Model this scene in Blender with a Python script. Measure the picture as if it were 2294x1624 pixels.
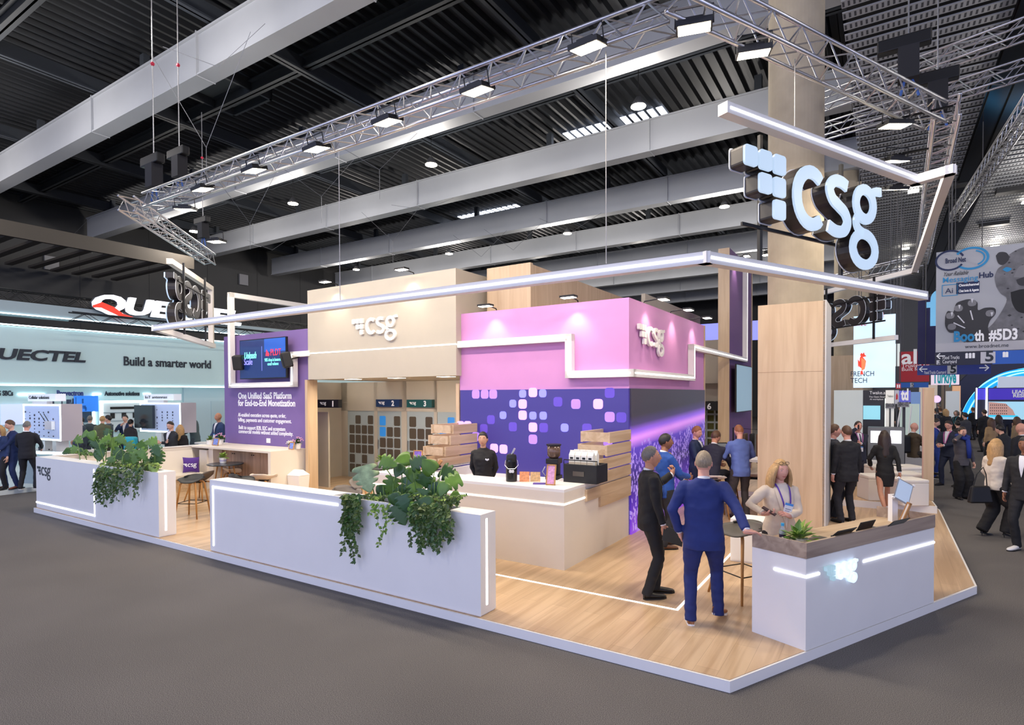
import bpy, bmesh, math, random
import numpy as np
from mathutils import Vector, Matrix, noise
PI=math.pi
random.seed(7)
C=bpy.context.scene.collection
for o in list(bpy.data.objects): bpy.data.objects.remove(o)
# ---------------------------------------------------------------- camera (level-ish view from a 2.5 m ladder, lens shift)
F_PX,CYP,CAMH=1307.4,907.05,2.5
PT,RL=math.radians(.9366),math.radians(.2415)
TH=math.radians(32.58)      # the stand is turned by this angle to the view
cp,sp,cr,sr=math.cos(PT),math.sin(PT),math.cos(RL),math.sin(RL)
RM=np.array([[cr,sr,0],[-sr,cr,0],[0,0,1]])@np.array([[1,0,0],[0,-sp,-cp],[0,cp,-sp]])
cd=bpy.data.cameras.new('camera'); cam=bpy.data.objects.new('camera',cd); C.objects.link(cam)
cd.sensor_width=36; cd.lens=36*F_PX/2294; cd.shift_y=(CYP-812)/2294; cd.clip_end=300
mw=Matrix(((RM[0][0],-RM[1][0],-RM[2][0],0),(RM[0][1],-RM[1][1],-RM[2][1],0),(RM[0][2],-RM[1][2],-RM[2][2],CAMH),(0,0,0,1)))
cam.matrix_world=mw
sc=bpy.context.scene; sc.camera=cam
# ---------------------------------------------------------------- world, exposure
w=bpy.data.worlds.new('hall_air'); sc.world=w; w.use_nodes=True
bg=w.node_tree.nodes['Background']; bg.inputs[0].default_value=(.50,.56,.90,1); bg.inputs[1].default_value=2.15
sc.view_settings.view_transform='Standard'; sc.view_settings.look='None'; sc.view_settings.gamma=1
sc.view_settings.exposure=0.0
try: sc.view_settings.use_curve_mapping=False
except Exception: pass
# ---------------------------------------------------------------- survey helpers: rays of the camera met with real planes of the stand
def ray(x,y):
    return RM.T@np.array([(x-1147)/F_PX,(y-CYP)/F_PX,1.])
def uvz(P): return (P[0]*math.cos(TH)-P[1]*math.sin(TH),P[0]*math.sin(TH)+P[1]*math.cos(TH),P[2])
def W(u,v,z=0): return Vector((u*math.cos(TH)+v*math.sin(TH),-u*math.sin(TH)+v*math.cos(TH),z))
def onz(x,y,z): d=ray(x,y);t=(z-CAMH)/d[2];return Vector((t*d[0],t*d[1],z))
def onv(x,y,v): d=ray(x,y);q=uvz(d);t=v/q[1];return (q[0]*t,v,CAMH+d[2]*t)
def onu(x,y,u): d=ray(x,y);q=uvz(d);t=u/q[0];return (u,q[1]*t,CAMH+d[2]*t)
def aty(x,y,Y): d=ray(x,y);t=Y/d[1];return Vector((t*d[0],Y,CAMH+t*d[2]))
HP=.103
# ---------------------------------------------------------------- lights
def lamp(name,kind,loc,energy,color,size=.3,target=None,spot=None,blend=.6,size_y=None):
    d=bpy.data.lights.new(name,kind); d.energy=energy; d.color=color
    if kind=='AREA':
        d.size=size
        if size_y: d.shape='RECTANGLE'; d.size_y=size_y
    elif kind=='SPOT': d.spot_size=spot; d.spot_blend=blend; d.shadow_soft_size=size
    else: d.shadow_soft_size=size
    o=bpy.data.objects.new(name,d); C.objects.link(o); o.location=loc
    if target is not None:
        o.rotation_euler=(Vector(target)-Vector(loc)).to_track_quat('-Z','Y').to_euler()
    return o
WARM=(1,.86,.69); NEUT=(1,.93,.86); COOL=(.72,.8,1)
# hall high-bay lamps (grid of the hall, 12 m up)
HB=[(u,v) for u in (-32.1,-23.6,-15.1,-6.6) for v in (6.1,17.8,29.5,41.2)]+[(u,v) for u in (5.5,14) for v in (-4,6.1,17.8,29.5,44)]+[(-6.6,-5.6),(-15.1,-5.6)]
for i,(u,v) in enumerate(HB):
    lamp('high_bay_light','POINT',W(u,v,11.2 if u<0 else 10.2),620 if u<0 else 300,NEUT,.32)
# ---------------------------------------------------------------- object helpers
def setp(o,label=None,cat=None,group=None,kind=None):
    if label: o['label']=label
    if cat: o['category']=cat
    if group: o['group']=group
    if kind: o['kind']=kind
    return o
class MB:
    def __init__(s): s.v=[];s.f=[];s.m=[];s.mi=0
    def add(s,vs,fs):
        b=len(s.v); s.v+= [tuple(p) for p in vs]; s.f+=[tuple(b+i for i in f) for f in fs]; s.m+=[s.mi]*len(fs); return s
    def box(s,x0,x1,y0,y1,z0,z1):
        return s.add([(x,y,z) for x in(x0,x1) for y in(y0,y1) for z in(z0,z1)],[(0,1,3,2),(4,6,7,5),(0,4,5,1),(2,3,7,6),(0,2,6,4),(1,5,7,3)])
    def obox(s,p,q,w,h,up=(0,0,1),ext=0):
        p=Vector(p);q=Vector(q);d=(q-p).normalized();up=Vector(up);sd=d.cross(up)
        if sd.length<1e-4: sd=d.cross(Vector((1,0,0)))
        sd.normalize();up=sd.cross(d).normalized();p=p-d*ext;q=q+d*ext
        vs=[a+sd*(w/2*i)+up*(h/2*j) for a in(p,q) for i in(-1,1) for j in(-1,1)]
        return s.add(vs,[(0,1,3,2),(4,6,7,5),(0,4,5,1),(2,3,7,6),(0,2,6,4),(1,5,7,3)])
    def tube(s,pts,r,n=6,cap=True):
        pts=[Vector(p) for p in pts]; rs=r if isinstance(r,(list,tuple)) else [r]*len(pts)
        ring=[];up=None
        for i,p in enumerate(pts):
            d=(pts[min(i+1,len(pts)-1)]-pts[max(i-1,0)])
            d=d.normalized() if d.length>1e-9 else Vector((0,0,1))
            if up is None:
                up=Vector((0,0,1)) if abs(d.z)<.9 else Vector((1,0,0))
            a=d.cross(up); 
            if a.length<1e-5: a=d.orthogonal()
            a.normalize(); up=a.cross(d).normalized()
            ring+=[p+(a*math.cos(2*PI*k/n)+up*math.sin(2*PI*k/n))*rs[i] for k in range(n)]
        fs=[(i*n+k,i*n+(k+1)%n,(i+1)*n+(k+1)%n,(i+1)*n+k) for i in range(len(pts)-1) for k in range(n)]
        if cap: fs+=[tuple(reversed(range(n))),tuple((len(pts)-1)*n+k for k in range(n))]
        return s.add(ring,fs)
    def lathe(s,prof,n=20,c=(0,0,0),sx=1,sy=1):
        vs=[(c[0]+r*sx*math.cos(2*PI*k/n),c[1]+r*sy*math.sin(2*PI*k/n),c[2]+z) for r,z in prof for k in range(n)]
        fs=[(i*n+k,i*n+(k+1)%n,(i+1)*n+(k+1)%n,(i+1)*n+k) for i in range(len(prof)-1) for k in range(n)]
        if prof[0][0]>1e-4: fs.append(tuple(reversed(range(n))))
        if prof[-1][0]>1e-4: fs.append(tuple((len(prof)-1)*n+k for k in range(n)))
        return s.add(vs,fs)
    def prism(s,poly,z0,z1):
        n=len(poly)
        a=sum(poly[i][0]*poly[(i+1)%n][1]-poly[(i+1)%n][0]*poly[i][1] for i in range(n))
        if a<0: poly=poly[::-1]
        return s.add([(x,y,z0) for x,y in poly]+[(x,y,z1) for x,y in poly],[tuple(reversed(range(n))),tuple(range(n,2*n))]+[(i,(i+1)%n,n+(i+1)%n,n+i) for i in range(n)])
    def plate(s,poly,y0,y1):      # outline in x,z standing upright, between y0 (front) and y1
        n=len(poly)
        a=sum(poly[i][0]*poly[(i+1)%n][1]-poly[(i+1)%n][0]*poly[i][1] for i in range(n))
        if a<0: poly=poly[::-1]
        return s.add([(x,y0,z) for x,z in poly]+[(x,y1,z) for x,z in poly],[tuple(range(n)),tuple(reversed(range(n,2*n)))]+[(i,n+i,n+(i+1)%n,(i+1)%n) for i in range(n)])
    def ball(s,c,r,sx=1,sy=1,sz=1,n=10,m=7):
        prof=[(r*math.sin(PI*i/m),-r*sz*math.cos(PI*i/m)) for i in range(m+1)]
        return s.lathe([(max(a,1e-5),b) for a,b in prof],n,c,sx,sy)
    def stroke(s,pts,wd,y0,y1,closed=False):   # thick pen stroke in the x,z plane
        n=len(pts);L=[];R=[];ws=wd if isinstance(wd,(list,tuple)) else [wd]*n
        for i in range(n):
            a=pts[(i-1)%n] if (closed or i>0) else pts[i]; b=pts[(i+1)%n] if (closed or i<n-1) else pts[i]
            dx,dz=b[0]-a[0],b[1]-a[1];l=math.hypot(dx,dz) or 1;nx,nz=-dz/l,dx/l
            L.append((pts[i][0]+nx*ws[i]/2,pts[i][1]+nz*ws[i]/2));R.append((pts[i][0]-nx*ws[i]/2,pts[i][1]-nz*ws[i]/2))
        vs=[(x,y0,z) for x,z in L]+[(x,y0,z) for x,z in R]+[(x,y1,z) for x,z in L]+[(x,y1,z) for x,z in R]
        fs=[]
        for i in range(n if closed else n-1):
            j=(i+1)%n
            fs+=[(i,n+i,n+j,j),(2*n+i,2*n+j,3*n+j,3*n+i),(i,j,2*n+j,2*n+i),(n+i,3*n+i,3*n+j,n+j)]
        if not closed: fs+=[(0,2*n,3*n,n),(n-1,2*n-1,4*n-1,3*n-1)]
        return s.add(vs,fs)
    def build(s,name,mat,parent=None,smooth=False,bevel=0,loc=None,rotz=None,smangle=None):
        me=bpy.data.meshes.new(name); me.from_pydata(s.v,[],s.f)
        for m in (mat if isinstance(mat,(list,tuple)) else [mat]): me.materials.append(m)
        if any(s.m): me.polygons.foreach_set('material_index',s.m)
        if smooth: me.polygons.foreach_set('use_smooth',[True]*len(s.f))
        me.update()
        o=bpy.data.objects.new(name,me); C.objects.link(o)
        if parent: o.parent=parent
        if loc is not None: o.location=loc
        if rotz is not None: o.rotation_euler=(0,0,rotz)
        if bevel:
            b=o.modifiers.new('b','BEVEL'); b.width=bevel; b.segments=2; b.limit_method='ANGLE'; b.angle_limit=math.radians(40)
        return o
def empty(name,label,cat,loc,rotz=0,group=None,kind=None):
    o=bpy.data.objects.new(name,None); C.objects.link(o); o.location=loc; o.rotation_euler=(0,0,rotz); o.empty_display_size=.1
    return setp(o,label,cat,group,kind)
def bthing(name,label,cat,u,v,z=0,rot=0,group=None,kind=None):   # stand coordinates
    return empty(name,label,cat,W(u,v,z),-TH+rot,group,kind)
def bsingle(mb,name,mat,label,cat,u=0,v=0,z=0,rot=0,group=None,kind=None,**k):
    o=mb.build(name,mat,loc=W(u,v,z),rotz=-TH+rot,**k); return setp(o,label,cat,group,kind)
def copy_tree(o,parent=None):
    c=o.copy(); C.objects.link(c)
    if parent: c.parent=parent
    for ch in list(o.children): copy_tree(ch,c)
    return c
# ---------------------------------------------------------------- materials
MATS={}
def srgb(r,g,b): return tuple(((x/255)/12.92 if x/255<=.04045 else ((x/255+.055)/1.055)**2.4) for x in (r,g,b))
def mat(name,rgb,rough=.5,metal=0,emit=None,es=0,noise_amt=0,noise_scale=8,bump=0,spec=.5,alpha=None,trans=0,cls=None):
    if name in MATS: return MATS[name]
    m=bpy.data.materials.new(name); m.use_nodes=True; nt=m.node_tree; b=nt.nodes['Principled BSDF']
    c=srgb(*rgb); b.inputs['Base Color'].default_value=(*c,1); b.inputs['Roughness'].default_value=rough; b.inputs['Metallic'].default_value=metal
    b.inputs['Specular IOR Level'].default_value=spec
    if trans: b.inputs['Transmission Weight'].default_value=trans
    if alpha is not None: b.inputs['Alpha'].default_value=alpha
    if emit: b.inputs['Emission Color'].default_value=(*srgb(*emit),1); b.inputs['Emission Strength'].default_value=es
    if noise_amt or bump:
        tc=nt.nodes.new('ShaderNodeTexCoord'); nz=nt.nodes.new('ShaderNodeTexNoise'); nz.inputs['Scale'].default_value=noise_scale; nz.inputs['Detail'].default_value=5
        nt.links.new(tc.outputs['Object'],nz.inputs['Vector'])
        if noise_amt:
            mx=nt.nodes.new('ShaderNodeMix'); mx.data_type='RGBA'; mx.blend_type='MULTIPLY'; mx.inputs[0].default_value=1
            rp=nt.nodes.new('ShaderNodeMapRange'); rp.inputs[1].default_value=.3; rp.inputs[2].default_value=.7; rp.inputs[3].default_value=1-noise_amt; rp.inputs[4].default_value=1+noise_amt
            nt.links.new(nz.outputs['Fac'],rp.inputs[0]); mx.inputs[6].default_value=(*c,1); nt.links.new(rp.outputs[0],mx.inputs[7]); nt.links.new(mx.outputs[2],b.inputs['Base Color'])
        if bump:
            bp=nt.nodes.new('ShaderNodeBump'); bp.inputs['Strength'].default_value=bump; bp.inputs['Distance'].default_value=.01
            nt.links.new(nz.outputs['Fac'],bp.inputs['Height']); nt.links.new(bp.outputs[0],b.inputs['Normal'])
    MATS[name]=m; return m
def glow(name,rgb,s): return mat(name,rgb,.6,emit=rgb,es=s)
def wood(name,a,b_,scale=1.,axis='z',plank=None,rough=.45):
    if name in MATS: return MATS[name]
    m=bpy.data.materials.new(name); m.use_nodes=True; nt=m.node_tree; B=nt.nodes['Principled BSDF']; L=nt.links.new
    tc=nt.nodes.new('ShaderNodeTexCoord'); mp=nt.nodes.new('ShaderNodeMapping'); st=[9*scale]*3; st['xyz'.index(axis)]=.55*scale; mp.inputs['Scale'].default_value=st
    L(tc.outputs['Object'],mp.inputs[0]); nz=nt.nodes.new('ShaderNodeTexNoise'); nz.inputs['Scale'].default_value=1.; nz.inputs['Detail'].default_value=8; nz.inputs['Distortion'].default_value=.8
    L(mp.outputs[0],nz.inputs['Vector'])
    cr_=nt.nodes.new('ShaderNodeValToRGB'); cr_.color_ramp.elements[0].position=.36; cr_.color_ramp.elements[1].position=.62
    cr_.color_ramp.elements[0].color=(*srgb(*b_),1); cr_.color_ramp.elements[1].color=(*srgb(*a),1); L(nz.outputs['Fac'],cr_.inputs[0])
    out=cr_.outputs[0]
    if plank:
        mp2=nt.nodes.new('ShaderNodeMapping'); L(tc.outputs['Object'],mp2.inputs[0]); mp2.inputs['Rotation'].default_value=(0,0,PI/2)
        br=nt.nodes.new('ShaderNodeTexBrick'); br.inputs['Scale'].default_value=1; br.inputs['Brick Width'].default_value=1.3; br.inputs['Row Height'].default_value=.2; br.inputs['Mortar Size'].default_value=.0016
        br.inputs['Color1'].default_value=(1,1,1,1); br.inputs['Color2'].default_value=(.9,.89,.88,1); br.inputs['Mortar'].default_value=(.62,.58,.54,1)
        L(mp2.outputs[0],br.inputs[0]); mx=nt.nodes.new('ShaderNodeMix'); mx.data_type='RGBA'; mx.blend_type='MULTIPLY'; mx.inputs[0].default_value=1; L(out,mx.inputs[6]); L(br.outputs[0],mx.inputs[7]); out=mx.outputs[2]
    L(out,B.inputs['Base Color']); B.inputs['Roughness'].default_value=rough
    MATS[name]=m; return m
WHITE=mat('white_laminate',(238,236,232),.45,noise_amt=.015,noise_scale=2)
CREAM=mat('cream_laminate',(228,219,204),.5,noise_amt=.02,noise_scale=2)
BEIGE=mat('beige_panel',(182,174,158),.6,noise_amt=.02,noise_scale=3)
PINK=mat('pink_panel',(202,140,194),.6,noise_amt=.02,noise_scale=3)
PURPLE=mat('purple_panel',(122,98,156),.6,noise_amt=.03,noise_scale=3)
BLACK=mat('black_metal',(22,22,23),.45,metal=.3)
BLK=mat('black_plastic',(18,18,19),.5)
ALU=mat('truss_aluminium',(205,205,208),.32,metal=.9)
LED=glow('led_strip',(236,240,255),4.5)
LEDW=glow('led_strip_warm',(255,248,240),3)
OAK=wood('light_oak',(206,181,148),(192,165,132))
OAKH=wood('light_oak_horizontal',(208,184,152),(188,160,126),axis='y')
OAKX=wood('light_oak_long',(208,184,152),(188,160,126),axis='x')
GREYOAK=wood('grey_oak',(178,158,138),(146,126,110),axis='x')
FLOORW=wood('oak_floor',(212,182,146),(190,158,122),axis='y',plank=True,rough=.38)
LEGW=wood('beech_leg',(196,146,86),(168,118,62),scale=2)
CONC=mat('concrete',(168,156,134),.85,noise_amt=.12,noise_scale=2.2,bump=.25)
TXTW=mat('white_lettering',(240,240,242),.5,emit=(240,240,242),es=.12)
# ---------------------------------------------------------------- lettering
def text(parent,s,x,z,size,y=0,depth=.004,m=None,name='lettering',align='LEFT',bold=0,width=None,rot=0):
    cu=bpy.data.curves.new('t','FONT'); cu.body=s; cu.size=size; cu.extrude=depth; cu.offset=bold; cu.align_x=align; cu.resolution_u=3
    t=bpy.data.objects.new('t',cu); C.objects.link(t); bpy.context.view_layer.update()
    dg=bpy.context.evaluated_depsgraph_get(); me=bpy.data.meshes.new_from_object(t.evaluated_get(dg)); bpy.data.objects.remove(t); bpy.data.curves.remove(cu)
    xs=[v.co.x for v in me.vertices]; k=1
    if width and xs: k=width/(max(xs)-min(xs))
    for v in me.vertices: v.co=Vector((v.co.x*k,-v.co.z,v.co.y))
    me.materials.clear(); me.materials.append(m or TXTW); me.name=name
    for p in me.polygons: p.material_index=0
    o=bpy.data.objects.new(name,me); C.objects.link(o); o.parent=parent; o.location=(x,y,z); o.rotation_euler=(0,rot,0)
    return o
def arc(cx,cz,rx,rz,a0,a1,n): return [(cx+rx*math.cos(math.radians(a0+(a1-a0)*i/(n-1))),cz+rz*math.sin(math.radians(a0+(a1-a0)*i/(n-1)))) for i in range(n)]
def spline(p,k=6):
    out=[]
    for i in range(len(p)-1):
        a=p[max(i-1,0)];b=p[i];c=p[i+1];d=p[min(i+2,len(p)-1)]
        for j in range(k):
            t=j/k;out.append(tuple(.5*((2*b[q])+(-a[q]+c[q])*t+(2*a[q]-5*b[q]+4*c[q]-d[q])*t*t+(-a[q]+3*b[q]-3*c[q]+d[q])*t**3) for q in range(len(b))))
    out.append(tuple(p[-1])); return out
def rrect(x0,x1,z0,z1,r,n=3):
    o=[]
    for cx,cz,a in((x1-r,z1-r,0),(x0+r,z1-r,90),(x0+r,z0+r,180),(x1-r,z0+r,270)): o+=arc(cx,cz,r,r,a,a+90,n+1)
    return o
def logo(parts,h,y0,y1,x0=0,z0=0,sx=1,grow=0):     # h = height of the letter c; z0 = baseline
    mb,mq=parts
    T=lambda ps:[(x0+x*h*sx,z0+z*h) for x,z in ps]
    g=grow*h; p=.335; s=.285
    for r,cols in((0,(0,1,2)),(1,(1,2)),(2,(2,))):
        for c in cols:
            a=x0+(c*p)*h*sx; b=z0+(1.0-r*p)*h
            mq.plate(rrect(a-g,a+s*h*sx+g,b-s*h-g,b+g,.05*h),y0,y1)
    k=.2*h+2*g
    mb.stroke(T(arc(1.62,.5,.37,.405,48,312,22)),[k*(.85 if i in(0,21) else 1) for i in range(22)],y0,y1)
    mb.stroke(T(spline([(2.62,.86),(2.45,.905),(2.25,.89),(2.12,.76),(2.2,.6),(2.38,.51),(2.56,.42),(2.64,.27),(2.53,.12),(2.3,.09),(2.08,.15)])),k*.95,y0,y1)
    mb.stroke(T(arc(3.17,.66,.27,.25,0,360,25)[:-1]),k*.88,y0,y1,closed=True)
    mb.stroke(T(spline([(3.36,.86),(3.5,.93),(3.68,.95)])),k*.75,y0,y1)
    mb.stroke(T(spline([(2.98,.46),(2.9,.34),(2.97,.22),(3.12,.17)])),k*.75,y0,y1)
    mb.stroke(T(arc(3.16,-.1,.35,.26,0,360,25)[:-1]),k*.85,y0,y1,closed=True)
def logo_part(parent,h,depth,x,z,m,y=0,sx=1,sq=None):
    a=MB();b=MB();logo((a,b),h,-depth,0,0,0,sx)
    o=a.build('logo_lettering',m,parent,loc=(x,y,z)); q=b.build('logo_squares',sq or m,parent,loc=(x,y,z)); return o,q
def rail(mb,ms,pts,w,side,strip=.03,closed=False,face=None):
    # square beam along pts; light line on the outer face; side = outward vector(s)
    for i in range(len(pts)-1):
        p,q=Vector(pts[i]),Vector(pts[i+1]); sd=Vector(side[i] if isinstance(side,list) else side).normalized()
        mb.obox(p,q,w,w,up=sd,ext=w/2)
        if ms is not None: ms.obox(p+sd*(w/2+.002),q+sd*(w/2+.002),strip,.006,up=sd,ext=strip/2)
# ================================================================ THE HALL
def carpet():
    m=bpy.data.materials.new('grey_carpet'); m.use_nodes=True; nt=m.node_tree; b=nt.nodes['Principled BSDF']; L=nt.links.new
    tc=nt.nodes.new('ShaderNodeTexCoord'); n1=nt.nodes.new('ShaderNodeTexNoise'); n1.inputs['Scale'].default_value=170; n1.inputs['Detail'].default_value=4
    n2=nt.nodes.new('ShaderNodeTexNoise'); n2.inputs['Scale'].default_value=.6
    r=nt.nodes.new('ShaderNodeValToRGB'); r.color_ramp.elements[0].position=.35; r.color_ramp.elements[1].position=.68
    r.color_ramp.elements[0].color=(*srgb(74,72,72),1); r.color_ramp.elements[1].color=(*srgb(146,141,138),1)
    L(tc.outputs['Object'],n1.inputs[0]);L(tc.outputs['Object'],n2.inputs[0]);L(n1.outputs[0],r.inputs[0])
    mx=nt.nodes.new('ShaderNodeMix'); mx.data_type='RGBA'; mx.blend_type='MULTIPLY'; mx.inputs[0].default_value=.35; L(r.outputs[0],mx.inputs[6]);L(n2.outputs[0],mx.inputs[7]);L(mx.outputs[2],b.inputs[0])
    b.inputs['Roughness'].default_value=.95; b.inputs['Specular IOR Level'].default_value=.1
    bp=nt.nodes.new('ShaderNodeBump'); bp.inputs['Strength'].default_value=.12; bp.inputs['Distance'].default_value=.01; L(n1.outputs[0],bp.inputs['Height']);L(bp.outputs[0],b.inputs['Normal'])
    return m
bsingle(MB().box(-60,50,-12,75,-.1,0),'floor',carpet(),'grey flecked carpet of the exhibition hall','floor',kind='structure')
DECK=mat('dark_roof_deck',(34,37,42),.5,metal=.4)
DARKST=mat('dark_steel',(44,49,56),.55)
GIRD=mat('pale_grey_girder',(168,171,175),.55,noise_amt=.05,noise_scale=.5)
mb=MB(); P_=.42; n=int(44/P_)
for i in range(n):
    u=-42+i*P_; a=[(u,14.0),(u+.1,14.0),(u+.16,14.16),(u+.36,14.16),(u+P_,14.0)]
    for k in range(4):
        mb.add([(a[k][0],-10,a[k][1]),(a[k+1][0],-10,a[k+1][1]),(a[k+1][0],70,a[k+1][1]),(a[k][0],70,a[k][1])],[(0,1,2,3)])
mb.box(-42,-.9,-10,70,14.2,14.4)
bsingle(mb,'ceiling',DECK,'dark corrugated metal roof deck over the hall','ceiling',kind='structure')
for k in range(-1,9):
    v=9.66+6.27*k
    mb=MB(); mb.box(-40.5,-.9,v+.06,v+.5,12.04,13.2); mb.box(-40.5,-.9,v,v+.56,12,12.05); mb.box(-40.5,-.9,v,v+.56,13.2,13.26)
    for j in range(5):                      # sling straps round the girder
        uu=-36+8.1*j+1.3*((k*7+j*3)%4)
        mb.box(uu,uu+.03,v-.02,v+.58,11.98,13.3)
    bsingle(mb,'roof_girder',GIRD,'pale grey steel box girder under the dark roof, number '+str(k+2)+' from the front','girder',kind='structure',group='parallel roof girders')
for k in range(-1,9):
    v=9.66+6.27*(k+.5)
    mb=MB(); mb.box(-41,-.9,v,v+.3,13.45,13.5); mb.box(-41,-.9,v+.12,v+.18,13.45,13.9); mb.box(-41,-.9,v,v+.3,13.86,13.92)
    for q in range(5): mb.box(-38+8.5*q,-37.75+8.5*q,v-2.9,v-2.7,12.9,13.9)
    bsingle(mb,'roof_purlin',DARKST,'dark steel purlin between the pale girders, row '+str(k+2),'purlin',kind='structure',group='dark purlins')
for k in range(6):
    u=-38.2+7.2*k
    bsingle(MB().box(u,u+.3,-8,68,13.3,13.36).box(u+.12,u+.18,-8,68,13.3,13.8),'roof_cross_beam',DARKST,'dark steel beam crossing the purlins, line '+str(k+1),'beam',kind='structure',group='dark cross beams')
WD=mat('charcoal_wall',(58,58,58),.8,noise_amt=.05,noise_scale=.6)
mb=MB().box(-42,-41.6,-10,70,0,14)
for i in range(20): mb.box(-41.6,-41.57,-8+4*i,-7.95+4*i,0,14)
bsingle(mb,'wall_left',WD,'dark charcoal panelled end wall of the hall','wall',kind='structure')
bsingle(MB().box(-42,60,69,69.4,0,14),'wall_back',WD,'dark far wall of the hall','wall',kind='structure')
for k,(x,y) in enumerate(((115,590),(545,627))):
    q=onu(x,y,-41.5); bsingle(MB().box(-41.55,-41.4,q[1]-.35,q[1]+.35,q[2]-.4,q[2]+.4),'wall_vent_cover',mat('vent_grey',(120,120,124),.6),('left' if k==0 else 'right')+' small square grey cover high on the charcoal wall','vent cover')
mb=MB()
for i in range(13): mb.obox((-41,5+1.05*i,9.9),(-33.5,5+1.05*i,9.9),.35,.12)
mb.box(-33.6,-33.4,2,18.5,9.8,10.5)
bsingle(mb,'slatted_canopy',mat('canopy_brown',(70,64,56),.7),'dark slatted soffit jutting from the charcoal wall above the left booth','soffit')
# perforated slat ceiling to the right of the columns
def slatmat():
    m=bpy.data.materials.new('perforated_metal'); m.use_nodes=True; nt=m.node_tree; b=nt.nodes['Principled BSDF']; L=nt.links.new
    tc=nt.nodes.new('ShaderNodeTexCoord'); sx=nt.nodes.new('ShaderNodeSeparateXYZ'); L(tc.outputs['Object'],sx.inputs[0])
    def M(op,a,bv):
        q=nt.nodes.new('ShaderNodeMath'); q.operation=op
        if isinstance(a,(int,float)): q.inputs[0].default_value=a
        else: L(a,q.inputs[0])
        if isinstance(bv,(int,float)): q.inputs[1].default_value=bv
        else: L(bv,q.inputs[1])
        return q.outputs[0]
    fu=M('LESS_THAN',M('FRACT',M('DIVIDE',sx.outputs[0],.11),0),.42)
    fv=M('LESS_THAN',M('ABSOLUTE',M('SUBTRACT',M('FRACT',M('DIVIDE',sx.outputs[1],.5),0),.3),0),.2)
    k=M('MULTIPLY',fu,fv); mx=nt.nodes.new('ShaderNodeMix'); mx.data_type='RGBA'; L(k,mx.inputs[0]); mx.inputs[6].default_value=(*srgb(172,174,178),1); mx.inputs[7].default_value=(*srgb(70,72,78),1)
    L(mx.outputs[2],b.inputs[0]); b.inputs['Roughness'].default_value=.6; b.inputs['Metallic'].default_value=.2; return m
mb=MB()
for i in range(120):
    v=9+.5*i; mb.box(-.9,34,v,v+.3,11.5,11.53)
bsingle(mb,'ceiling',slatmat(),'silver perforated slat ceiling over the aisle','ceiling',kind='structure')
bsingle(MB().box(-.9,50,-12,70,12.6,12.8),'ceiling',mat('void_black',(20,21,24),.9),'dark void above the slat ceiling','ceiling',kind='structure')
bsingle(MB().box(2.55,3.0,5,69,11.36,11.44).box(3.1,3.55,5,69,11.38,11.46).box(2.5,3.6,5,69,11.47,11.5),'ceiling_channel',mat('channel_black',(30,34,40),.12,metal=.7),'glossy dark service channel running through the slat ceiling','ceiling channel',kind='structure')
for i,(x,y) in enumerate(((2270,423),(2150,443),(2227,500),(1705+440,410))):
    q=uvz(onz(x,y,11.45)); bsingle(MB().box(q[0]-.6,q[0]+.6,q[1]-.25,q[1]+.25,11.3,11.48),'ceiling_hatch',BLK,('rightmost','middle','lowest','leftmost')[i]+' black service hatch in the slat ceiling','ceiling hatch')
# concrete columns
def column(u,v,r,lab):
    bsingle(MB().lathe([(r,0),(r,6.6),(r-.006,6.62),(r,6.64),(r,12.8)],48),'concrete_column',CONC,lab,'column',u,v,smooth=False,kind='structure')
column(-1.43,12.13,.475,'round concrete hall column rising from the nearer oak cladding')
c2=onu(1896,700,-1.43)[1]; column(-1.43,c2,.475,'second concrete hall column farther back in the row')
bsingle(MB().box(.1,.55,c2-.3,c2+.5,0,11.5),'concrete_pilaster',CONC,'flat concrete pilaster beside the farther column','column',u=-1.43,kind='structure')
for i,(x,k) in enumerate(((1935,1),(1952,2))): column(-1.43,c2+(c2-12.13)*k,.475,('third','fourth')[i]+' concrete hall column down the row')
# high bay lamps with their housings
HBE=glow('lamp_face',(255,240,214),30)
hb=None
for i,(u,v) in enumerate(HB):
    if v<10: continue
    if hb is None:
        hb=bthing('high_bay_lamp','round glowing high bay lamp under the roof','ceiling lamp',u,v,11.6,group='high bay lamps of the hall')
        MB().lathe([(.08,.28),(.2,.08),(.24,0)],20).build('lamp_shade',mat('lamp_grey',(60,60,62),.5),hb,smooth=True); MB().lathe([(.23,-.02),(.23,.01)],20).build('lamp_face',HBE,hb); MB().tube([(0,0,.3),(0,0,1.8)],.012).build('cable',BLK,hb)
        o=hb
    else: o=copy_tree(hb); o.location=W(u,v,11.6)
    o['label']='high bay lamp, '+('front','second','third','far')[0 if v<18 else 1 if v<30 else 2 if v<42 else 3]+' row, '+{-32.1:'leftmost',-23.6:'second from the left',-15.1:'middle',-6.6:'right-hand one before the columns',5.5:'first beyond the columns',14:'far right beyond the columns'}[u]
for i,(x,y) in enumerate(((1378,283),(1100,478))):       # roof lights
    q=uvz(onz(x,y,13.95)); mb=MB()
    for k in range(12): mb.box(q[0]-2.2+.38*k,q[0]-1.95+.38*k,q[1]-.6,q[1]+.5,13.94,13.97)
    bsingle(mb,'roof_light',glow('skylight_glow',(225,235,255),3),('near','far')[i]+' strip of daylight between the roof ribs','skylight')
q=uvz(onz(500,195,13.9)); sk=bthing('roof_hatch','open dark roof hatch with pale lid between the girders','roof hatch',q[0],q[1],13.6)
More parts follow.
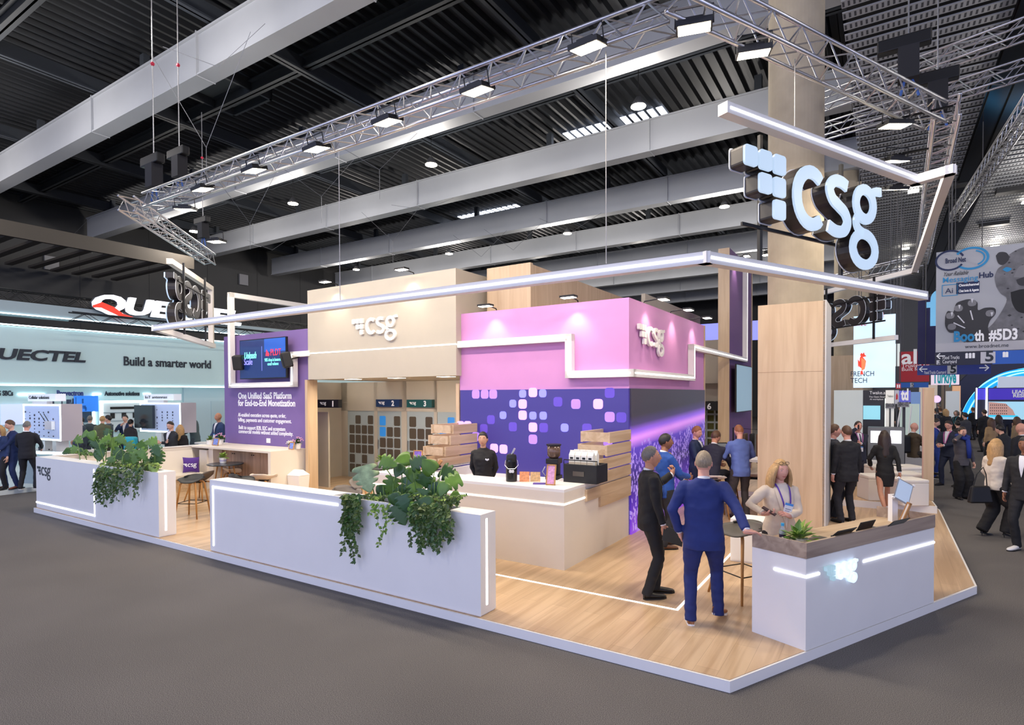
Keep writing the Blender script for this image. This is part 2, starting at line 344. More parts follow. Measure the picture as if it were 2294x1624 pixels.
MB().box(-1.2,1.2,-1.2,-1.1,0,.4).box(-1.2,1.2,1.1,1.2,0,.4).box(-1.2,-1.1,-1.2,1.2,0,.4).box(1.1,1.2,-1.2,1.2,0,.4).build('frame',DARKST,sk); MB().box(-1.1,.9,-1.1,1.1,.3,.33).build('lid',mat('hatch_grey',(70,76,80),.6),sk); MB().box(.92,1.1,-.5,.3,.3,.32).build('daylight_gap',glow('skylight_glow',(225,235,255),3),sk)
# ================================================================ THE STAND
t=bthing('stand_platform','raised oak floored stand platform with white edge','platform',0,0)
pl=[(-15.6,5.06),(-1.08,5.06),(.98,9.22),(.97,14.9),(-.2,20.8),(-2.2,23),(-15.6,23)]
MB().prism(pl,.0,.098).build('white_edge',WHITE,t)
import copy as _c
pin=[(-15.58,5.08),(-1.09,5.08),(.955,9.225),(.945,14.9),(-.22,20.8),(-2.2,22.98),(-15.58,22.98)]
MB().prism(pin,.098,HP).build('oak_flooring',FLOORW,t)
mb=MB(); mb.box(-4.6,-1.925,6.415,6.445,HP-.002,HP+.004).box(-1.955,-1.925,6.43,10.6,HP-.002,HP+.004); mb.build('floor_light_line',LEDW,t)
# raised step at the back right
t=bthing('raised_step','raised oak seating step with a white front edge','platform',0,0)
a=uvz(onz(1972,1137,.25));b=uvz(onz(2106,1148,.25))
MB().prism([(-3.2,14.3),(b[0],14.35),(b[0]-.15,17.6),(-.6,20.5),(-3.2,20.5)],HP,.245).build('white_edge',WHITE,t)
MB().prism([(-3.2,14.33),(b[0]-.03,14.38),(b[0]-.18,17.58),(-.62,20.4),(-3.2,20.4)],.245,.252).build('oak_flooring',FLOORW,t)
# planters with light lines
def planter(u0,u1,label,lines,endline,logo_at=None,soil=(0,0)):
    t=bthing('planter_wall',label,'planter',u0,5.1,HP); L=u1-u0; hT=1.107
    mb=MB(); s0,s1=soil
    mb.box(0,L,0,.03,.012,hT).box(0,L,.26,.29,.012,hT).box(0,.03,.03,.26,.012,hT).box(L-.03,L,.03,.26,.012,hT)
    mb.box(.03,s0,.03,.26,hT-.03,hT).box(s1,L-.03,.03,.26,hT-.03,hT).box(.01,L-.01,.01,.28,0,.012)
    mb.build('body',WHITE,t)
    MB().box(s0,s1,.03,.26,hT-.2,hT-.05).build('soil',mat('soil',(58,44,34),.95,noise_amt=.3,noise_scale=30),t)
    m=MB()
    for (x0,z0,x1,z1) in lines: m.obox((x0,-.003,z0),(x1,-.003,z1),.008,.028,up=(0,-1,0) if False else ((0,0,1) if abs(z1-z0)<.01 else (1,0,0)),ext=.014)
    m.build('front_light_line',LED,t)
    if endline: MB().box(L-.001,L+.004,.1,.13,.1,1.05).build('end_light_line',LEDW,t)
    return t
pr=planter(-8.85,-3.67,'long white planter wall in front of the coffee counter, full of monstera and ivy',[(.09,1.0,2.92,1.0),(.09,.1,.09,1.0)],True,soil=(2.8,4.72))
l=planter(-15.56,-10.4,'long white planter wall on the left with dark logo and trailing ivy',[(0,.12,2.77,.12),(2.77,.12,2.77,1.0)],True,soil=(2.9,4.85))
logo_part(l,.19,.006,.07,.72,mat('navy_letter',(26,30,48),.4))
# coffee counter
t=bthing('coffee_counter','white coffee bar counter with a light line and boarded ends','counter',-7.33,7.07,HP)
W_=3.65; D=2.4; Hc=1.105
MB().box(0,W_,0,.04,.0,Hc-.04).box(W_-.04,W_,.04,D,0,Hc-.04).box(0,.04,.04,D,0,Hc-.04).build('front_panel',CREAM,t)
MB().box(0,W_,0,.55,Hc-.04,Hc).box(W_-.5,W_,.55,D,Hc-.04,Hc).box(0,.5,.55,D,Hc-.04,Hc).build('worktop',WHITE,t)
MB().box(.5,W_-.5,.5,.54,0,Hc-.06).box(W_-.54,W_-.5,.54,D,0,Hc-.06).box(.5,.54,.54,D,0,Hc-.06).build('inner_panel',WHITE,t)
MB().box(0,W_+.003,-.006,0,.892,.915).box(W_,W_+.006,0,D,.892,.915).build('light_line',LEDW,t)
t=bthing('back_counter','low white shelf counter behind the barista','counter',-6.8,8.95,HP); MB().box(0,2.6,0,.5,.84,.88).build('worktop',WHITE,t); MB().box(0,2.6,.06,.1,0,.84).build('front_panel',CREAM,t)
rows=[(1.91,1364),(1.712,1358),(1.515,1349),(1.318,1339),(1.122,1313)]
t=bthing('slatted_board_screen','stepped oak boards rising at the right end of the coffee counter','screen',-3.68,9.47,0)
for i,(zt,x) in enumerate(rows):
    v0=onu(x,(884+(2.5-zt)*131),-3.66)[1]-9.47
    if i==4: v0=onu(1313,1095,-3.66)[1]-9.47
    MB().box(-.0,.035,v0,0,zt-.172,zt).box(-.5,-.46,v0+.06,0,zt-.172,zt).box(-.46,0,v0+.05,v0+.09,zt-.16,zt-.01).build('board',OAKH,t)
v0=onu(1343.6,1125,-3.66)[1]-9.47
MB().box(0,.035,v0,0,.79,.955).build('board',OAKH,t)
t=bthing('slatted_board_screen','stepped oak boards rising at the left end of the coffee counter','screen',-7.33,9.4,0)
for i,(x,zt) in enumerate(((965.6,1.95),(958.9,1.75),(947.3,1.55),(931.7,1.35))):
    v0=onu(x,955,-7.33)[1]-9.4
    MB().box(0,.035,v0,0,zt-.172,zt).box(.46,.5,v0+.06,0,zt-.172,zt).box(.0,.46,v0+.02,v0+.05,zt-.16,zt-.01).build('board',OAKH,t)
# pink block with video walls
t=bthing('pink_block','pink upper wall block standing over the video walls','partition',-3.68,9.47)
MB().box(-3.63,0,0,.12,2.617,4.16).box(-.12,0,.12,4.86,2.617,4.16).build('pink_fascia',PINK,t)
MB().box(-3.6,-.02,.05,.3,0,2.6).box(-.3,-.02,.3,4.8,0,2.6).build('core',BLK,t)
MB().box(-.05,.02,4.86,4.94,0,4.16).build('oak_edge',OAK,t); MB().box(-3.72,-3.64,-.02,.1,0,2.75).build('oak_edge',OAK,t)
MB().box(-3.63,.004,-.004,0,2.61,2.66).box(0,.004,0,4.86,2.61,2.66).build('lower_ledge',PINK,t)
lg=bthing('wall_logo','white relief letters with six squares on the pink side wall','sign',-3.66,9.47,0,rot=PI/2)
q0=onu(1428,742,-3.65); hcl=(onu(1455,737,-3.65)[2]-onu(1455,775,-3.65)[2])*.95
logo_part(lg,.36,.05,q0[1]-9.47,onu(1450,775,-3.65)[2],WHITE,sx=1.05)
VB=mat('video_indigo',(50,42,100),.35,emit=(70,60,148),es=.62)
B1=glow('video_pink',(226,160,245),.9);B2=glow('video_blue',(125,125,245),.9);B3=mat('video_faint',(88,66,170),.35,emit=(88,66,180),es=.6);B4=glow('video_lilac',(160,118,232),.85)
t=bthing('video_wall','indigo video wall with glowing rounded dots behind the coffee bar','screen',-7.28,9.47)
MB().box(0,3.6,-.03,.04,HP,2.61).build('panel',VB,t)
dots=[(1066,883,3),(1086,883,3),(1105,883,3),(1171,882,1),(1194,879,0),(1216,881,1),(1149,904,1),(1171,905,0),(1290,905,3),(1340,905,0),(1127,930,1),(1171,930,0),(1194,931,1),(1217,931,1),(1366,934,3),(1392,935,2),(1032,953,0),(1048,953,0),(1084,960,2),(1149,956,2),(1194,957,0),(1218,958,2),(1265,958,1),(1315,960,2),(1066,978,3),(1194,984,3),(1107,1004,0),(1128,1006,0),(1310,1018,2),(1340,1042,3),(1361,987,3),(1366,880,2),(1330,1040,2),(1250,900,2),(1100,940,2)]
mb=MB(); mm=[B1,B2,B3,B4]
for x,y,k in dots:
    q=onv(x,y,9.44); s=.088 if k!=1 else .075; mb.mi=k; mb.plate(rrect(q[0]+7.28-s*1.05,q[0]+7.28+s*1.05,q[2]-s,q[2]+s,.05,3),-.034,-.031)
mb.build('glowing_dots',mm,t)
def citymat():
    m=bpy.data.materials.new('city_video'); m.use_nodes=True; nt=m.node_tree; b=nt.nodes['Principled BSDF']; L=nt.links.new
    tc=nt.nodes.new('ShaderNodeTexCoord'); sx=nt.nodes.new('ShaderNodeSeparateXYZ'); L(tc.outputs['Object'],sx.inputs[0])
    def M(op,a,bv,c=None):
        q=nt.nodes.new('ShaderNodeMath'); q.operation=op
        for i,z in enumerate((a,bv,c)):
            if z is None: continue
            if isinstance(z,(int,float)): q.inputs[i].default_value=z
            else: L(z,q.inputs[i])
        return q.outputs[0]
    # horizon of the picture curves gently: height - .06*x
    hz=M('SUBTRACT',sx.outputs[2],M('MULTIPLY',sx.outputs[0],.05))
    r=nt.nodes.new('ShaderNodeValToRGB'); L(M('DIVIDE',hz,2.6),r.inputs[0]); e=r.color_ramp.elements
    e[0].position=0; e[0].color=(*srgb(150,80,235),1); e[1].position=1; e[1].color=(*srgb(56,50,60),1)
    for p,c in((.2,(92,50,190)),(.4,(60,46,120)),(.6,(96,70,190)),(.67,(225,150,250)),(.71,(150,100,235)),(.76,(70,56,110)),(.82,(52,46,60))):
        k=e.new(p); k.color=(*srgb(*c),1)
    mp=nt.nodes.new('ShaderNodeMapping'); mp.inputs['Scale'].default_value=(26,1,15); L(tc.outputs['Object'],mp.inputs[0])
    v=nt.nodes.new('ShaderNodeTexVoronoi'); v.distance='CHEBYCHEV'; v.inputs['Scale'].default_value=1.; L(mp.outputs[0],v.inputs['Vector'])
    nz=nt.nodes.new('ShaderNodeTexNoise'); nz.inputs['Scale'].default_value=2.5; nz.inputs['Detail'].default_value=6; L(tc.outputs['Object'],nz.inputs[0])
    s=M('MULTIPLY',M('GREATER_THAN',M('MULTIPLY',v.outputs['Color'],nz.outputs[0]),.34),M('LESS_THAN',hz,1.66))
    lt=nt.nodes.new('ShaderNodeMix'); lt.data_type='RGBA'; L(s,lt.inputs[0]); L(r.outputs[0],lt.inputs[6]); lt.inputs[7].default_value=(*srgb(176,150,240),1)
    L(lt.outputs[2],b.inputs['Base Color']);L(lt.outputs[2],b.inputs['Emission Color']); b.inputs['Emission Strength'].default_value=.5; b.inputs['Roughness'].default_value=.35
    return m
t=bthing('video_wall','video wall showing a violet glowing city at night','screen',-3.68,9.5,rot=PI/2)
MB().box(0,4.83,-.03,.04,HP,2.61).build('panel',citymat(),t)
# tower with logo
t=bthing('beige_tower','tall beige block with white relief letters over the meeting rooms','partition',-11.82,9.3)
MB().box(0,4.55,0,.15,2.905,5.06).box(4.4,4.55,.15,1.3,2.905,5.06).box(0,.15,.15,1.3,2.905,5.06).box(.15,4.4,.15,1.3,2.905,2.95).box(-.1,4.6,1.3,2.9,2.905,2.95).build('body',BEIGE,t)
MB().box(0,4.556,-.006,0,3.525,3.55).build('light_line',LEDW,t)
m=MB()
for x in(782,880,991): q=onv(x,848,9.3+.35); m.box(q[0]+11.82-.16,q[0]+11.82+.16,.35,.6,2.9,2.907)
m.build('downlight_panels',glow('downlight_face',(255,246,230),12),t)
for x in(782,880,991): q=onv(x,848,9.65); lamp('soffit_downlight','AREA',W(q[0],9.8,2.88),38,WARM,.25,target=W(q[0],10.6,0))
lg=bthing('wall_logo','large white relief letters with six squares on the beige tower','sign',-11.82,9.3)
q=onv(790,716,9.28); q2=onv(865,745,9.28)
logo_part(lg,.375,.05,q[0]+11.82,q[2]-.375,WHITE,sx=1.0)
t=bthing('oak_core','oak clad upper block behind the pink wall','partition',-7.1,10.15)
MB().box(0,1.07,0,.1,2.9,5.18).box(.97,1.07,.1,7,2.9,5.15).build('body',OAK,t)
bsingle(MB().box(-5.3,-5.2,14.5,19.8,2.9,5.1),'beige_upper_wall',BEIGE,'beige upper wall standing behind the pink block','partition')
# meeting rooms
t=bthing('oak_post','oak post at the left edge of the meeting room entrance','post',-11.95,9.3)
MB().box(0,.09,0,.3,HP,2.9).build('body',OAK,t)
t=bthing('meeting_room_wall','beige meeting room wall with door openings','partition',0,0)
vb=12.
ul=onv(765,930,vb)[0]; 
m=MB(); zd=2.07
doors=[(778,838,'lattice_window'),(845,899,'d2'),(911,972,'d3'),(979,1035,'w4')]
xs=[onv(x,925,vb)[0] for x in(778,838,845,899,911,972,979,1040)]
edges=[ul]+xs+[-6.6]
for i in range(0,len(edges),2): m.box(edges[i],edges[i+1],vb,vb+.1,HP,2.9)
m.box(ul,-6.6,vb,vb+.1,zd,2.9)
m.box(ul-.1,ul,10.35,vb+.1,HP,2.9)
dl0,dl1=onv(712,920,10.35)[0],onv(739,920,10.35)[0]
m.box(dl0-.3,ul,10.3,10.35,2.08,2.9).box(onv(739,1000,10.35)[0],ul,10.3,10.35,HP,2.08)
m.build('body',BEIGE,t)
FROST=mat('frosted_film',(158,170,172),.5); GL=mat('dark_glass',(84,76,66),.06,spec=.8); GB=glow('blue_reflection',(40,120,190),.5)
def lattice(u0,u1,lab,v,missing,blue=()):
    t=bthing('glass_door',lab,'door',u0,v+.02,HP); Wd=u1-u0; MB().box(0,Wd,0,.02,0,zd-HP).build('glass_leaf',FROST,t)
    m=MB();m2=MB()
    nc=4 if Wd>.65*1.0 and 'window' in lab else 3; s=Wd/(nc+.35)
    for r in range(8):
        for c in range(nc):
            if (r,c) in missing: continue
            x=.18*s+c*s+.0; z=zd-HP-.1-(r+1)*s*1.12
            if z<.05: continue
            (m2 if (r,c) in blue else m).plate(rrect(x+.1*s,x+.95*s,z,z+s*.98,.12*s,2),-.004,-.001)
    m.build('clear_squares',GL,t)
    if m2.v: m2.build('blue_lit_squares',GB,t)
    return t
lattice(xs[0],xs[1],'frosted glass window with dark squares left of door 2',vb,{(0,0),(0,2),(4,1),(4,3)})
d=lattice(xs[2],xs[3],'frosted glass door under the sign with number 2',vb,{(0,1),(4,0),(4,2)},{(0,0),(1,0)}); MB().box(.03,.05,-.05,-.01,.9,1.15).build('handle',ALU,d)
d=lattice(xs[4],xs[5],'frosted glass door under the sign with number 3',vb,{(0,1),(4,0)}); MB().box(.03,.05,-.05,-.01,.9,1.15).build('handle',ALU,d)
lattice(xs[6],xs[7],'frosted glass panel right of door 3',vb,{(0,0),(0,2)},{(0,1),(1,0)})
for n_,x0,x1,yt,v,cc in((1,711,758,896,10.3,(20,20,22)),(2,842,894,895.5,12.,(24,52,96)),(3,911,967,896,12.,(14,78,80))):
    a=onv(x0,yt,v-.12);b=onv(x1,yt,v-.12); t=bthing('room_sign',('black box sign with number 1 above the dark open room','blue box sign with number 2 above the middle glass door','teal box sign with number 3 above the right glass door')[n_-1],'sign',a[0],v-.12,a[2]-.2)
    wd=b[0]-a[0]; MB().box(0,wd,0,.12,0,.21).build('box',mat('sign_%d'%n_,cc,.4),t); logo_part(t,.065,.003,.1,.08,TXTW); text(t,str(n_),wd*.68,.035,.2,y=-.004,bold=.006)
# dark interior behind door 1
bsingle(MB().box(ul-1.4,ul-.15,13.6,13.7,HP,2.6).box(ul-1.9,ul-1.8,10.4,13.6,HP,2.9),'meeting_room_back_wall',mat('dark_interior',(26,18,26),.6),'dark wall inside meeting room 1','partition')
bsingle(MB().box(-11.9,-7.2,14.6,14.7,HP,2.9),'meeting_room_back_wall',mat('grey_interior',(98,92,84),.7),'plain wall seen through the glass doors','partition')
# purple wall
t=bthing('purple_wall','purple wall with white slogan lettering','partition',-15.6,9.45)
MB().box(0,3.63,0,.15,HP,4.17).build('body',PURPLE,t)
def tl(s,x0,x1,y,size,bold=0):
    a=onv(x0,y,9.44);b=onv(x1,y,9.44); text(t,s,a[0]+15.6,a[2],size,y=-.003,bold=bold,width=b[0]-a[0],depth=.003)
tl('One Unified SaaS Platform',533,652,893,.235,.006); tl('for End-to-End Monetization',533,661,909,.235,.006)
tl('AI-enabled execution across quote, order,',533,640,933,.15,.001); tl('billing, payments and customer engagement.',533,652,944,.15,.001)
tl('Built to support B2B, B2C and ecosystem',534,638,961,.15,.001); tl('commercial models without added complexity.',534,655.5,970,.15,.001)
q=onv(601,987,9.44); MB().box(q[0]+15.6-.08,q[0]+15.6+.08,-.012,0,q[2]-.06,q[2]+.06).build('socket',WHITE,t)
# LED rails
t=bthing('light_rail','white rail with light line framing the purple wall and hung screen','light rail',0,0)
a=MB();s=MB(); vf=9.33
fr=[(-11.82,vf,3.54),(-12.46,vf,3.54),(-12.46,vf,2.8),(-15.05,vf,2.8),(-15.05,vf,5.27),(-12.0,vf,4.72+.1)]
fr=[(-11.82,vf,3.54),(-12.4,vf,3.54),(-12.4,vf,2.8),(-15.05,vf,2.8),(-15.05,vf,5.27)]
rail(a,s,fr,.13,(0,-1,0),.025)
rail(a,None,[(-15.05,vf,5.27),(-15.05,vf+3.4,5.27)],.13,(1,0,0))
a.build('rail_beam',WHITE,t); s.build('light_line',LEDW,t)
t=bthing('light_rail','white rail with light line stepping across the pink block and round its corner','light rail',0,0)
a=MB();s=MB(); vf=9.40; uf=-3.61
rail(a,s,[(-7.3,vf,3.53),(-4.77,vf,3.53),(-4.77,vf,2.87),(uf,vf,2.87)],.13,(0,-1,0),.025)
rail(a,s,[(uf,vf,2.87),(uf,13.05,2.87),(uf,13.05,3.55),(uf,15.3,3.55),(uf,17.05,3.55),(uf,18.9,3.55),(uf,18.9,6.3)],.13,(1,0,0),.025)
a.build('rail_beam',WHITE,t); s.build('light_line',LEDW,t)
t=bthing('wall_screen','dark blue television reading Unleash Scale on the purple wall','television',-14.55,9.2)
a=onv(537,800,9.2);b=onv(641,800,9.2); z1=onv(590,758,9.2)[2];z0=onv(590,848,9.2)[2]; x0=a[0]+14.55;x1=b[0]+14.55
MB().box(x0,x1,0,.06,z0,z1).build('housing',BLK,t); MB().box(x0+.02,x1-.02,-.004,0,z0+.02,z1-.02).build('picture',mat('tv_blue',(26,44,96),.15,emit=(26,46,100),es=.6),t); MB().box(x0+.3,x0+.5,.06,.22,z0+.4,z0+.6).build('bracket',BLK,t)
MB().box((x0+x1)/2-.01,(x0+x1)/2+.0,-.008,-.004,z0+.2,z1-.2).build('divider_line',mat('tv_line',(130,140,230),.4,emit=(130,140,230),es=.8),t); MB().box((x0+x1)/2+.1,x1-.02,-.007,-.004,z1-.35,z1-.02).build('bright_corner',mat('tv_blue2',(30,80,170),.15,emit=(30,80,170),es=.6),t)
C1=glow('tv_cyan',(120,220,210),.9);C2=glow('tv_violet',(140,140,240),.9);C3=glow('tv_red',(214,50,80),.8); hh=(z1-z0)
o=text(t,'Unleash',x0+.2,z0+hh*.52,.24,y=-.008,m=C1,bold=.004,width=.52)
for q_ in o.data.vertices: q_.co.x+=q_.co.z*.2
text(t,'Scale',x0+.2,z0+hh*.36,.24,y=-.008,m=C2,width=.36); text(t,'PLDT',x1-.62,z0+hh*.56,.24,y=-.008,m=C3,width=.42); MB().plate([(x1-.82,z0+hh*.56),(x1-.78,z0+hh*.72),(x1-.66,z0+hh*.60),(x1-.68,z0+hh*.55)],-.008,-.005).build('flame_mark',C3,t)
text(t,'98% drop in bounced',x1-.86,z0+hh*.42,.12,y=-.008,m=C1,width=.68); text(t,'email volume',x1-.74,z0+hh*.32,.12,y=-.008,m=C1,width=.44)
for i,(x,y) in enumerate(((535,812),(643,806))):
    q=onv(x,y,9.1); s=empty('loudspeaker',('left','right')[i]+' small black loudspeaker beside the purple wall television','loudspeaker',W(q[0],q[1],q[2]),-TH+(.6 if i==0 else -.5)); s.rotation_euler.x=.25
    MB().box(-.13,.13,-.12,.1,-.19,.19).build('cabinet',BLK,s,bevel=.03); MB().box(-.1,.1,-.13,-.12,-.15,.15).build('grille',mat('grille_grey',(40,40,42),.8),s); MB().tube([(0,.1,0),(0,.3,0)],.02,6).build('bracket',BLK,s)
# purple fin wall at the back with screen
t=bthing('purple_fin_wall','tall purple fin wall with oak ends behind the seated men','partition',-3.98,17.05)
MB().box(.02,.3,.06,3.2,HP,6.6).build('purple_face',mat('deep_purple',(98,64,120),.6),t); MB().box(0,.3,0,.06,HP,6.6).box(0,.32,3.2,3.28,HP,6.6).build('oak_end',OAK,t)
t=bthing('wall_screen','portrait screen on the purple fin wall','screen',-3.6,17.6,0,rot=PI/2)
q=onu(1650,815,-3.5);q2=onu(1684,920,-3.5); h0,h1=q2[2],q[2]
MB().box(q[1]-17.6,q2[1]-17.6,-.1,-.06,h0,h1).build('housing',BLK,t); MB().box(q[1]-17.58,q2[1]-17.62,-.104,-.1,h0+.02,h1-.02).build('picture',glow('screen_greyblue',(125,150,165),.75),t)
# back alcove with sign
t=bthing('back_room_front','beige front of the rear meeting rooms with lattice glass','partition',-7,17.6)
MB().box(0,3,0,.1,2.83,4.1).box(0,3,.5,.6,2.3,2.83).build('body',BEIGE,t); MB().box(0,3,1.2,1.25,HP,2.3).build('olive_glass',mat('olive_glass',(96,96,46),.3),t)
m=MB()
for r in range(9):
    m.box(0,3,1.15,1.19,HP+.0+r*.25,HP+.06+r*.25)
for c in range(12): m.box(c*.25,c*.25+.05,1.15,1.19,HP,2.3)
m.build('lattice_film',FROST,t)
t=bthing('room_sign','black sign with white letters over the rear meeting room','sign',-5.6,18.0,2.02); MB().box(0,1.5,0,.1,0,.27).build('box',BLK,t)
logo_part(t,.09,.003,.0+.55,.1,TXTW); text(t,'6',1.08,.04,.25,y=-.004,bold=.006)
q=aty(1640,745,24); o=MB().box(-2.1,2.1,-.05,.05,-.35,.42).build('backlit_fascia',glow('lavender_glow',(130,135,240),.9),loc=q,rotz=-TH); setp(o,'lavender glowing fascia behind the purple fin wall','light box'); MB().box(-1.9,-1.7,-.03,.03,-q.z,-.35).build('fascia_post',BEIGE,o); MB().box(1.7,1.9,-.03,.03,-q.z,-.35).build('fascia_post',BEIGE,o)
# oak claddings round the columns
t=bthing('oak_cladding','square oak cladding around the nearer concrete column','column cladding',-1.99,11.59)
MB().box(0,1.1,0,.03,HP,4.14).box(0,.03,.03,1.1,HP,4.14).box(0,1.1,1.07,1.1,HP,4.14).build('boards',OAK,t); MB().box(1.07,1.12,.0,1.1,HP,4.15).build('white_side',mat('pale_side',(205,202,196),.5),t); MB().box(-.002,1.07,-.002,.0,2.9,2.906).build('joint',mat('joint_brown',(150,120,90),.7),t)
t=bthing('oak_cladding','square oak cladding around the farther concrete column','column cladding',-2.0,c2-.55)
MB().box(0,1.2,0,1.1,HP,4.14).build('boards',OAK,t)
q=aty(2060,1100,13.0)
t=bthing('oak_post','slim free-standing oak post beside the aisle','post',*uvz(onz(2068,1120,.25))[:2])
MB().box(0,.18,0,.16,.25,2.62).build('body',OAK,t); MB().box(-.02,0,0,.16,.25,2.62).build('edge_strip',mat('post_edge',(200,160,140),.5),t)
# reception
Rc=onz(1804.8,1458.6,HP);Rl=onz(1684.5,1414.7,HP);Rr=onz(2091.7,1349.3,HP)
ang=math.atan2(Rr.y-Rc.y,Rr.x-Rc.x); LEN=(Rr-Rc).length
t=empty('reception_desk','angled reception desk with oak band and glowing logo','reception desk',Rc,ang)
lv=Matrix.Rotation(-ang,3,'Z')@(Rl-Rc); lx,ly=lv.x,lv.y     # left end in desk coordinates
dp=.62
out=[(0,0),(LEN,0),(LEN,dp),(lx+.75,dp+.03),(lx+.55,ly+.12),(lx,ly)]
MB().prism([(0,0),(LEN,0),(LEN,.02),(.01,.02),(lx+.02,ly+.01),(lx,ly)],0,.865).box(LEN-.02,LEN,.02,dp,0,.865).build('white_front',WHITE,t)
m=MB(); m.prism([(-.004,-.008),(LEN+.004,-.008),(LEN+.004,.018),(.012,.018),(lx+.018,ly+.01),(lx-.006,ly-.004)],.868,1.012); m.box(LEN-.02,LEN+.004,.02,dp,.87,1.012); m.build('oak_band',GREYOAK,t)
MB().prism(out,.86,.885).build('desk_top',OAKX,t)
MB().prism([(lx+.2,ly+.1),(.3,.4),(LEN,.4),(LEN,.42),(.3,.42),(lx+.2,ly+.14)],0,.86).build('inner_panel',WHITE,t)
m=MB(); m.obox((0,-.004,.695),(.21,-.004,.695),.01,.02); m.obox((1.0*LEN*.345+.12,-.004,.695),(LEN,-.004,.695),.01,.02)
dl=Vector((lx,ly,0)); m.obox((0,-.004,.695),Vector((-.004,-.004,.695))+dl*.58,.01,.02); m.build('light_line',LED,t)
logo_part(t,.155,.035,.265,.60,glow('desk_logo_glow',(215,236,255),.9),y=-.012,sx=.93,sq=mat('desk_square_glow',(120,140,150),.5,emit=(190,225,240),es=.55))
lamp('desk_logo_halo','POINT',t.matrix_world@Vector((0,0,0)) if False else Rc+Matrix.Rotation(ang,3,'Z')@Vector((.47,-.06,.68)),.35,(.65,.85,1),.05)
# ================================================================ hanging light ring, trusses
zl,zu=3.98,5.66
t=bthing('hanging_light_ring','lower white light beam hanging across the front of the stand','light beam',0,0,group=None)
def outer(p,q): d=Vector((q[0]-p[0],q[1]-p[1],0)).normalized(); return (d.y,-d.x,0)
def ring(t,pts,w=.125):
    a=MB();s=MB(); P=[Vector(p) for p in pts]
    rail(a,s,pts,w,[outer(P[i],P[i+1]) for i in range(len(P)-1)],.028)
    a.build('beam',WHITE,t); s.build('light_line',LED,t)
ring(t,[(-16.5,9.66,zl),(-13.27,6.5,zl),(-1.65,6.5,zl),(.46,10.8,zl)])
t=bthing('hanging_light_ring','lower back white beam hanging behind the columns','light beam',0,0); ring(t,[(.2,18.4,zl),(-1.95,20.6,zl)])
t=bthing('hanging_light_ring','upper white light beam bending above the big glowing letters','light beam',0,0); ring(t,[(-1.50,6.80,zu),(.36,10.56,zu),(.76,10.36,zu),(.62,18.25,zu),(-1.75,20.75,zu)])
t=bthing('hanging_light_ring','upper left white beam bracket holding the left sign','light beam',0,0)
a=MB(); rail(a,None,[(-14.1,7.25,zu),(-16.6,9.67,zu),(-16.6,9.67,zl)],.13,(.7,.7,0)); a.build('beam',CREAM,t)
def csg_sign(p0,p1,zb,ztop,h,x0,zbase,lab,facing=1,sq_first=True):
    d=Vector(W(p1[0],p1[1]))-Vector(W(p0[0],p0[1])); a=math.atan2(d.y,d.x)
    t=empty('hanging_logo_sign',lab,'sign',W(p0[0],p0[1],0),a); Lg=d.length
    face=mat('sign_face',(110,120,135),.25,emit=(200,224,250),es=.82); edge=mat('sign_return',(34,30,30),.4)
    A=MB();Q=MB();logo((A,Q),h,-.03,.0,x0,zbase); A.build('letter_faces',face,t); Q.build('square_faces',face,t)
    A=MB();Q=MB();logo((A,Q),h,.0,.17,x0,zbase,grow=.004); A.build('letter_returns',edge,t); Q.build('square_returns',edge,t)
    A=MB();Q=MB();logo((A,Q),h,.17,.18,x0,zbase,grow=.02); A.build('letter_back_rim',mat('rim_white',(220,225,230),.4),t); Q.build('square_back_rim',mat('rim_white',(220,225,230),.4),t)
    A=MB();Q=MB();logo((A,Q),h,.179,.19,x0,zbase,grow=.008); A.build('letter_backs',edge,t); Q.build('square_backs',edge,t)
    m=MB()
    for x in (x0+.75*h,x0+2.95*h): m.box(x-.025,x+.025,.19,.23,zb,ztop)
    for z in (zbase+.85*h,zbase-.02*h): m.box(x0+.3*h,x0+3.4*h,.185,.21,z-.02,z+.02)
    m.build('black_frame',BLACK,t); return t
csg_sign((-1.65,6.5),(.46,10.8),zl,zu,.80,.62,4.55,'big glowing letters and six squares between the right beams')
csg_sign((-16.5,9.66),(-13.27,6.5),zl,zu,.80,.95,4.50,'left letter sign seen from behind as dark letters in a frame')
csg_sign((.2,18.4),(-1.95,20.6),zl-.0,zu,.80,-.15,4.45,'rear letter sign seen reversed behind the oak cladding')
def truss(p,q,z,lab,w=.3,bay=.5,cat='truss',m=None,base=(0,0)):
    t=bthing('lighting_truss',lab,cat,p[0],p[1],z); m=m or ALU
    d=Vector((q[0]-p[0],q[1]-p[1],0)); Ln=d.length; d.normalize(); s=Vector((-d.y,d.x,0)); h=w/2; up=Vector((0,0,1))
    for i,j in((-1,-1),(1,-1),(-1,1),(1,1)): MB().tube([s*h*i+up*h*j,s*h*i+up*h*j+d*Ln],.026,8).build('chord',m,t,smooth=True)
    mb=MB(); n=max(2,int(Ln/bay))
    for k in range(n):
        a=d*(Ln*k/n);b=d*(Ln*(k+.5)/n);c=d*(Ln*(k+1)/n)
        for e0,e1 in((s*h-up*h,s*h+up*h),(-s*h-up*h,-s*h+up*h),(s*h+up*h,-s*h+up*h),(s*h-up*h,-s*h-up*h)):
            mb.tube([a+e0,b+e1],.011,4);mb.tube([b+e1,c+e0],.011,4)
    mb.build('bracing',m,t); return t
ZT=6.72
truss((-13.45,6.5),(-2.0,6.5),ZT,'long aluminium truss hanging over the front of the stand')
truss((-1.85,6.1),(.62,11.0),ZT,'aluminium truss angling back over the big right sign')
truss((.75,10.75),(.95,22.5),ZT,'aluminium truss running back along the aisle side')
truss((-13.6,6.1),(-17.1,9.95),ZT-.1,'short aluminium truss angled over the left sign')
truss((.9,22.6),(-2.5,25.5),ZT,'far aluminium truss closing the ring behind the columns')
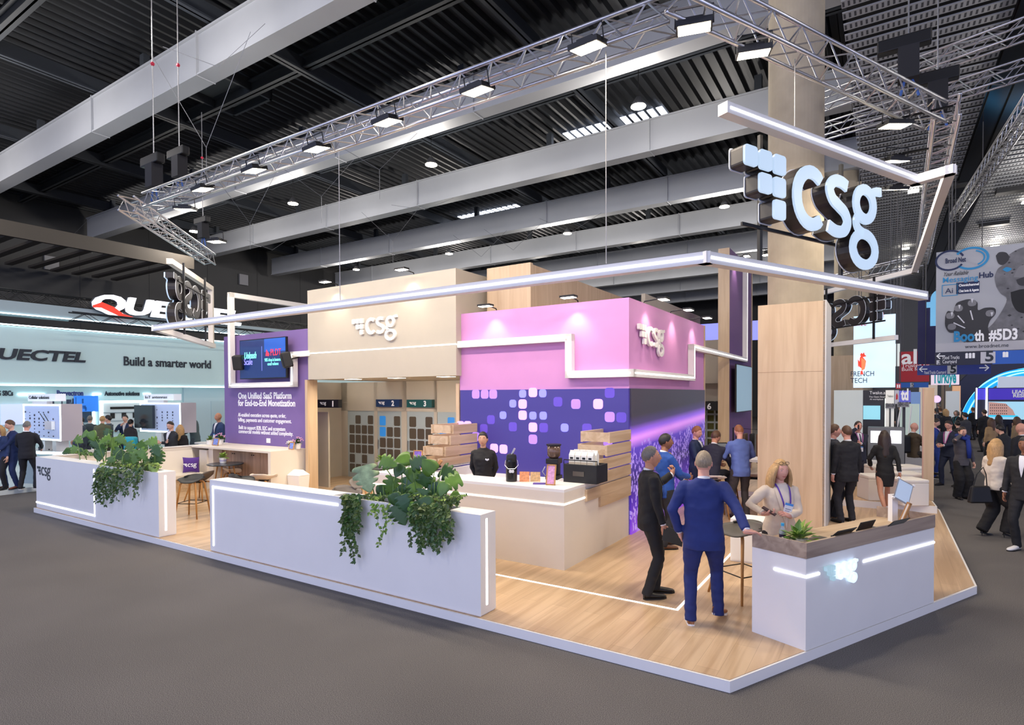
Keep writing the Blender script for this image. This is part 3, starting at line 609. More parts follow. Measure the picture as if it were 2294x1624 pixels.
ot=truss((3.3,9.5),(2.2,28),9.2,'aluminium truss with orange cables high over the aisle')
MB().tube([Vector((-.19-.0585*k*.45,k*.45,.1+.06*math.sin(k*2.1))) for k in range(14)],.03,6).tube([(-.3,2,-.17),(.1,2.1,-.17)],.02,5).tube([(-.38,3.4,-.17),(.0,3.5,-.17)],.02,5).build('orange_cable',mat('cable_orange',(230,74,34),.5),ot)
truss((-1.7,15.6),(5,13.6),9.3,'upper horizontal truss crossing behind the column')
truss((-1.9,16.6),(5,14.8),9.0,'lower horizontal truss crossing behind the column')
truss((8.5,26),(7.6,40),9.2,'distant truss high above the banners')
# ================================================================ stand lighting
FL=glow('flood_face',(255,238,205),26)
def flood(x,y,z,tu,tv,lab,en=190,sz=.17,pz=1.0):
    p=onz(x,y,z) ; q=uvz(p); tgt=W(*q)*.62+W(tu,tv,0)*.38; tgt.z=0; en*=.36
    t=empty('flood_light',lab,'flood light',p); 
    t.rotation_euler=(Vector(tgt)-p).to_track_quat('-Z','Y').to_euler()
    MB().box(-sz-.02,sz+.02,-sz*.75-.02,sz*.75+.02,.0,.06).box(-sz*.6,sz*.6,-sz*.5,sz*.5,.06,.1).build('housing',BLACK,t); MB().box(-sz,sz,-sz*.75,sz*.75,-.004,.0).build('lamp_face',FL,t)
    
    if x==2005:
        im=t.rotation_euler.to_matrix().inverted(); MB().tube([Vector((0,0,.1)),im@(W(.8,q[1],6.62)-p)],.018,6).build('bracket_arm',BLACK,t)
    MB().tube([(-sz-.03,0,.03),(-sz-.03,0,.22),(sz+.03,0,.22),(sz+.03,0,.03)],.01,5).build('yoke',BLACK,t)
    d=(tgt-p).normalized(); lamp('flood_lamp','AREA',p+d*.03,en,WARM,sz*2,target=tgt)
for i,(x,y) in enumerate(((455,425),(570,383),(710,335),(868,275),(1070,205),(1318,108))):
    q=uvz(onz(x,y,6.55)); flood(x,y,6.52,q[0]+.3,10.2,('leftmost','second','third','fourth','fifth','rightmost')[i]+' warm flood light under the front truss',185,pz=2.0)
flood(1555,65,6.5,-2.6,9.5,'upper warm flood light under the angled right truss'); flood(1688,122,6.5,-2.4,11,'lower warm flood light under the angled right truss')
flood(2005,283,6.5,-1.2,12.5,'highest warm flood light beside the aisle truss',150); flood(2005,362,6.5,-2.5,15.5,'middle warm flood light beside the aisle truss',150); flood(2005,425,6.5,-2.5,18.5,'lowest warm flood light beside the aisle truss',150)
flood(415,470,6.4,-13.8,8.6,'front warm flood light under the short left truss',170); flood(485,542,6.4,-14.5,9.2,'rear warm flood light under the short left truss',150)
lampm=glow('spot_face',(255,244,225),20)
def wallspot(u,v,z,du,dv,lab,en=38,rot=0):     # arm lamp on top of a wall, washing it; (du,dv) = outward
    t=bthing('wall_washer',lab,'wall lamp',u,v,z,rot)
    MB().tube([(0,.06,-.05),(0,.02,.04),(0,-.3,.07)],.012,6).build('arm',BLACK,t); MB().box(-.14,.14,-.42,-.26,.04,.075).build('head',BLACK,t); MB().box(-.12,.12,-.41,-.27,.034,.04).build('lamp_face',lampm,t)
    p=W(u+du*.24,v+dv*.24,z+.03); lamp('wall_washer_lamp','SPOT',p,en*1.15,WARM,.02,target=W(u-du*.01,v-dv*.01,z-1.15),spot=math.radians(82),blend=.85)
for i,x in enumerate((755,925)): q=onv(x,630,9.3); wallspot(q[0],9.3,5.06,0,-1,('left','right')[i]+' lamp washing the beige tower')
for i,x in enumerate((1110,1293)): q=onv(x,690,9.47); wallspot(q[0],9.47,4.16,0,-1,('left','right')[i]+' lamp washing the front of the pink wall',30)
for i,x in enumerate((1446,1505,1550)): q=onu(x,690,-3.68); wallspot(-3.68,q[1],4.16,1,0,('nearest','middle','farthest')[i]+' lamp washing the side of the pink wall',30,rot=PI/2)
wallspot(-3.68,17.7,6.4,1,0,'lamp washing the tall purple fin wall',60,rot=PI/2)
# steel cables, hoists
def cable(x,yt,yb,v,lab,w=.006,top=None):
    a=onv(x,yb,v); b=onv(x,yt,v); z1=top if top else b[2]
    o=MB().tube([(0,0,0),(0,0,z1-a[2])],w,5).build('steel_cable',mat('steel_cable',(150,150,152),.4,metal=.7),loc=W(a[0],v,a[2])); setp(o,lab,'cable')
    return a
cable(762,338,683,6.5,'left suspension cable between truss and front light beam'); cable(1358,115,590,6.5,'right suspension cable between truss and front light beam')
o=MB().tube([(0,0,0),(0,0,.9)],.006,5).build('steel_cable',MATS['steel_cable'],loc=W(-.95,7.95,5.7)); setp(o,'cable above the big glowing letters carrying the upper beam','cable')
def hoist(x,y,v,lab,ztop=12,rot=0):
    q=onv(x,y,v); t=bthing('chain_hoist',lab,'hoist',q[0],v,q[2],rot)
    MB().box(-.14,.14,-.12,.12,-.28,.22).build('chain_bag',mat('bag_black',(28,28,32),.8),t); MB().box(-.42,.3,-.09,.09,.22,.42).build('motor',BLACK,t,bevel=.02)
    MB().tube([(0,0,.42),(0,0,ztop-q[2])],.012,5).build('chain',mat('steel_cable',(150,150,152),.4,metal=.7),t)
    MB().tube([(-.05,0,-.28),(-.12,0,-.55)],.02,5).tube([(.05,0,-.28),(.14,0,-.55)],.02,5).build('blue_sling',mat('sling_blue',(50,90,160),.6),t)
    MB().ball((0,0,min(2.4,ztop-q[2]-.3)),.045,n=8,m=5).build('red_shackle',mat('shackle_red',(190,30,60),.5),t)
hoist(345,392,6.6,'black chain hoist left of the front truss corner'); hoist(402,372,7.6,'black chain hoist with large bag above the left truss corner'); hoist(455,515,11,'small hoist behind the short left truss')
hoist(2035,140,11.2,'large black chain hoist above the right truss corner',11.5); hoist(2100,215,12.4,'second black chain hoist beside the right truss corner',11.5)
RIG=mat('rig_wire',(120,122,126),.5,metal=.5)
wires=[((0,0),(350,118)),((80,0),(385,75)),]
def wire3(p,q,lab):
    a=W(*p);b=W(*q); o=MB().tube([(0,0,0),b-a],.008,4).build('rigging_wire',RIG,loc=a); setp(o,lab,'rigging wire',group='rigging wires under the roof')
k=0
for (x,y,v,l) in ((205,485,16,2),(462,330,9,1),(489,150,9,0),(850,380,15.8,1),(1078,575,28,0),(1150,560,28,0),(720,440,16.2,1),(1280,520,28,0),(560,500,15,1),(950,470,22,0),(880,540,22,1),(610,560,22,0)):
    q=onv(x,y,v); zt=12.0; k+=1
    wire3(q,(q[0]-1.6,v-.6,zt),'thin rigging wire slanting down from a roof girder'); wire3(q,(q[0]+1.6,v+.3,zt),'thin rigging wire slanting down from a roof girder')
    if l: wire3(q,(q[0],v,q[2]-l*1.1),'thin rigging wire slanting down from a roof girder')
# ================================================================ furniture
SHG=mat('shell_charcoal',(52,54,56),.5); SHC=mat('shell_cream',(226,214,200),.5); SHD=mat('shell_taupe',(92,84,80),.5)
def shellmesh(w,d,back,arm=.06,n=12):
    # a moulded seat shell: flat front, sides and back curling up
    vs=[];fs=[]
    for j in range(n+1):
        t=j/n
        for i in range(n+1):
            s=i/n*2-1
            y=-d/2+d*t; rr=1-.18*(2*t-1)**4; x=s*w/2*rr*(1-.1*max(0,t-.6))
            z=back*max(0,(t-.5)/.5)**1.6*(1-.5*s**4)+arm*abs(s)**2.6*math.sin(PI*min(1,.12+t*.86))-.03*(1-t)**3
            y2=y-.02*s*s+(.04*t if back>.2 else 0)
            if t>.6: y2-= .16*(abs(s)**3)*((t-.6)/.4)**2
            if t<.3: y2+=.10*(abs(s)**3)*((.3-t)/.3)**2
            vs.append((x,y2,z))
    for j in range(n):
        for i in range(n): a=j*(n+1)+i; fs.append((a,a+1,a+n+2,a+n+1))
    m=MB(); m.add(vs,fs); return m
def stool(name,lab,u,v,z0,rot,seatz,sm,w=.46,d=.42,back=.1,arm=.05,spread=.23,foot=True,grp=None,cat='stool',wcoord=None):
    t=bthing(name,lab,cat,u,v,z0,rot,grp)
    s=shellmesh(w,d,back,arm).build('seat_shell',sm,t,smooth=True,loc=(0,0,seatz)); md=s.modifiers.new('s','SOLIDIFY'); md.thickness=.014
    for sx in(-1,1):
        for sy in(-1,1):
            MB().tube([(sx*.06,sy*.07,seatz-.025),(sx*.13,sy*.13,seatz-.035),(sx*.155,sy*.15,seatz-.075),(sx*spread,sy*spread,0)],[.018,.019,.02,.014],7).build('leg',LEGW,t,smooth=True)
    MB().box(-.1,.1,-.1,.1,seatz-.04,seatz-.015).build('seat_mount',BLACK,t)
    if foot:
        zf=.3; k=spread-(spread-.155)*zf/(seatz-.075)
        MB().tube([(-k,-k,zf),(k,-k,zf),(k,k,zf),(-k,k,zf),(-k,-k,zf)],.008,5).build('footrest',BLACK,t)
    return t
q=uvz(onz(432,1158,HP)); stool('bar_stool','dark bar stool with beech legs in the gap between the white planters',q[0],q[1],HP,.5,.74,SHG)
stool('bar_stool','dark bar stool with beech legs beside the reception desk',-1.42,7.3,HP,-.6,.78,mat('shell_olive_grey',(84,80,72),.45),w=.5,d=.46,spread=.27)
for i,(x,y,rt) in enumerate(((520,1110,.2),(478,1112,-.5))): pass
for i,(x,y,s,rt,lab,sm,sz,bk) in enumerate((
  (545,1128,1,2.2,'low black shell chair in front of the small round table',SHG,.45,.22),
  (450,1120,1,-1.2,'low dark shell chair beside the bench, next to the bar stool',SHD,.45,.24),
  (590,1118,1,-2.6,'cream shell chair pushed against the oak bar cabinet',SHC,.46,.16),
  (520,1098,1,2.8,'cream shell chair at the far side of the round table',SHC,.46,.16),
  (775,1160,1,1.2,'taupe shell chair left of the monstera in the meeting area',SHD,.42,.2),
  (815,1128,1,.2,'taupe shell chair behind another by the meeting room doors',SHD,.42,.2))):
    q=uvz(onz(x,y,HP)); stool('shell_chair',lab,q[0],q[1],HP,rt,sz,sm,w=.56,d=.5,back=bk,arm=.14,spread=.24,foot=False,cat='chair')
def rtable(u,v,z0,h,r,lab,tm):
    t=bthing('round_table',lab,'table',u,v,z0); MB().lathe([(r-.01,h-.03),(r,h-.015),(r,h-.008),(r-.01,h)],36).build('tabletop',tm,t)
    for a in range(4): MB().tube([(r*.45*math.cos(a*PI/2+.6),r*.45*math.sin(a*PI/2+.6),h-.03),(r*.75*math.cos(a*PI/2+.6),r*.75*math.sin(a*PI/2+.6),0)],[.02,.013],7).build('leg',LEGW,t)
    return t
TBK=mat('table_dark',(52,62,72),.25)
q=uvz(onz(505,1038,HP+.74)); rtable(q[0],q[1],HP,.74,.42,'small round dark table with beech legs by the bench',TBK); tq=q
q=uvz(onz(858,1046,HP+.74)); rtable(q[0],q[1],HP,.74,.4,'small round dark table by the meeting room doors',mat('table_black',(40,38,40),.3)); tq2=q
# oak bar cabinet along the purple wall, low side wall and bench
t=bthing('bar_cabinet','oak fronted bar cabinet with cream end under the purple wall','cabinet',-15.2,8.44,HP)
MB().box(-.35,3.1,0,1.0,1.06,1.105).build('worktop',CREAM,t); MB().box(3.0,3.1,0,1.0,0,1.06).build('end_panel',CREAM,t)
for i in range(6):
    d=MB().box(.55+.41*i,.952+.41*i,.35,.375,.06,1.05).build('door',wood('cabinet_oak',(176,146,122),(146,118,96)),t)
    if i in(1,3,5): MB().tube([(.62+.41*i,.345,.93),(.62+.41*i,.33,.93)],.014,6).tube([(.6+.41*i+.1,.345,.93),(.6+.41*i+.1,.33,.93)],.014,6).build('knobs',BLACK,d)
MB().box(.35,.55,.1,.4,0,1.06).box(.0,.35,.05,1,0,1.0).build('side_panel',CREAM,t)
t=bthing('low_side_wall','low cream side wall closing the left edge of the stand','partition',-15.58,5.4,HP); MB().box(0,.1,0,4.05,0,1.107).build('body',CREAM,t); MB().box(-.005,.12,0,4.05,1.09,1.112).build('top_edge',WHITE,t)
t=bthing('bench','long cream upholstered bench with slanted back along the side wall','bench',-15.45,5.5,HP)
MB().box(0,.62,0,2.9,.32,.45).build('seat_pad',CREAM,t,bevel=.03); MB().box(0,.56,.0,2.9,0,.32).build('oak_base',OAKX,t)
m=MB(); m.add([(0,0,.45),(.22,0,.45),(.06,0,1.0),(0,0,1.0),(0,2.9,.45),(.22,2.9,.45),(.06,2.9,1.0),(0,2.9,1.0)],[(0,1,2,3),(7,6,5,4),(0,3,7,4),(1,5,6,2),(2,6,7,3),(0,4,5,1)]); m.build('slanted_back',CREAM,t)
q=uvz(onz(440,1048,HP+.46)); qv=min(8.15,onu(441,1045,-14.95)[1]); t=empty('cushion','purple square cushion with white logo on the bench','cushion',W(-14.98,qv,HP+.452),-TH+.75); print('CUSH',qv,onu(441,1045,-14.95))
vs=[];n=8
for sgn in(1,-1):
    for j in range(n+1):
        for i in range(n+1):
            a,b=i/n*2-1,j/n*2-1; pin=1-.09*(1-a*a)*abs(b)**4-.0; pn2=1-.09*(1-b*b)*abs(a)**4
            vs.append((a*.2*pn2,-sgn*.06*((1-a**4)*(1-b**4)),.2+b*.2*pin))
fs=[]
for k in range(2):
    for j in range(n):
        for i in range(n):
            a=k*81+j*9+i; f=(a,a+1,a+10,a+9); fs.append(f if k==0 else f[::-1])
MB().add(vs,fs).build('cushion_cover',mat('cushion_purple',(86,52,140),.8),t,smooth=True)
logo_part(t,.085,.004,-.155,.155,TXTW,y=-.064)
t=bthing('waste_bin','white swing-lid waste bin at the end of the bar cabinet','bin',*uvz(aty(668,1000,14.05))[:2],HP,.1)
MB().add([(-.17,-.14,0),(.17,-.14,0),(.17,.14,0),(-.17,.14,0),(-.2,-.17,.5),(.2,-.17,.5),(.2,.17,.5),(-.2,.17,.5)],[(3,2,1,0),(0,1,5,4),(1,2,6,5),(2,3,7,6),(3,0,4,7),(4,5,6,7)]).build('bin_body',WHITE,t,bevel=.01)
MB().add([(-.21,-.18,.5),(.21,-.18,.5),(.21,.18,.5),(-.21,.18,.5),(-.13,-.03,.63),(.13,-.03,.63),(.13,.03,.63),(-.13,.03,.63)],[(3,2,1,0),(0,1,5,4),(1,2,6,5),(2,3,7,6),(3,0,4,7),(4,5,6,7)]).build('swing_lid',WHITE,t,bevel=.01)
# ---------------------------------------------------------------- plants
LG=[mat('leaf_deep',(56,92,40),.4,noise_amt=.25,noise_scale=6),mat('leaf_mid',(92,130,48),.42,noise_amt=.25,noise_scale=6),mat('leaf_blue_green',(54,92,56),.4,noise_amt=.2,noise_scale=6),mat('leaf_pale',(150,172,128),.45,noise_amt=.35,noise_scale=12),mat('leaf_vine',(76,98,44),.45,noise_amt=.4,noise_scale=9),mat('leaf_lime',(140,168,70),.45,noise_amt=.3,noise_scale=14)]
STEM=mat('plant_stem',(92,128,62),.5)
def leafshape(mon,n=20):
    pts=[]
    for i in range(n+1):        # half outline, base to tip; heart shape; y along leaf
        t=i/n; w=.5*math.sin(PI*t**.72)**.8*(1.08-.25*t); y=t-.13*math.sin(PI*min(1,t*2.6))*(1 if t<.38 else 0)
        if mon and i in(6,10,14): w*=.5
        if mon and i in (5,7,9,11,13,15): w*=.97
        pts.append((w,y))
    return pts
def add_leaf(m,p,up,out,size,mon=False,curl=.25,mi=0):
    # p = leaf base, 'out' direction towards the tip, 'up' the face normal
    out=Vector(out).normalized(); up=(Vector(up)-Vector(up).dot(out)*out).normalized(); sd=out.cross(up); m.mi=mi
    pts=leafshape(mon,20 if mon else 8); vs=[];k=len(pts)
    for w_,y in pts:
        for s in(-1,-.5,0,.5,1):
            x=w_*s; z=-curl*(y**2)*.6+.22*abs(x)-.25*abs(x)**2*2
            vs.append(Vector(p)+out*(y*size)+sd*(x*size)+up*(z*size))
    fs=[]
    for i in range(k-1):
        for j in range(4): a=i*5+j; fs.append((a,a+1,a+6,a+5))
    m.add(vs,fs)
def small_leaf(m,p,out,up,s,mi=0):
    out=out.normalized(); sd=out.cross(up); 
    if sd.length<1e-4: sd=out.orthogonal()
    sd.normalize(); up=sd.cross(out); m.mi=mi
    m.add([p,p+out*.45*s+sd*.32*s+up*.06*s,p+out*s-up*.1*s,p+out*.45*s-sd*.32*s+up*.06*s,p+out*.5*s-up*.03*s],[(0,1,4),(1,2,4),(2,3,4),(3,0,4)])
RD=random.Random(3)
def monstera(lab,base,leaves,v=5.25,mats=(0,1,2),name='monstera'):
    o=W(*base); t=empty(name,lab,'plant',o); m=MB(); st=MB()
    for (x,y,px,ang,mi) in leaves:
        vv=v+RD.uniform(-.22,.3); 
        if y>1125 and x>700: vv=5.02
        q=onv(x,y,vv); c=W(*q)-o; s=px*(c+o).y/1307*.92
        a=math.radians(ang); out=Vector((math.sin(a),-.25,-math.cos(a))); up=Vector((RD.uniform(-.5,.4),-1,RD.uniform(.1,.9)))
        b=c-out.normalized()*s*.42
        add_leaf(m,b,up,out,s,mon=px*(c+o).y>300 and mi!=5,mi=mi,curl=RD.uniform(.1,.4))
        rx=c.x*.8+RD.uniform(-.1,.1); r=Vector((rx,-.639*rx+.06+RD.uniform(-.04,.04),-.08)); mid=(r+b)/2+Vector((0,0,.12))
        st.tube([r,mid,b],[.009,.007,.004],5)
    m.build('foliage',LG,t,smooth=True).modifiers.new('s','SOLIDIFY').thickness=.002; st.build('stems',STEM,t,smooth=True)
    return t
monstera('large split-leaf monstera rising from the long planter wall',(-4.95,5.25,1.16),
 [(820,1068,68,15,3),(868,1036,44,75,1),(905,1028,40,-80,1),(935,1036,46,120,0),(962,1046,44,-140,1),(877,1086,48,-20,1),(922,1082,70,-12,2),(857,1100,38,0,0),(952,1072,46,150,0),(975,1104,62,5,2),(1012,1078,56,-70,1),(1004,1060,48,60,0),(946,1112,44,-15,0),(905,1126,46,20,2),(992,1094,38,-20,1),(899,1104,42,35,0),(965,1084,42,-120,1),(934,1096,44,30,1),(893,1052,36,-30,0),(842,1120,34,-10,0),(925,1062,40,0,1),(885,1118,38,20,0),(1020,1112,30,-60,1),(955,1128,40,15,0),(895,1150,56,28,0),(930,1148,54,-22,1)])
monstera('bushy monstera spreading over the left planter wall',(-12.0,5.25,1.16),
 [(175,985,24,60,1),(190,972,22,-40,1),(212,992,30,30,0),(235,985,32,-60,1),(226,1008,34,20,0),(255,992,34,20,1),(262,1018,38,-30,0),(290,1002,34,20,1),(282,1028,38,10,0),(305,1022,36,-20,1),(318,998,32,60,0),(340,990,30,-80,1),(350,1008,30,30,2),(352,1030,36,-10,0),(330,1040,32,0,1),(248,1035,32,10,1),(300,1045,30,0,0),(270,985,30,60,1),(318,1018,34,40,1),(240,970,26,-20,0),(222,1020,26,10,0),(205,975,26,20,1),(355,1018,28,-30,1),(272,1045,30,-10,0),(345,1048,28,10,5)],v=5.3)
monstera('small cluster of broad leaves at the back of the left planter',(-14.3,5.9,1.13),[(150,1010,20,80,0),(165,1008,24,-30,1),(180,1012,18,40,0),(192,1014,16,-60,1),(158,1016,14,30,1)],v=5.95,name='trailing_plant')
def vine(lab,strands,mi=(4,0),ls=.055,seed=1,v=5.03,dens=1.0):
    R=random.Random(seed); q=onv(strands[0][0],strands[0][1],v); o=W(*q); t=empty('trailing_vine',lab,'plant',o); m=MB();st=MB()
    for (x0,y0,x1,y1) in strands:
        a=W(*onv(x0,y0,v))-o; b=W(*onv(x1,y1,v-.02))-o; n=max(5,int((b-a).length/.028*dens)); pts=[]
        wob=R.uniform(-.06,.06)
        for i in range(n+1):
            t_=i/n; pts.append(a.lerp(b,t_)+Vector((wob*math.sin(t_*PI*1.5)+R.uniform(-.012,.012),-.04*math.sin(PI*t_)-.03*R.random(),0)))
        st.tube(pts,.0025,3)
        for i,p in enumerate(pts):
            for _ in range(2):
                out=Vector((R.uniform(-1,1),R.uniform(-.9,.1),R.uniform(-1.2,.15))); s=ls*R.uniform(.6,1.25)*(1-.3*i/n)
                small_leaf(m,p,out,Vector((R.uniform(-.4,.4),-1,R.uniform(0,.8))),s,mi[R.random()<.35])
    m.build('foliage',LG,t).modifiers.new('s','SOLIDIFY').thickness=.001; st.build('stems',STEM,t); return t
def fan(xa,xb,ya,yb,n,seed,spread=10):
    R=random.Random(seed); return [(xa+(xb-xa)*i/(n-1)+R.uniform(-2,2),ya+R.uniform(-2,6),xa+(xb-xa)*i/(n-1)+R.uniform(-spread,spread),yb-R.uniform(0,.62)*(yb-ya)) for i in range(n)]
vine('dense dark vine hanging lowest at the left end of the long planter',fan(772,800,1108,1215,12,1)+[(780,1115,788,1258),(786,1120,778,1238),(790,1115,796,1240),(805,1110,806,1180)],ls=.075,seed=2)
vine('sparse ivy strands hanging at the middle of the long planter',[(845,1128,840,1155),(850,1130,852,1205),(862,1130,856,1222),(870,1128,864,1190),(868,1130,872,1170),(838,1128,830,1150)],mi=(1,5),ls=.06,seed=3,dens=.6)
vine('full vine hanging below the monstera on the long planter',fan(925,1000,1128,1232,26,4,14)+[(955,1140,952,1235),(985,1140,1002,1205)],ls=.075,seed=5)
vine('creeping vine lying along the top of the long planter',[(x,1126+R_*2,x+18,1120+R_*3) for x,R_ in zip(range(775,1020,7),[RD.uniform(-1,2) for _ in range(60)])]+[(x,1112+RD.uniform(-4,6),x+20,1106+RD.uniform(-4,8)) for x in range(775,1010,9)]+[(990+5*k,1122-2*k,1006+6*k,1118-2*k) for k in range(6)]+[(996,1128,1030,1118),(1002,1112,1036,1106)],mi=(4,5),ls=.055,seed=6,v=5.2)
vine('dense ivy hanging on the left planter nearest its light line',fan(222,262,1048,1128,16,7,7)+[(222,1060,221,1125),(232,1050,238,1130)],ls=.085,seed=8,dens=.7)
vine('ivy hanging on the right part of the left planter',fan(268,320,1048,1112,14,9,8)+[(262,1060,264,1120),(308,1055,306,1115)],ls=.08,seed=10,dens=.6)
vine('creeping vine along the top of the left planter',[(x,1040+RD.uniform(-4,8),x+14,1036+RD.uniform(-3,9)) for x in range(224,352,6)],mi=(4,5),ls=.08,seed=11,v=5.2,dens=.7)
vine('fine creeper along the back edge of the left planter',[(x,1016,x+12,1012) for x in range(145,215,6)],mi=(4,1),ls=.07,seed=12,v=5.9,dens=.6)
def potplant(lab,p,r=.07,h=.11,fol=.12,mi=(1,5),seed=1,flower=None,band=False,rz=0,cat='potted plant'):
    R=random.Random(seed); t=empty('potted_plant',lab,cat,p); pm=WHITE
    MB().lathe([(r*.72,0),(r*.8,.01),(r,h),(r*.9,h),(r*.88,h-.015),(0.001,h-.02)],20).build('pot',pm,t,smooth=False)
    if band: MB().lathe([(r*.86,h*.35),(r*.93,h*.62)],20).build('pot_band',mat('pot_lilac',(190,185,215),.5),t)
    m=MB()
    for i in range(70):
        a=R.uniform(0,2*PI); e=R.uniform(.15,1.4); d=Vector((math.cos(a)*math.cos(e),math.sin(a)*math.cos(e),math.sin(e))); s=fol*R.uniform(.5,1.1)
        add=Vector((0,0,h-.02))+d*fol*R.uniform(.1,.6); small_leaf(m,add,d+Vector((0,0,-.2)),Vector((0,0,1)),s*.62,mi[R.random()<.5])
    m.build('foliage',LG,t)
    if flower:
        m=MB()
        for i in range(26):
            a=R.uniform(0,2*PI);e=R.uniform(.3,1.5); d=Vector((math.cos(a)*math.cos(e),math.sin(a)*math.cos(e),math.sin(e)))
            m.ball(Vector((0,0,h))+d*fol*R.uniform(.85,1.1),.014,n=6,m=4)
        m.build('blossoms',mat('blossom_'+flower,{'pink':(214,160,190),'cream':(240,232,214)}[flower],.6),t)
    return t
z=HP+.74
potplant('small lime potted plant in white pot on the bench side table',W(tq[0]-.1,tq[1],z),.09,.14,.17,(5,5),1,band=True)
potplant('spiky green plant in white pot on the table by the meeting rooms',W(tq2[0]-.05,tq2[1],z),.09,.14,.17,(1,5),2)
potplant('green plant in white pot at the far end of the bar cabinet',onz(470,996,1.208),.085,.13,.13,(1,1),3)
potplant('pink flowering plant in white pot at the far end of the bar cabinet',onz(494,995,1.208),.085,.14,.15,(0,1),4,'pink')
potplant('pink flowering plant in white pot at the near end of the bar cabinet',W(onv(667,1000,9.2)[0],9.2,1.208),.085,.14,.15,(0,1),5,'pink')
potplant('cream flowers tucked behind the photo frame on the bar cabinet',W(onv(650,1000,9.25)[0],9.25,1.208),.05,.08,.1,(0,1),6,'cream')
def photoframe(lab,p,w=.13,h=.1,rz=0,m=None,tilt=.2):
    t=empty('photo_frame',lab,'picture frame',p,rz); t.rotation_euler=(-tilt,0,rz)
    f=MB(); f.box(-w,w,-.01,.01,0,.018).box(-w,w,-.01,.01,2*h-.018,2*h).box(-w,-w+.018,-.01,.01,0,2*h).box(w-.018,w,-.01,.01,0,2*h); f.build('oak_frame',LEGW,t)
    MB().box(-w+.018,w-.018,-.004,.004,.018,2*h-.018).build('picture',m or mat('photo_blue',(120,140,210),.4,noise_amt=.5,noise_scale=25),t); MB().obox((0,.01,h*1.5),(0,.02+h*.8,.0),.03,.006).build('easel_leg',LEGW,t); return t
photoframe('small oak framed picture at the far end of the bar cabinet',onz(482,998,1.21),rz=-TH); photoframe('small oak framed picture at the near end of the bar cabinet',W(onv(652,1003,9.02)[0],9.02,1.21),.09,.09,rz=-TH)
# ---------------------------------------------------------------- coffee bar items
CT=HP+1.105
def on(x,y,z=CT): return onz(x,y,z)
t=empty('airpot','tall black pump airpot with silver handle on the coffee counter','vacuum jug',on(1146,1078))
MB().lathe([(.08,0),(.085,.01),(.085,.3),(.075,.33)],24).build('body',mat('gloss_black',(20,20,22),.2),t,smooth=False); MB().lathe([(.075,.33),(.08,.35),(.07,.4),(.02,.42)],20).build('lid',BLK,t); MB().obox((0,-.02,.40),(.05,-.04,.5),.035,.02).build('pump_lever',ALU,t)
MB().tube([(-.088,-.02,.32),(-.1,-.06,.25),(-.05,-.1,.2),(.05,-.1,.2),(.1,-.06,.25),(.088,-.02,.32)],.005,5).build('carry_handle',ALU,t); MB().ball((0,-.078,.16),.04,1,.2,1,8,6).build('round_emblem',mat('emblem_white',(220,220,222),.5),t)
def card(lab,x,y,c,w,h,rz=.1):
    t=empty('counter_card',lab,'card',on(x,y),rz-.2); t.rotation_euler=(-.15,0,rz-.2); MB().box(-w,w,-.002,.002,0,h).build('card_sheet',mat('card_'+str(c[0])+str(c[2]),c,.5,noise_amt=.3,noise_scale=30),t); return t
card('square card with orange sunburst print leaning on the coffee counter',1175,1079,(226,150,100),.075,.15); card('square kraft menu card beside the sunburst card',1199,1079,(206,168,118),.075,.145)
o=MB().box(-.09,.09,-.06,.06,0,.012).build('napkin_stack',mat('napkin_purple',(96,76,160),.6),loc=on(1208,1084),rotz=-.1); setp(o,'flat purple pad lying on the coffee counter','pad')
t=photoframe('oak easel frame with pink menu on the coffee counter corner',on(1233,1087),.07,.15,rz=-.35,m=mat('menu_pink',(206,150,190),.5,noise_amt=.25,noise_scale=40),tilt=.25)
t=empty('coffee_grinder','black coffee grinder with clear bean hopper on the coffee counter','coffee grinder',on(1243,1077)+Vector((0,.2,0)),-.4)
MB().box(-.1,.1,-.12,.12,0,.06).box(-.07,.07,0,.12,.06,.3).box(-.1,.1,-.1,.12,.24,.32).build('body',BLK,t,bevel=.01); MB().lathe([(.06,.32),(.1,.36),(.105,.52)],16).build('bean_hopper',mat('hopper_brown',(98,76,64),.15),t,smooth=True); MB().lathe([(.115,.52),(.115,.54)],16).build('hopper_lid',BLK,t); MB().tube([(-.1,-.1,.05),(-.14,-.13,.12),(-.1,-.13,.2)],.008,5).build('portafilter',ALU,t)
t=bthing('black_caddy','large black caddy crate holding milk cartons on the coffee counter','crate',*uvz(on(1300,1082))[:2],CT)
MB().box(-.27,.27,-.02,.02,0,.27).box(-.27,.27,.34,.38,0,.27).box(-.27,-.24,.02,.34,0,.27).box(.24,.27,.02,.34,0,.27).box(-.24,.24,.02,.34,0,.02).build('crate_body',BLK,t,bevel=.006); MB().tube([(-.27,0,.27),(-.27,0,.33),(.27,0,.33),(.27,0,.27)],.008,5).build('top_rail',BLACK,t); MB().box(-.11,.07,-.026,-.02,.1,.17).build('nameplate',mat('plate_grey',(96,92,86),.3,metal=.5),t)
cw=_c=None
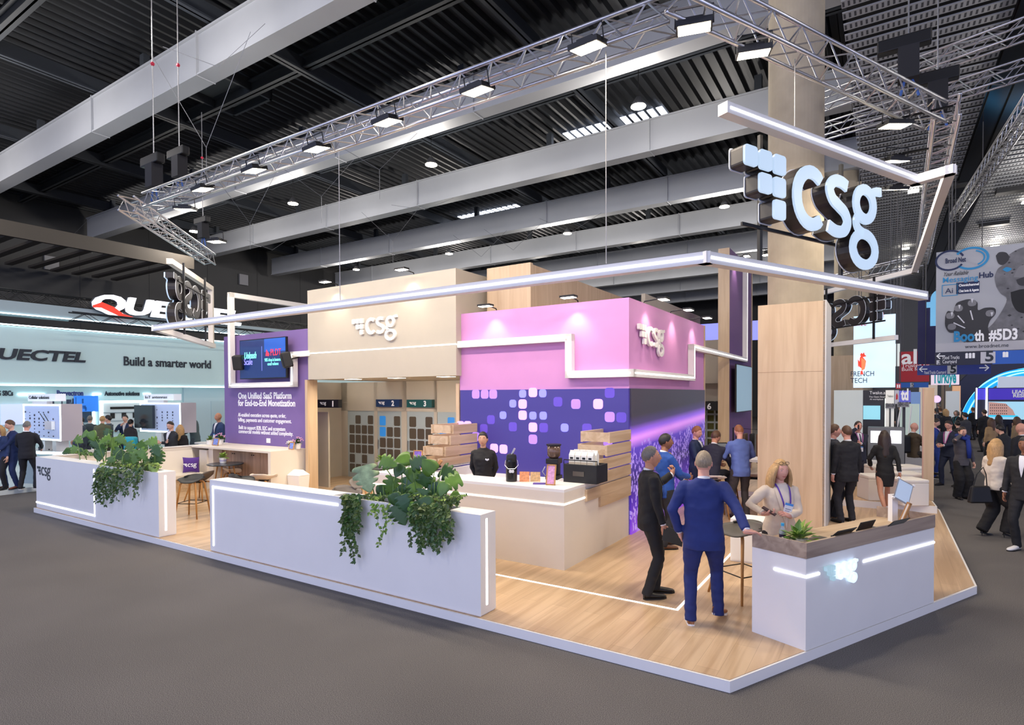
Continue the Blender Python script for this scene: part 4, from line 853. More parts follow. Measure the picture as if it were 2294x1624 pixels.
for r in range(2):
    for c in range(4):
        k=r*4+c; o=MB(); o.box(-.045,.045,-.045,.045,0,.23); o.add([(-.045,-.045,.23),(.045,-.045,.23),(.045,.045,.23),(-.045,.045,.23),(-.045,0,.285),(.045,0,.285)],[(0,1,5,4),(2,3,4,5),(1,2,5),(3,0,4)]); o.box(-.045,.045,-.004,.004,.285,.3)
        ot=bthing('milk_carton','white milk carton standing in the black caddy','carton',*uvz(on(1300,1082)+Vector((0,0,0)))[:2],CT+.2,group='milk cartons in the caddy'); ot.location=t.matrix_world@Vector((0,0,0)) if False else W(uvz(on(1300,1082))[0]-.17+.1*c,uvz(on(1300,1082))[1]+.1+.13*r,CT+.17)
        o.build('carton_body',mat('carton_white',(236,234,224),.5),ot); MB().box(-.0455,.0455,-.0465,-.045,.02,.13).build('printed_band',mat('carton_print',(206,190,160),.5),ot); MB().box(-.025,.025,-.0465,-.045,.17,.2).build('printed_name',BLK,ot)
for i in range(3):
    o=MB().lathe([(.03,0),(.035,.02),(.035,.13),(.02,.16),(.02,.18)],12).build('jar',mat('jar_%d'%i,((190,150,90),(120,80,50),(220,215,205))[i],.3),loc=W(-3.95,8.35+.1*i,CT),smooth=False); setp(o,('amber','brown','white')[i]+' syrup jar behind the right end boards of the coffee counter','jar')
photoframe('purple menu frame standing on the left arm of the coffee counter',on(935,1052),.09,.17,rz=-TH+.2,m=mat('menu_purple',(128,96,180),.5,noise_amt=.3,noise_scale=30),tilt=.1)
t=empty('cup_dispenser','small dark and tan box on the left arm of the coffee counter','box',on(978,1047),-.4); MB().box(-.12,.06,-.06,.06,0,.03).build('dark_tray',BLK,t); MB().obox((.02,0,.03),(.1,0,.13),.05,.05).build('tan_box',LEGW,t)
# ---------------------------------------------------------------- reception items
DZ=HP+.885
def od(x,y,z=DZ): return onz(x,y,z)
t=empty('water_bottle','small water bottle with blue cap and dark label on the reception desk','bottle',od(1753,1218))
MB().lathe([(.03,0),(.032,.01),(.032,.13),(.014,.175),(.014,.185)],18).build('bottle_body',mat('clear_plastic',(210,222,235),.1,trans=.6),t,smooth=True); MB().lathe([(.033,.04),(.033,.1)],18).build('dark_label',mat('label_navy',(34,28,62),.5),t); MB().lathe([(.016,.182),(.016,.21)],14).build('blue_cap',mat('cap_blue',(60,170,220),.4),t); logo_part(t,.016,.002,-.026,.062,TXTW,y=-.0335)
potplant('lime green leafy plant in white pot on the reception desk',od(1790,1224),.09,.08,.2,(5,1),9)
def laptop(lab,p,rz,open_=1.9,w=.33,d=.23,screen=None,name='laptop',cat='laptop'):
    t=empty(name,lab,cat,p,rz); m0=mat('laptop_grey',(62,62,64),.4,metal=.4)
    b=MB().box(-w/2,w/2,-d/2,d/2,0,.016).build('base',m0,t); MB().box(-w*.42,w*.42,-d*.05,d*.38,.016,.018).build('keyboard',BLK,b)
    a=open_-PI/2; yb=d/2; m=MB(); m.obox((0,yb,.016),(0,yb+d*math.sin(a),.016+d*math.cos(a)),w,.008,up=(0,1,0)); s=m.build('screen_lid',BLK,t)
    if screen: MB().obox((0,yb-.006+.02*math.sin(a),.03),(0,yb-.006+d*.93*math.sin(a),.016+d*.93*math.cos(a)),w*.92,.002,up=(0,1,0)).build('display',screen,t)
    return t
laptop('open dark laptop nearest the plant on the reception desk',od(1838,1213),ang+PI,2.35)
laptop('middle open dark laptop on the reception desk, seen from behind',od(1905,1202),ang+PI,2.0,w=.28,d=.2,screen=None)
laptop('far open dark laptop on the reception desk',od(1960,1190),ang+PI,2.35)
o=MB().box(-.035,.035,-.018,.018,0,.02).build('computer_mouse',BLK,loc=od(1868,1203),rotz=ang,bevel=.008); setp(o,'black computer mouse between two laptops on the reception desk','mouse')
t=photoframe('oak easel sign holder leaning near the far end of the reception desk',od(2012,1185),.05,.16,rz=ang-2.4,m=mat('leaflet',(210,205,200),.5),tilt=.35)
t=empty('tablet_stand','white post with tilted tablet beside the reception desk','tablet stand',od(2032,1178)+Vector((0,.25,-.86)),ang-.3)
MB().box(-.04,.04,-.03,.03,0,1.18).build('post',WHITE,t)
o=Matrix
p=t.location+Vector((.09,-.05,1.22)); tb=empty('tablet','grey tablet in a clamped holder tilted on the white post','tablet',p); tb.rotation_euler=(math.radians(52),math.radians(30),-.25)
MB().box(-.09,.09,-.15,.15,-.006,.006).build('tablet_body',mat('tablet_grey',(150,152,160),.3,metal=.4),tb,bevel=.004); MB().box(-.08,.08,-.135,.135,.006,.008).build('display',glow('tablet_screen',(150,165,185),.6),tb)
for a,b in((-.09,-.15),(.09,-.15),(-.09,.15),(.09,.15)): MB().box(a-.012,a+.012,b-.012,b+.012,-.012,.014).build('corner_clamp',WHITE,tb)
# white box behind the reception stool, ottoman cubes
t=bthing('white_cabinet','white box cabinet at the left end behind the reception desk','cabinet',*uvz(onz(1672,1262,HP))[:2],HP); MB().box(-.22,.22,0,.4,0,.62).build('body',WHITE,t,bevel=.008); MB().box(-.2,.2,-.008,0,.03,.58).build('door',WHITE,t)
OT=mat('ottoman_white',(236,230,220),.65)
def cube(lab,x,y,rz=0,s=.46,z=.252,grp=None):
    p=onz(x,y,z); t=empty('ottoman_cube',lab,'cube seat',p,-TH+rz); MB().box(-s/2,s/2,0,s,0,s-.07).build('base',OT,t,bevel=.012); MB().box(-s/2-.004,s/2+.004,-.004,s+.004,s-.07,s).build('lid',OT,t,bevel=.02)
cube('nearest white cube seat at the end of the raised step',2052,1133,.55,.52); cube('white cube seat directly behind the nearest one',2050,1116,.55,.52); cube('third white cube seat in the row at the aisle end',2048,1106,.55,.6)
cube('white cube seat behind the walking woman',1975,1122,.45,.52); cube('white cube seat left of the oak post, farther back',1995,1105,.45,.6)
for i,(x,y) in enumerate(((2040,1052),(2030,1045),(1940,1055))):
    cube(('long white bench seat under the seated bald man','white bench seat at his left side','white bench seat by the grey counter')[i],x,y,.3,.7)
# high table with laptop
t=bthing('high_table','white high table where the seated men meet','table',*uvz(aty(1655,1060,12.6))[:2],HP,-.1)
MB().box(-.9,.9,-.35,.35,.99,1.04).build('tabletop',WHITE,t); 
for a in(-.8,.8): MB().box(a-.03,a+.03,-.3,.3,0,.99).build('panel_leg',WHITE,t)
tp=aty(1655,1060,12.6); p=Vector((aty(1617,1040,12.5).x,12.5,HP+1.04)); laptop('large grey monitor laptop open on the high table',p,.1,1.75,w=.42,d=.3,screen=glow('screen_grey',(120,125,125),.3))
potplant('white potted plant on the high table near the purple fin wall',Vector((aty(1636,1000,12.8).x,12.8,HP+1.04)),.08,.08,.14,(1,5),12,'cream')
for i,(x,Y) in enumerate(((1625,11.9),(1690,11.7),(1600,11.4))):
    q=uvz(aty(x,1000,Y)); stool('bar_stool',('cream bar stool in front of the high table','cream bar stool half hidden behind the nearer oak cladding','cream bar stool under the dark suited seated man')[i],q[0],q[1],HP,PI+.2*i,.74,SHC,w=.46,d=.42,spread=.24)
t=bthing('coat_rail','black coat rail with hangers beside the purple fin wall','coat rail',*uvz(aty(1680,1000,14.6))[:2],HP)
MB().tube([(-.4,0,0),(-.4,0,1.55),(.5,0,1.5),(.5,0,0)],.018,6).build('rail',BLACK,t)
for i in range(5): MB().box(-.3+.16*i,-.24+.16*i,-.2,.2,.7,1.42).build('hanging_garment',mat('garment_%d'%i,((30,30,34),(90,70,56),(24,26,30),(120,86,60),(40,38,40))[i],.8),t,bevel=.02)
# ================================================================ people
SKIN={k:mat('skin_'+k,c,.55,noise_amt=.05,noise_scale=20) for k,c in dict(light=(226,176,152),pink=(224,164,142),tan=(196,140,110),brown=(140,92,66),olive=(205,156,124)).items()}
def hairmat(k,c):
    m=mat('hair_'+k,c,.5,noise_amt=.3,noise_scale=1.); nt=m.node_tree; n=[x for x in nt.nodes if x.type=='TEX_NOISE'][0]; mp=nt.nodes.new('ShaderNodeMapping'); mp.inputs['Scale'].default_value=(130,130,14)
    tc=[x for x in nt.nodes if x.type=='TEX_COORD'][0]; nt.links.new(tc.outputs['Object'],mp.inputs[0]); nt.links.new(mp.outputs[0],n.inputs['Vector']); return m
HAIR={k:hairmat(k,c) for k,c in dict(black=(28,24,24),dark=(52,38,30),brown=(92,64,44),grey=(120,114,106),ginger=(156,100,64),blonde=(190,150,98),white=(190,184,176),silver=(104,98,92),sandy=(146,130,108)).items()}
def cloth(name,c,n=.12): return mat('cloth_'+name,c,.8,noise_amt=n,noise_scale=5,bump=.15)
def V3(*a): return Vector(a)
def ik(a,c,l1,l2,hint):
    d=c-a; L=d.length; mx=(l1+l2)*.995
    if L>mx: c=a+d*(mx/L); d=c-a; L=mx
    x=(l1*l1-l2*l2+L*L)/(2*L); h=math.sqrt(max(l1*l1-x*x,1e-6)); dn=d.normalized(); hv=(hint-dn*hint.dot(dn)); hv=hv.normalized() if hv.length>1e-4 else Vector((0,-1,0))
    return a+dn*x+hv*h,c
def bake(mb,name,m,parent,voxel=0,fold=0,fs=6,sub=False):
    me=bpy.data.meshes.new(name); me.from_pydata(mb.v,[],mb.f); me.update()
    o=bpy.data.objects.new(name,me); C.objects.link(o)
    if voxel:
        r=o.modifiers.new('r','REMESH'); r.mode='VOXEL'; r.voxel_size=voxel; r.adaptivity=0
        s=o.modifiers.new('s','SMOOTH'); s.factor=.5; s.iterations=5
        bpy.context.view_layer.update(); dg=bpy.context.evaluated_depsgraph_get(); m2=bpy.data.meshes.new_from_object(o.evaluated_get(dg)); o.modifiers.clear(); o.data=m2; bpy.data.meshes.remove(me); me=m2; me.name=name
    if fold:
        ns=[v.normal.copy() for v in me.vertices]
        for v,n in zip(me.vertices,ns):
            p=v.co; k=noise.noise(Vector((p.x*fs,p.y*fs,p.z*fs*1.6)))+.5*noise.noise(Vector((p.x*fs*2.3+9,p.y*fs*2.3,p.z*fs*3)))
            v.co=p+n*(fold*k)
    me.polygons.foreach_set('use_smooth',[True]*len(me.polygons)); me.materials.clear(); me.materials.append(m); me.update()
    o.parent=parent; return o
def sections(mb,secs,n=20,T=None,pw=2.4):
    vs=[]
    for (z,a,b,yo) in secs:
        for k in range(n):
            t=2*PI*k/n; c,s=math.cos(t),math.sin(t)
            x=a*abs(c)**(2/pw)*(1 if c>0 else -1); y=b*abs(s)**(2/pw)*(1 if s>0 else -1)+yo
            p=Vector((x,y,z)); vs.append(T(p) if T else p)
    L=len(secs); fs=[(i*n+k,i*n+(k+1)%n,(i+1)*n+(k+1)%n,(i+1)*n+k) for i in range(L-1) for k in range(n)]+[tuple(reversed(range(n))),tuple((L-1)*n+k for k in range(n))]
    mb.add(vs,fs)
HS=1.07
def headpts(nu=28,nv=20,fem=False):
    P=[]
    for i in range(nv+1):
        ph=PI*i/nv
        for k in range(nu):
            th=2*PI*k/nu; d=Vector((math.sin(ph)*math.sin(th),math.sin(ph)*math.cos(th),-math.cos(ph)))
            x,y,z=d.x*.076,d.y*.097,d.z*.118
            if z<0: 
                t=-z/.118; x*=1-.30*t**1.3; y=y*(1-.22*t)+.012*t
            if d.y>0: y*=1-.10*max(0,d.z)                      # forehead
            f=max(0,d.y); zz=z/.118
            nb=math.exp(-(x/.013)**2)*f                                # nose
            y+=nb*(.024*math.exp(-((zz+.20)/.13)**2)+.010*math.exp(-((zz-.02)/.2)**2))
            for sx in(-1,1): y-=.012*math.exp(-((x-sx*.031)/.016)**2-((zz-.06)/.10)**2)*f
            y+=.006*math.exp(-((zz-.2)/.07)**2)*f*math.exp(-(x/.05)**2)
            y+=.008*math.exp(-((zz+.50)/.09)**2-(x/.024)**2)*f       # lips
            y+=.010*math.exp(-((zz+.84)/.14)**2-(x/.022)**2)*f       # chin
            if z>.0 and d.y<0: y*=1.06
            P.append((d,Vector((x,y,z))))
    return P
NU,NV=28,20
HP0=headpts(); HF=[(i*NU+k,i*NU+(k+1)%NU,(i+1)*NU+(k+1)%NU,(i+1)*NU+k) for i in range(NV) for k in range(NU)]
def hairmesh(style,HT,s):
    m=MB(); vs=[]
    for d,p in HP0:
        zn,f=p.z/.118,d.y
        th={'short':(-.42,-.05,.60),'crop':(-.40,.0,.66),'balding':(-.4,-.0,1.5),'receding':(-.42,-.02,.84),'long':(-.9,-.45,.55),'bun':(-.35,-.2,.52),'bald':(3,3,3)}[style if style in('short','crop','balding','receding','long','bun','bald') else 'short']
        t=th[0]+(th[1]-th[0])*(f+1) if f<0 else th[1]+(th[2]-th[1])*min(1,f/.75)
        if abs(d.x)>.75 and -.1<f<.45 and zn<.12: t=max(t,.12)
        k=max(-1,min(1,(zn-t)/.10))
        g=1.035+.05*max(0,k) if k>-.2 else .93
        if style=='crop' or style=='balding': g=1.02+.022*max(0,k) if k>-.2 else .93
        if style=='short' : g+=.03*max(0,k)*max(0,zn)
        g+= .018*noise.noise(p*55+Vector((len(style),0,0))) if k>-.2 else 0
        vs.append(HT(p*g*s))
    m.add(vs,HF)
    if style in('long','wavy'):
        pass
    return m
def longhair(m,HT,s,length=.36,wave=0,front=True,w=1.0,hw=1.0):
    # crescent of hair falling behind and beside the face
    n=18; L=12; vs=[]
    for j in range(L+1):
        t=j/L; z=.085-t*(.085+length); 
        ra=.083+.022*math.sin(PI*min(1,t*1.2))*w+(.012*t); rb=.10+.012*math.sin(PI*t); rb*=1-.15*t
        op=math.radians(38+14*t if front else 80)
        for q,(g,dy) in enumerate(((1.06,0),(.80,0))):
            for i in range(n+1):
                a=op+(2*PI-2*op)*i/n; wv=1+wave*math.sin(t*14+i*1.3)*t
                top=math.sin(min(1,(t+.12)*3.2)*PI/2)
                x=math.sin(a)*ra*g*wv*top*(1+(hw-1)*min(1,t*2.5)); y=math.cos(a)*rb*g*wv*top-.008-.03*t
                vs.append(HT(Vector((x,y,z))*s))
    fs=[];R_=2*(n+1)
    for j in range(L):
        for i in range(n):
            a=j*R_+i; fs.append((a,a+1,a+R_+1,a+R_)); b=a+n+1; fs.append((b,b+R_,b+R_+1,b+1))
        for i in(0,n): a=j*R_+i; b=a+n+1; fs.append((a,a+R_,b+R_,b) if i==0 else (a,b,b+R_,a+R_))
    for j in(0,L):
        for i in range(n): a=j*R_+i; b=a+n+1; fs.append((a,b,b+1,a+1) if j==0 else (a,a+1,b+1,b))
    m.add(vs,fs)
def hand(m,wr,f,nrm,s,curl=.5,side=1,n=6):
    f=f.normalized(); nrm=(nrm-f*nrm.dot(f)).normalized(); sd=f.cross(nrm)*side
    m.tube([wr-f*.03*s,wr+f*.02*s,wr+f*.055*s],[.026*s,.027*s,.024*s],8)
    vs=[];
    for a,wd,th in((0.0,.028,.018),(.035,.040,.017),(.085,.042,.014)):
        for k in range(10):
            t=2*PI*k/10; vs.append(wr+f*a*s+sd*(wd*math.cos(t)*s)+nrm*(th*math.sin(t)*s))
    m.add(vs,[(i*10+k,i*10+(k+1)%10,(i+1)*10+(k+1)%10,(i+1)*10+k) for i in range(2) for k in range(10)]+[tuple(range(20,30))])
    for i,(o,l) in enumerate(((.031,.068),(.011,.078),(-.010,.072),(-.030,.056))):
        b=wr+f*.082*s+sd*o*s; pts=[b-f*.01*s]; c=curl*(1+.12*i); A=c*.45
        for sg in(.45,.32,.25):
            d=f*math.cos(A)+nrm*math.sin(A); b=b+d*l*sg*s; pts.append(b); A+=c*.85
        m.tube(pts,[.0095*s,.0092*s,.0084*s,.0066*s],n)
    b=wr+f*.02*s+sd*.03*s; d1=(sd*.75+f*.65+nrm*.3).normalized(); p1=b+d1*.036*s; d2=(d1*.5+f*.8+nrm*(.2+.5*curl)).normalized(); p2=p1+d2*.03*s; p3=p2+(d2+nrm*curl*.6).normalized()*.022*s
    m.tube([b,p1,p2,p3],[.014*s,.012*s,.0105*s,.008*s],n)
def shoe(p,d,s,m,parent,sole=None,heel=0,pitch=0,kind='shoe'):
    d=Vector((d.x,d.y,0)).normalized(); sd=Vector((d.y,-d.x,0)); mb=MB(); ms=MB()
    prof=[(-.075,.030,.0,.075),(-.06,.036,.0,.09),(-.02,.038,.0,.085),(.03,.040,.0,.062),(.09,.046,.0,.05),(.14,.044,.0,.042),(.18,.034,.0,.032),(.20,.016,.0,.022)]
    if heel: prof=[(-.06,.024,.0,.03),(-.02,.030,.0,.02),(.05,.034,.0,.02),(.12,.03,.0,.03),(.17,.018,0,.02),(.19,.006,0,.012)]
    vs=[];n=12
    def Z(a,z): 
        zz=z+.014+(heel*max(0,min(1,(.09-a)/.12)) if heel else 0)
        return zz
    for a,w_,z0,z1 in prof:
        for k in range(n):
            t=2*PI*k/n; x=w_*math.cos(t); z=z1/2+z1/2*math.sin(t) if math.sin(t)>-.4 else 0
            q=p+d*(a*s)+sd*(x*s)+Vector((0,0,Z(a,z)*s)); q.z+=math.tan(pitch)*max(0,(.12-a))*s; vs.append(q)
    mb.add(vs,[(i*n+k,i*n+(k+1)%n,(i+1)*n+(k+1)%n,(i+1)*n+k) for i in range(len(prof)-1) for k in range(n)]+[tuple(range(n)),tuple((len(prof)-1)*n+k for k in range(n))])
    o=bake(mb,kind,m,parent)
    out=[(-.085,.0),(-.07,.034),(-.02,.04),(.05,.042),(.11,.049),(.16,.042),(.2,.02),(.207,0)]
    poly=out+[(a,-w_) for a,w_ in out[-2:0:-1]]
    vs=[]
    for z in(0,.018): 
        for a,w_ in poly:
            q=p+d*(a*s)+sd*(w_*s*(.6 if heel else 1))+Vector((0,0,(z+(heel*max(0,min(1,(.09-a)/.12)) if heel else 0))*s)); q.z+=math.tan(pitch)*max(0,(.12-a))*s; vs.append(q)
    k=len(poly); ms.add(vs,[tuple(range(k)),tuple(range(2*k-1,k-1,-1))]+[(i,k+i,k+(i+1)%k,(i+1)%k) for i in range(k)])
    if heel: ms.tube([p+d*(-.055*s)+Vector((0,0,heel*s)),p+d*(-.05*s)],[.008,.004],6)
    so=ms.build('sole',sole or BLK,o); return o
def person(label,pos,yaw,h=1.76,skin='light',hair='dark',style='short',jacket=(24,24,28),trous=(24,24,28),shirt=(232,232,236),shoes=(30,24,22),fat=1.0,
           lh=(-.24,.06,.80),rh=(.24,.06,.80),feet=((-.10,0,0),(.10,.02,0)),footyaw=(.15,-.15),hip=None,lean=0,twist=0,head=(0,0),curl=(.5,.5),lfd=None,rfd=None,
           face=True,v=1,lan=None,badge=False,hairlen=0,hairw=1.0,wave=.0,sole=None,skirt=None,wide=False,vox=.013,collar=True,top=None,tie=None,fem=False,hem=.80,group=None,heel=0,name='person',lelb=(-.6,-.7,-.2),relb=(.6,-.7,-.2),palmL=(1,0,0),palmR=(-1,0,0),barelegs=False,glasses=None,headback=0,long=0,fp=0):
    s=h/1.78; t=empty(name,label,'person',Vector(pos),yaw,group); sk=SKIN[skin]; J=cloth('%d_%d_%d'%tuple(jacket),jacket); TR=cloth('%d_%d_%d'%tuple(trous),trous); SH=cloth('%d_%d_%d'%tuple(shirt),shirt,.03)
    hz=(hip if hip else .935*s); 
    H0=Vector((0,0,hz)); rotm=Matrix.Rotation(-lean,3,'X')@Matrix.Rotation(twist,3,'Z')
    def T(p):      # upper body coordinates (z measured for a 1.78 m body) -> local
        q=Vector((p[0],p[1],p[2]-.935))*s
        k=max(0,min(1,(p[2]-.80)/.2)); 
        return H0+rotm@q if p[2]>.9 else H0+(Matrix.Rotation(-lean*k,3,'X')@Matrix.Rotation(twist*k,3,'Z'))@q
    nk=T((0,.0,1.50)); hc=T((0,.02+headback,1.665)); 
    HR=Matrix.Rotation(head[0],3,'Z')@Matrix.Rotation(-head[1]-lean*.5,3,'X')
    HT=lambda p: hc+HR@(Vector(p)*HS)
    sw=.176*(.9 if fem else 1)*(1+.4*(fat-1))
    shl,shr=T((-sw,0,1.44)),T((sw,0,1.44)); 
    inv=Matrix.Rotation(-yaw,3,'Z')
    def tgt(q): 
        return inv@(q-Vector(pos)) if isinstance(q,Vector) else Vector(q)*s
    L=tgt(lh);R=tgt(rh); la,fa=.295*s,.265*s
    el,L=ik(shl,L,la,fa,Vector(lelb)); er,R=ik(shr,R,la,fa,Vector(relb))
    # legs
    fl,fr=[Vector((f[0],f[1],f[2]))*s for f in feet]
    ta,sa=.44*s,.42*s; hl,hr=H0+Vector((-.095*s,0,-.02)),H0+Vector((.095*s,0,-.02))
    al,ar=fl+Vector((0,-.02*s,.085*s+heel*s)),fr+Vector((0,-.02*s,.085*s+heel*s))
    kl,al=ik(hl,al,ta,sa,Vector((-.12,1,.1))); kr,ar=ik(hr,ar,ta,sa,Vector((.12,1,.1)))
    # skin body
    m=MB(); m.add([HT(p*s) for d,p in HP0],HF)
    m.tube([T((0,-.015,1.44)),nk+Vector((0,0,.0)),hc+HR@Vector((0,-.018,-.06))*s],[.075*s,.053*s*(1.1 if fat>1.05 else 1)*(.88 if fem else 1),.054*s*(.9 if fem else 1)],14)
    sections(m,[(.95,.13,.09,0),(1.1,.12,.085,0),(1.3,.14,.1,0),(1.42,.15,.085,0),(1.47,.09,.06,0)],14,T)
    for a,b,c in((shl,el,L),(shr,er,R)): m.tube([a,(a+b)/2,b,(b+c)/2,c],[.045*s,.042*s,.036*s,.034*s,.024*s],10)
    for a,b,c in((hl,kl,al),(hr,kr,ar)): m.tube([a,(a+b)/2,b,b.lerp(c,.35),c],[.075*s,.066*s,.048*s,.05*s,.032*s],10)
    for sx in(-1,1): m.ball(HT(Vector((sx*.077,-.008,-.008))*s),.02*s,.35,.7,1.35,8,6)
    for W_,E_,fd,pn,cu,sg in((L,el,lfd,palmL,curl[0],-1),(R,er,rfd,palmR,curl[1],1)):
        hand(m,W_,(W_-E_) if fd is None else Vector(fd),Vector(pn),s,cu,sg,6 if v>0 else 4)
    bake(m,'body',sk,t)
    # trousers / skirt
    m=MB(); ft=fat
    if skirt:
        sections(m,[(skirt,.15*ft,.12,0),(.72,.165*ft,.13,0),(.85,.18*ft,.13,-.01),(.97,.15*ft,.11,0)],18,T); bake(m,'skirt',TR,t,vox,.004)
    else:
        ex=(1.55 if wide else 1.0)
        sections(m,[(.84,.12*ft,.10,0),(.90,.165*ft,.12,0),(1.02,.155*ft,.115,0)],18,T)
        for a,b,c in((hl,kl,al),(hr,kr,ar)):
            e=c+(c-b).normalized()*.045*s; e.z=max(e.z,.03); m.tube([a+Vector((0,0,.02)),a.lerp(b,.35),a.lerp(b,.75),b,b.lerp(c,.4),b.lerp(c,.8),e],[.098*s*ft,.094*s*ft,.078*s*ex,.070*s*ex,.066*s*ex,.060*s*ex,.060*s*ex],14)
        bake(m,'trousers',TR,t,vox,.007,9)
    # jacket
    m=MB(); f2=1+(fat-1)*1.3; fw=.93 if fem else 1
    tors=[(hem,.180*ft*fw,.128*f2,0),(.90,.182*ft*fw,.132*f2,.0),(1.0,.172*ft*fw,.128*f2,.004),(1.10,(.150 if fem else .166)*ft*fw,.122*f2,.006),(1.22,.175*ft*fw,.130*f2,.006),(1.32,.190*fw*(1+(ft-1)*.5),.132,.006 if not fem else .02),(1.40,.196*fw*(1+(ft-1)*.4),.118,0),(1.455,.175*fw,.095,-.006),(1.49,.11*fw,.075,-.012),(1.515,.072*fw,.064,-.012)]
    sections(m,tors,22,T)
    for a,b,c in((shl,el,L),(shr,er,R)):
        cend=b.lerp(c,.93); ia=a+(T((0,0,1.40))-a)*.18
        a2=a+Vector((0,0,-.012*s)); m.tube([ia,a2,a.lerp(b,.4),b,b.lerp(cend,.5),cend],[.055*s,.066*s*(1+(ft-1)*.5)*fw,.064*s*(1+(ft-1)*.6)*fw,.054*s*fw,.050*s*fw,.044*s*fw],14)
    bake(m,'jacket' if top is None else top,J,t,vox,.008,8)
    for W_,E_ in((L,el),(R,er)):
        m=MB(); d=(W_-E_).normalized(); 
    if v>0 and top is None:
        m=MB()
        for W_,E_ in((L,el),(R,er)): m=MB(); d=(W_-E_).normalized(); c=E_.lerp(W_,.93); m.tube([c-d*.01,c+d*.012*s],[.036*s,.034*s],12); bake(m,'shirt_cuff',SH,t)
    def front(x,z,off=.006):
        i=0
        while i<len(tors)-2 and tors[i+1][0]<z: i+=1
        z0,a0,b0,y0=tors[i];z1,a1,b1,y1=tors[i+1];k=(z-z0)/(z1-z0);a=a0+(a1-a0)*k;b=b0+(b1-b0)*k;yo=y0+(y1-y0)*k
        r=max(0,1-abs(x/a)**2.4); return T((x,b*r**(1/2.4)+yo+off,z))
    if top is None:
        m=MB(); vz=1.17 if not fem else 1.0; rows=9; vs=[]
        for j in range(rows+1):
            k=j/rows; z=1.50-(1.50-vz)*k; w_=(.052*(1-k)**.9+.004)*(1.3 if fem else 1)
            for x in(-1,-.5,0,.5,1): vs.append(front(x*w_,z,.012 if z<1.44 else .016))
        m.add(vs,[(j*5+i,j*5+i+1,j*5+i+6,j*5+i+5) for j in range(rows) for i in range(4)]); bake(m,'shirt_front',SH,t)
        m=MB()
        for sg in(-1,1):
            vs=[]
            for j in range(rows+1):
                k=j/rows; z=1.47-(1.47-vz)*k; w_=(.050*(1-k)**.9+.004)*(1.3 if fem else 1); w2=w_+.05*math.sin(PI*min(1,.25+k*.85))*(1-k*.55)
                for x in(w_,w2): vs.append(front(sg*x,z,.019 if x==w_ else .012))
            m.add(vs,[(j*2,j*2+1,j*2+3,j*2+2) for j in range(rows)])
        bake(m,'lapels',J,t)
        if tie:
            m=MB(); vs=[]
            for j in range(8):
                z=1.485-.30*j/7; w_=.012+.012*j/7
                for x in(-w_,w_): vs.append(front(x,z,.022))
            m.add(vs,[(j*2,j*2+1,j*2+3,j*2+2) for j in range(7)]); bake(m,'necktie',cloth('tie_%d'%tie[0],tie),t)
    if collar:
        m=MB(); n=16; vs=[]
        for z,rr in((1.488,.068),(1.525,.061),(1.523,.055)):
            for k in range(n): a=2*PI*k/n; vs.append(T((rr*fw*math.sin(a),-.008+rr*.98*math.cos(a),z+(.018 if z>1.5 else .0)*(-math.cos(a)))))
        m.add(vs,[(i*n+k,i*n+(k+1)%n,(i+1)*n+(k+1)%n,(i+1)*n+k) for i in range(2) for k in range(n)]); bake(m,'shirt_collar',SH if top is None else J,t)
        if top is None:
            m=MB(); vs=[]
            for z,rr in((1.455,.09),(1.515,.070),(1.512,.064)):
                for k in range(n): a=2*PI*k/n*.72+PI*.28+PI*0; a=PI+ (k/(n-1)-.5)*PI*1.35; vs.append(T((rr*fw*math.sin(a),-.012+rr*.95*math.cos(a),z)))
            m.add(vs,[(i*n+k,i*n+k+1,(i+1)*n+k+1,(i+1)*n+k) for i in range(2) for k in range(n-1)]); bake(m,'jacket_collar',J,t)
    if lan:
        m=MB()
        for sg in(-1,1):
            vs=[]
            for j in range(10):
                k=j/9; z=1.51-.36*k; x=sg*(.068*(1-k)**.8+.008)
                for dx in(-.009,.009): vs.append(front(x+dx,z,.026))
            m.add(vs,[(j*2,j*2+1,j*2+3,j*2+2) for j in range(9)])
        bake(m,'lanyard',cloth('lan_%d_%d'%(lan[0],lan[1]),lan),t)
        if badge:
            c=front(0,1.11,.032); m=MB(); m.box(-.045,.045,-.002,.002,-.065,.065); b=m.build('badge',WHITE,t,loc=c); b2=MB().box(-.045,.045,.002,.0035,.035,.065).build('badge_header',mat('badge_blue',(80,150,220),.5),b)
    # hair
    HM=HAIR[hair]
    if style!='bald':
        m=hairmesh('long' if hairlen else style,HT,s)
        if hairlen: longhair(m,HT,s,hairlen,wave,True,1.0,hairw)
        if style=='bun': m.ball(HT(Vector((0,-.115,.02))*s),.035*s)
        bake(m,'hair',HM,t,0,.0)
    if face:
        EW=mat('eye_white',(196,188,182),.3); EI=mat('eye_iris',(50,36,28),.3)
        for sx in(-1,1):
            c=HT(Vector((sx*.0305,.0745,.008))*s); e=MB().ball((0,0,0),.0105*s,1.2,.8,.6,10,7).build('eye',EW,t,smooth=True,loc=c); MB().ball((HR@Vector((0,.0065,.0)))*s,.0058*s,1,.6,1,8,5).build('iris',EI,e,smooth=True)
            m=MB(); m.tube([HT(Vector((sx*(.016+.011*i),.0895-.005*i*i*.6,.027+.004*math.sin(i*1.1)))*s) for i in range(4)],[.003*s,.0042*s,.0036*s,.002*s],5); bake(m,'eyebrow',HM,t)
        m=MB(); m.tube([HT(Vector((x*.024,.0925-.010*x*x,-.0585+.002*abs(x)))*s) for x in(-1,-.5,0,.5,1)],[.0015*s,.0046*s,.0055*s,.0046*s,.0015*s],6); bake(m,'mouth',mat('lips_%s'%skin,{'brown':(112,62,52)}.get(skin,(178,98,88)),.5),t)
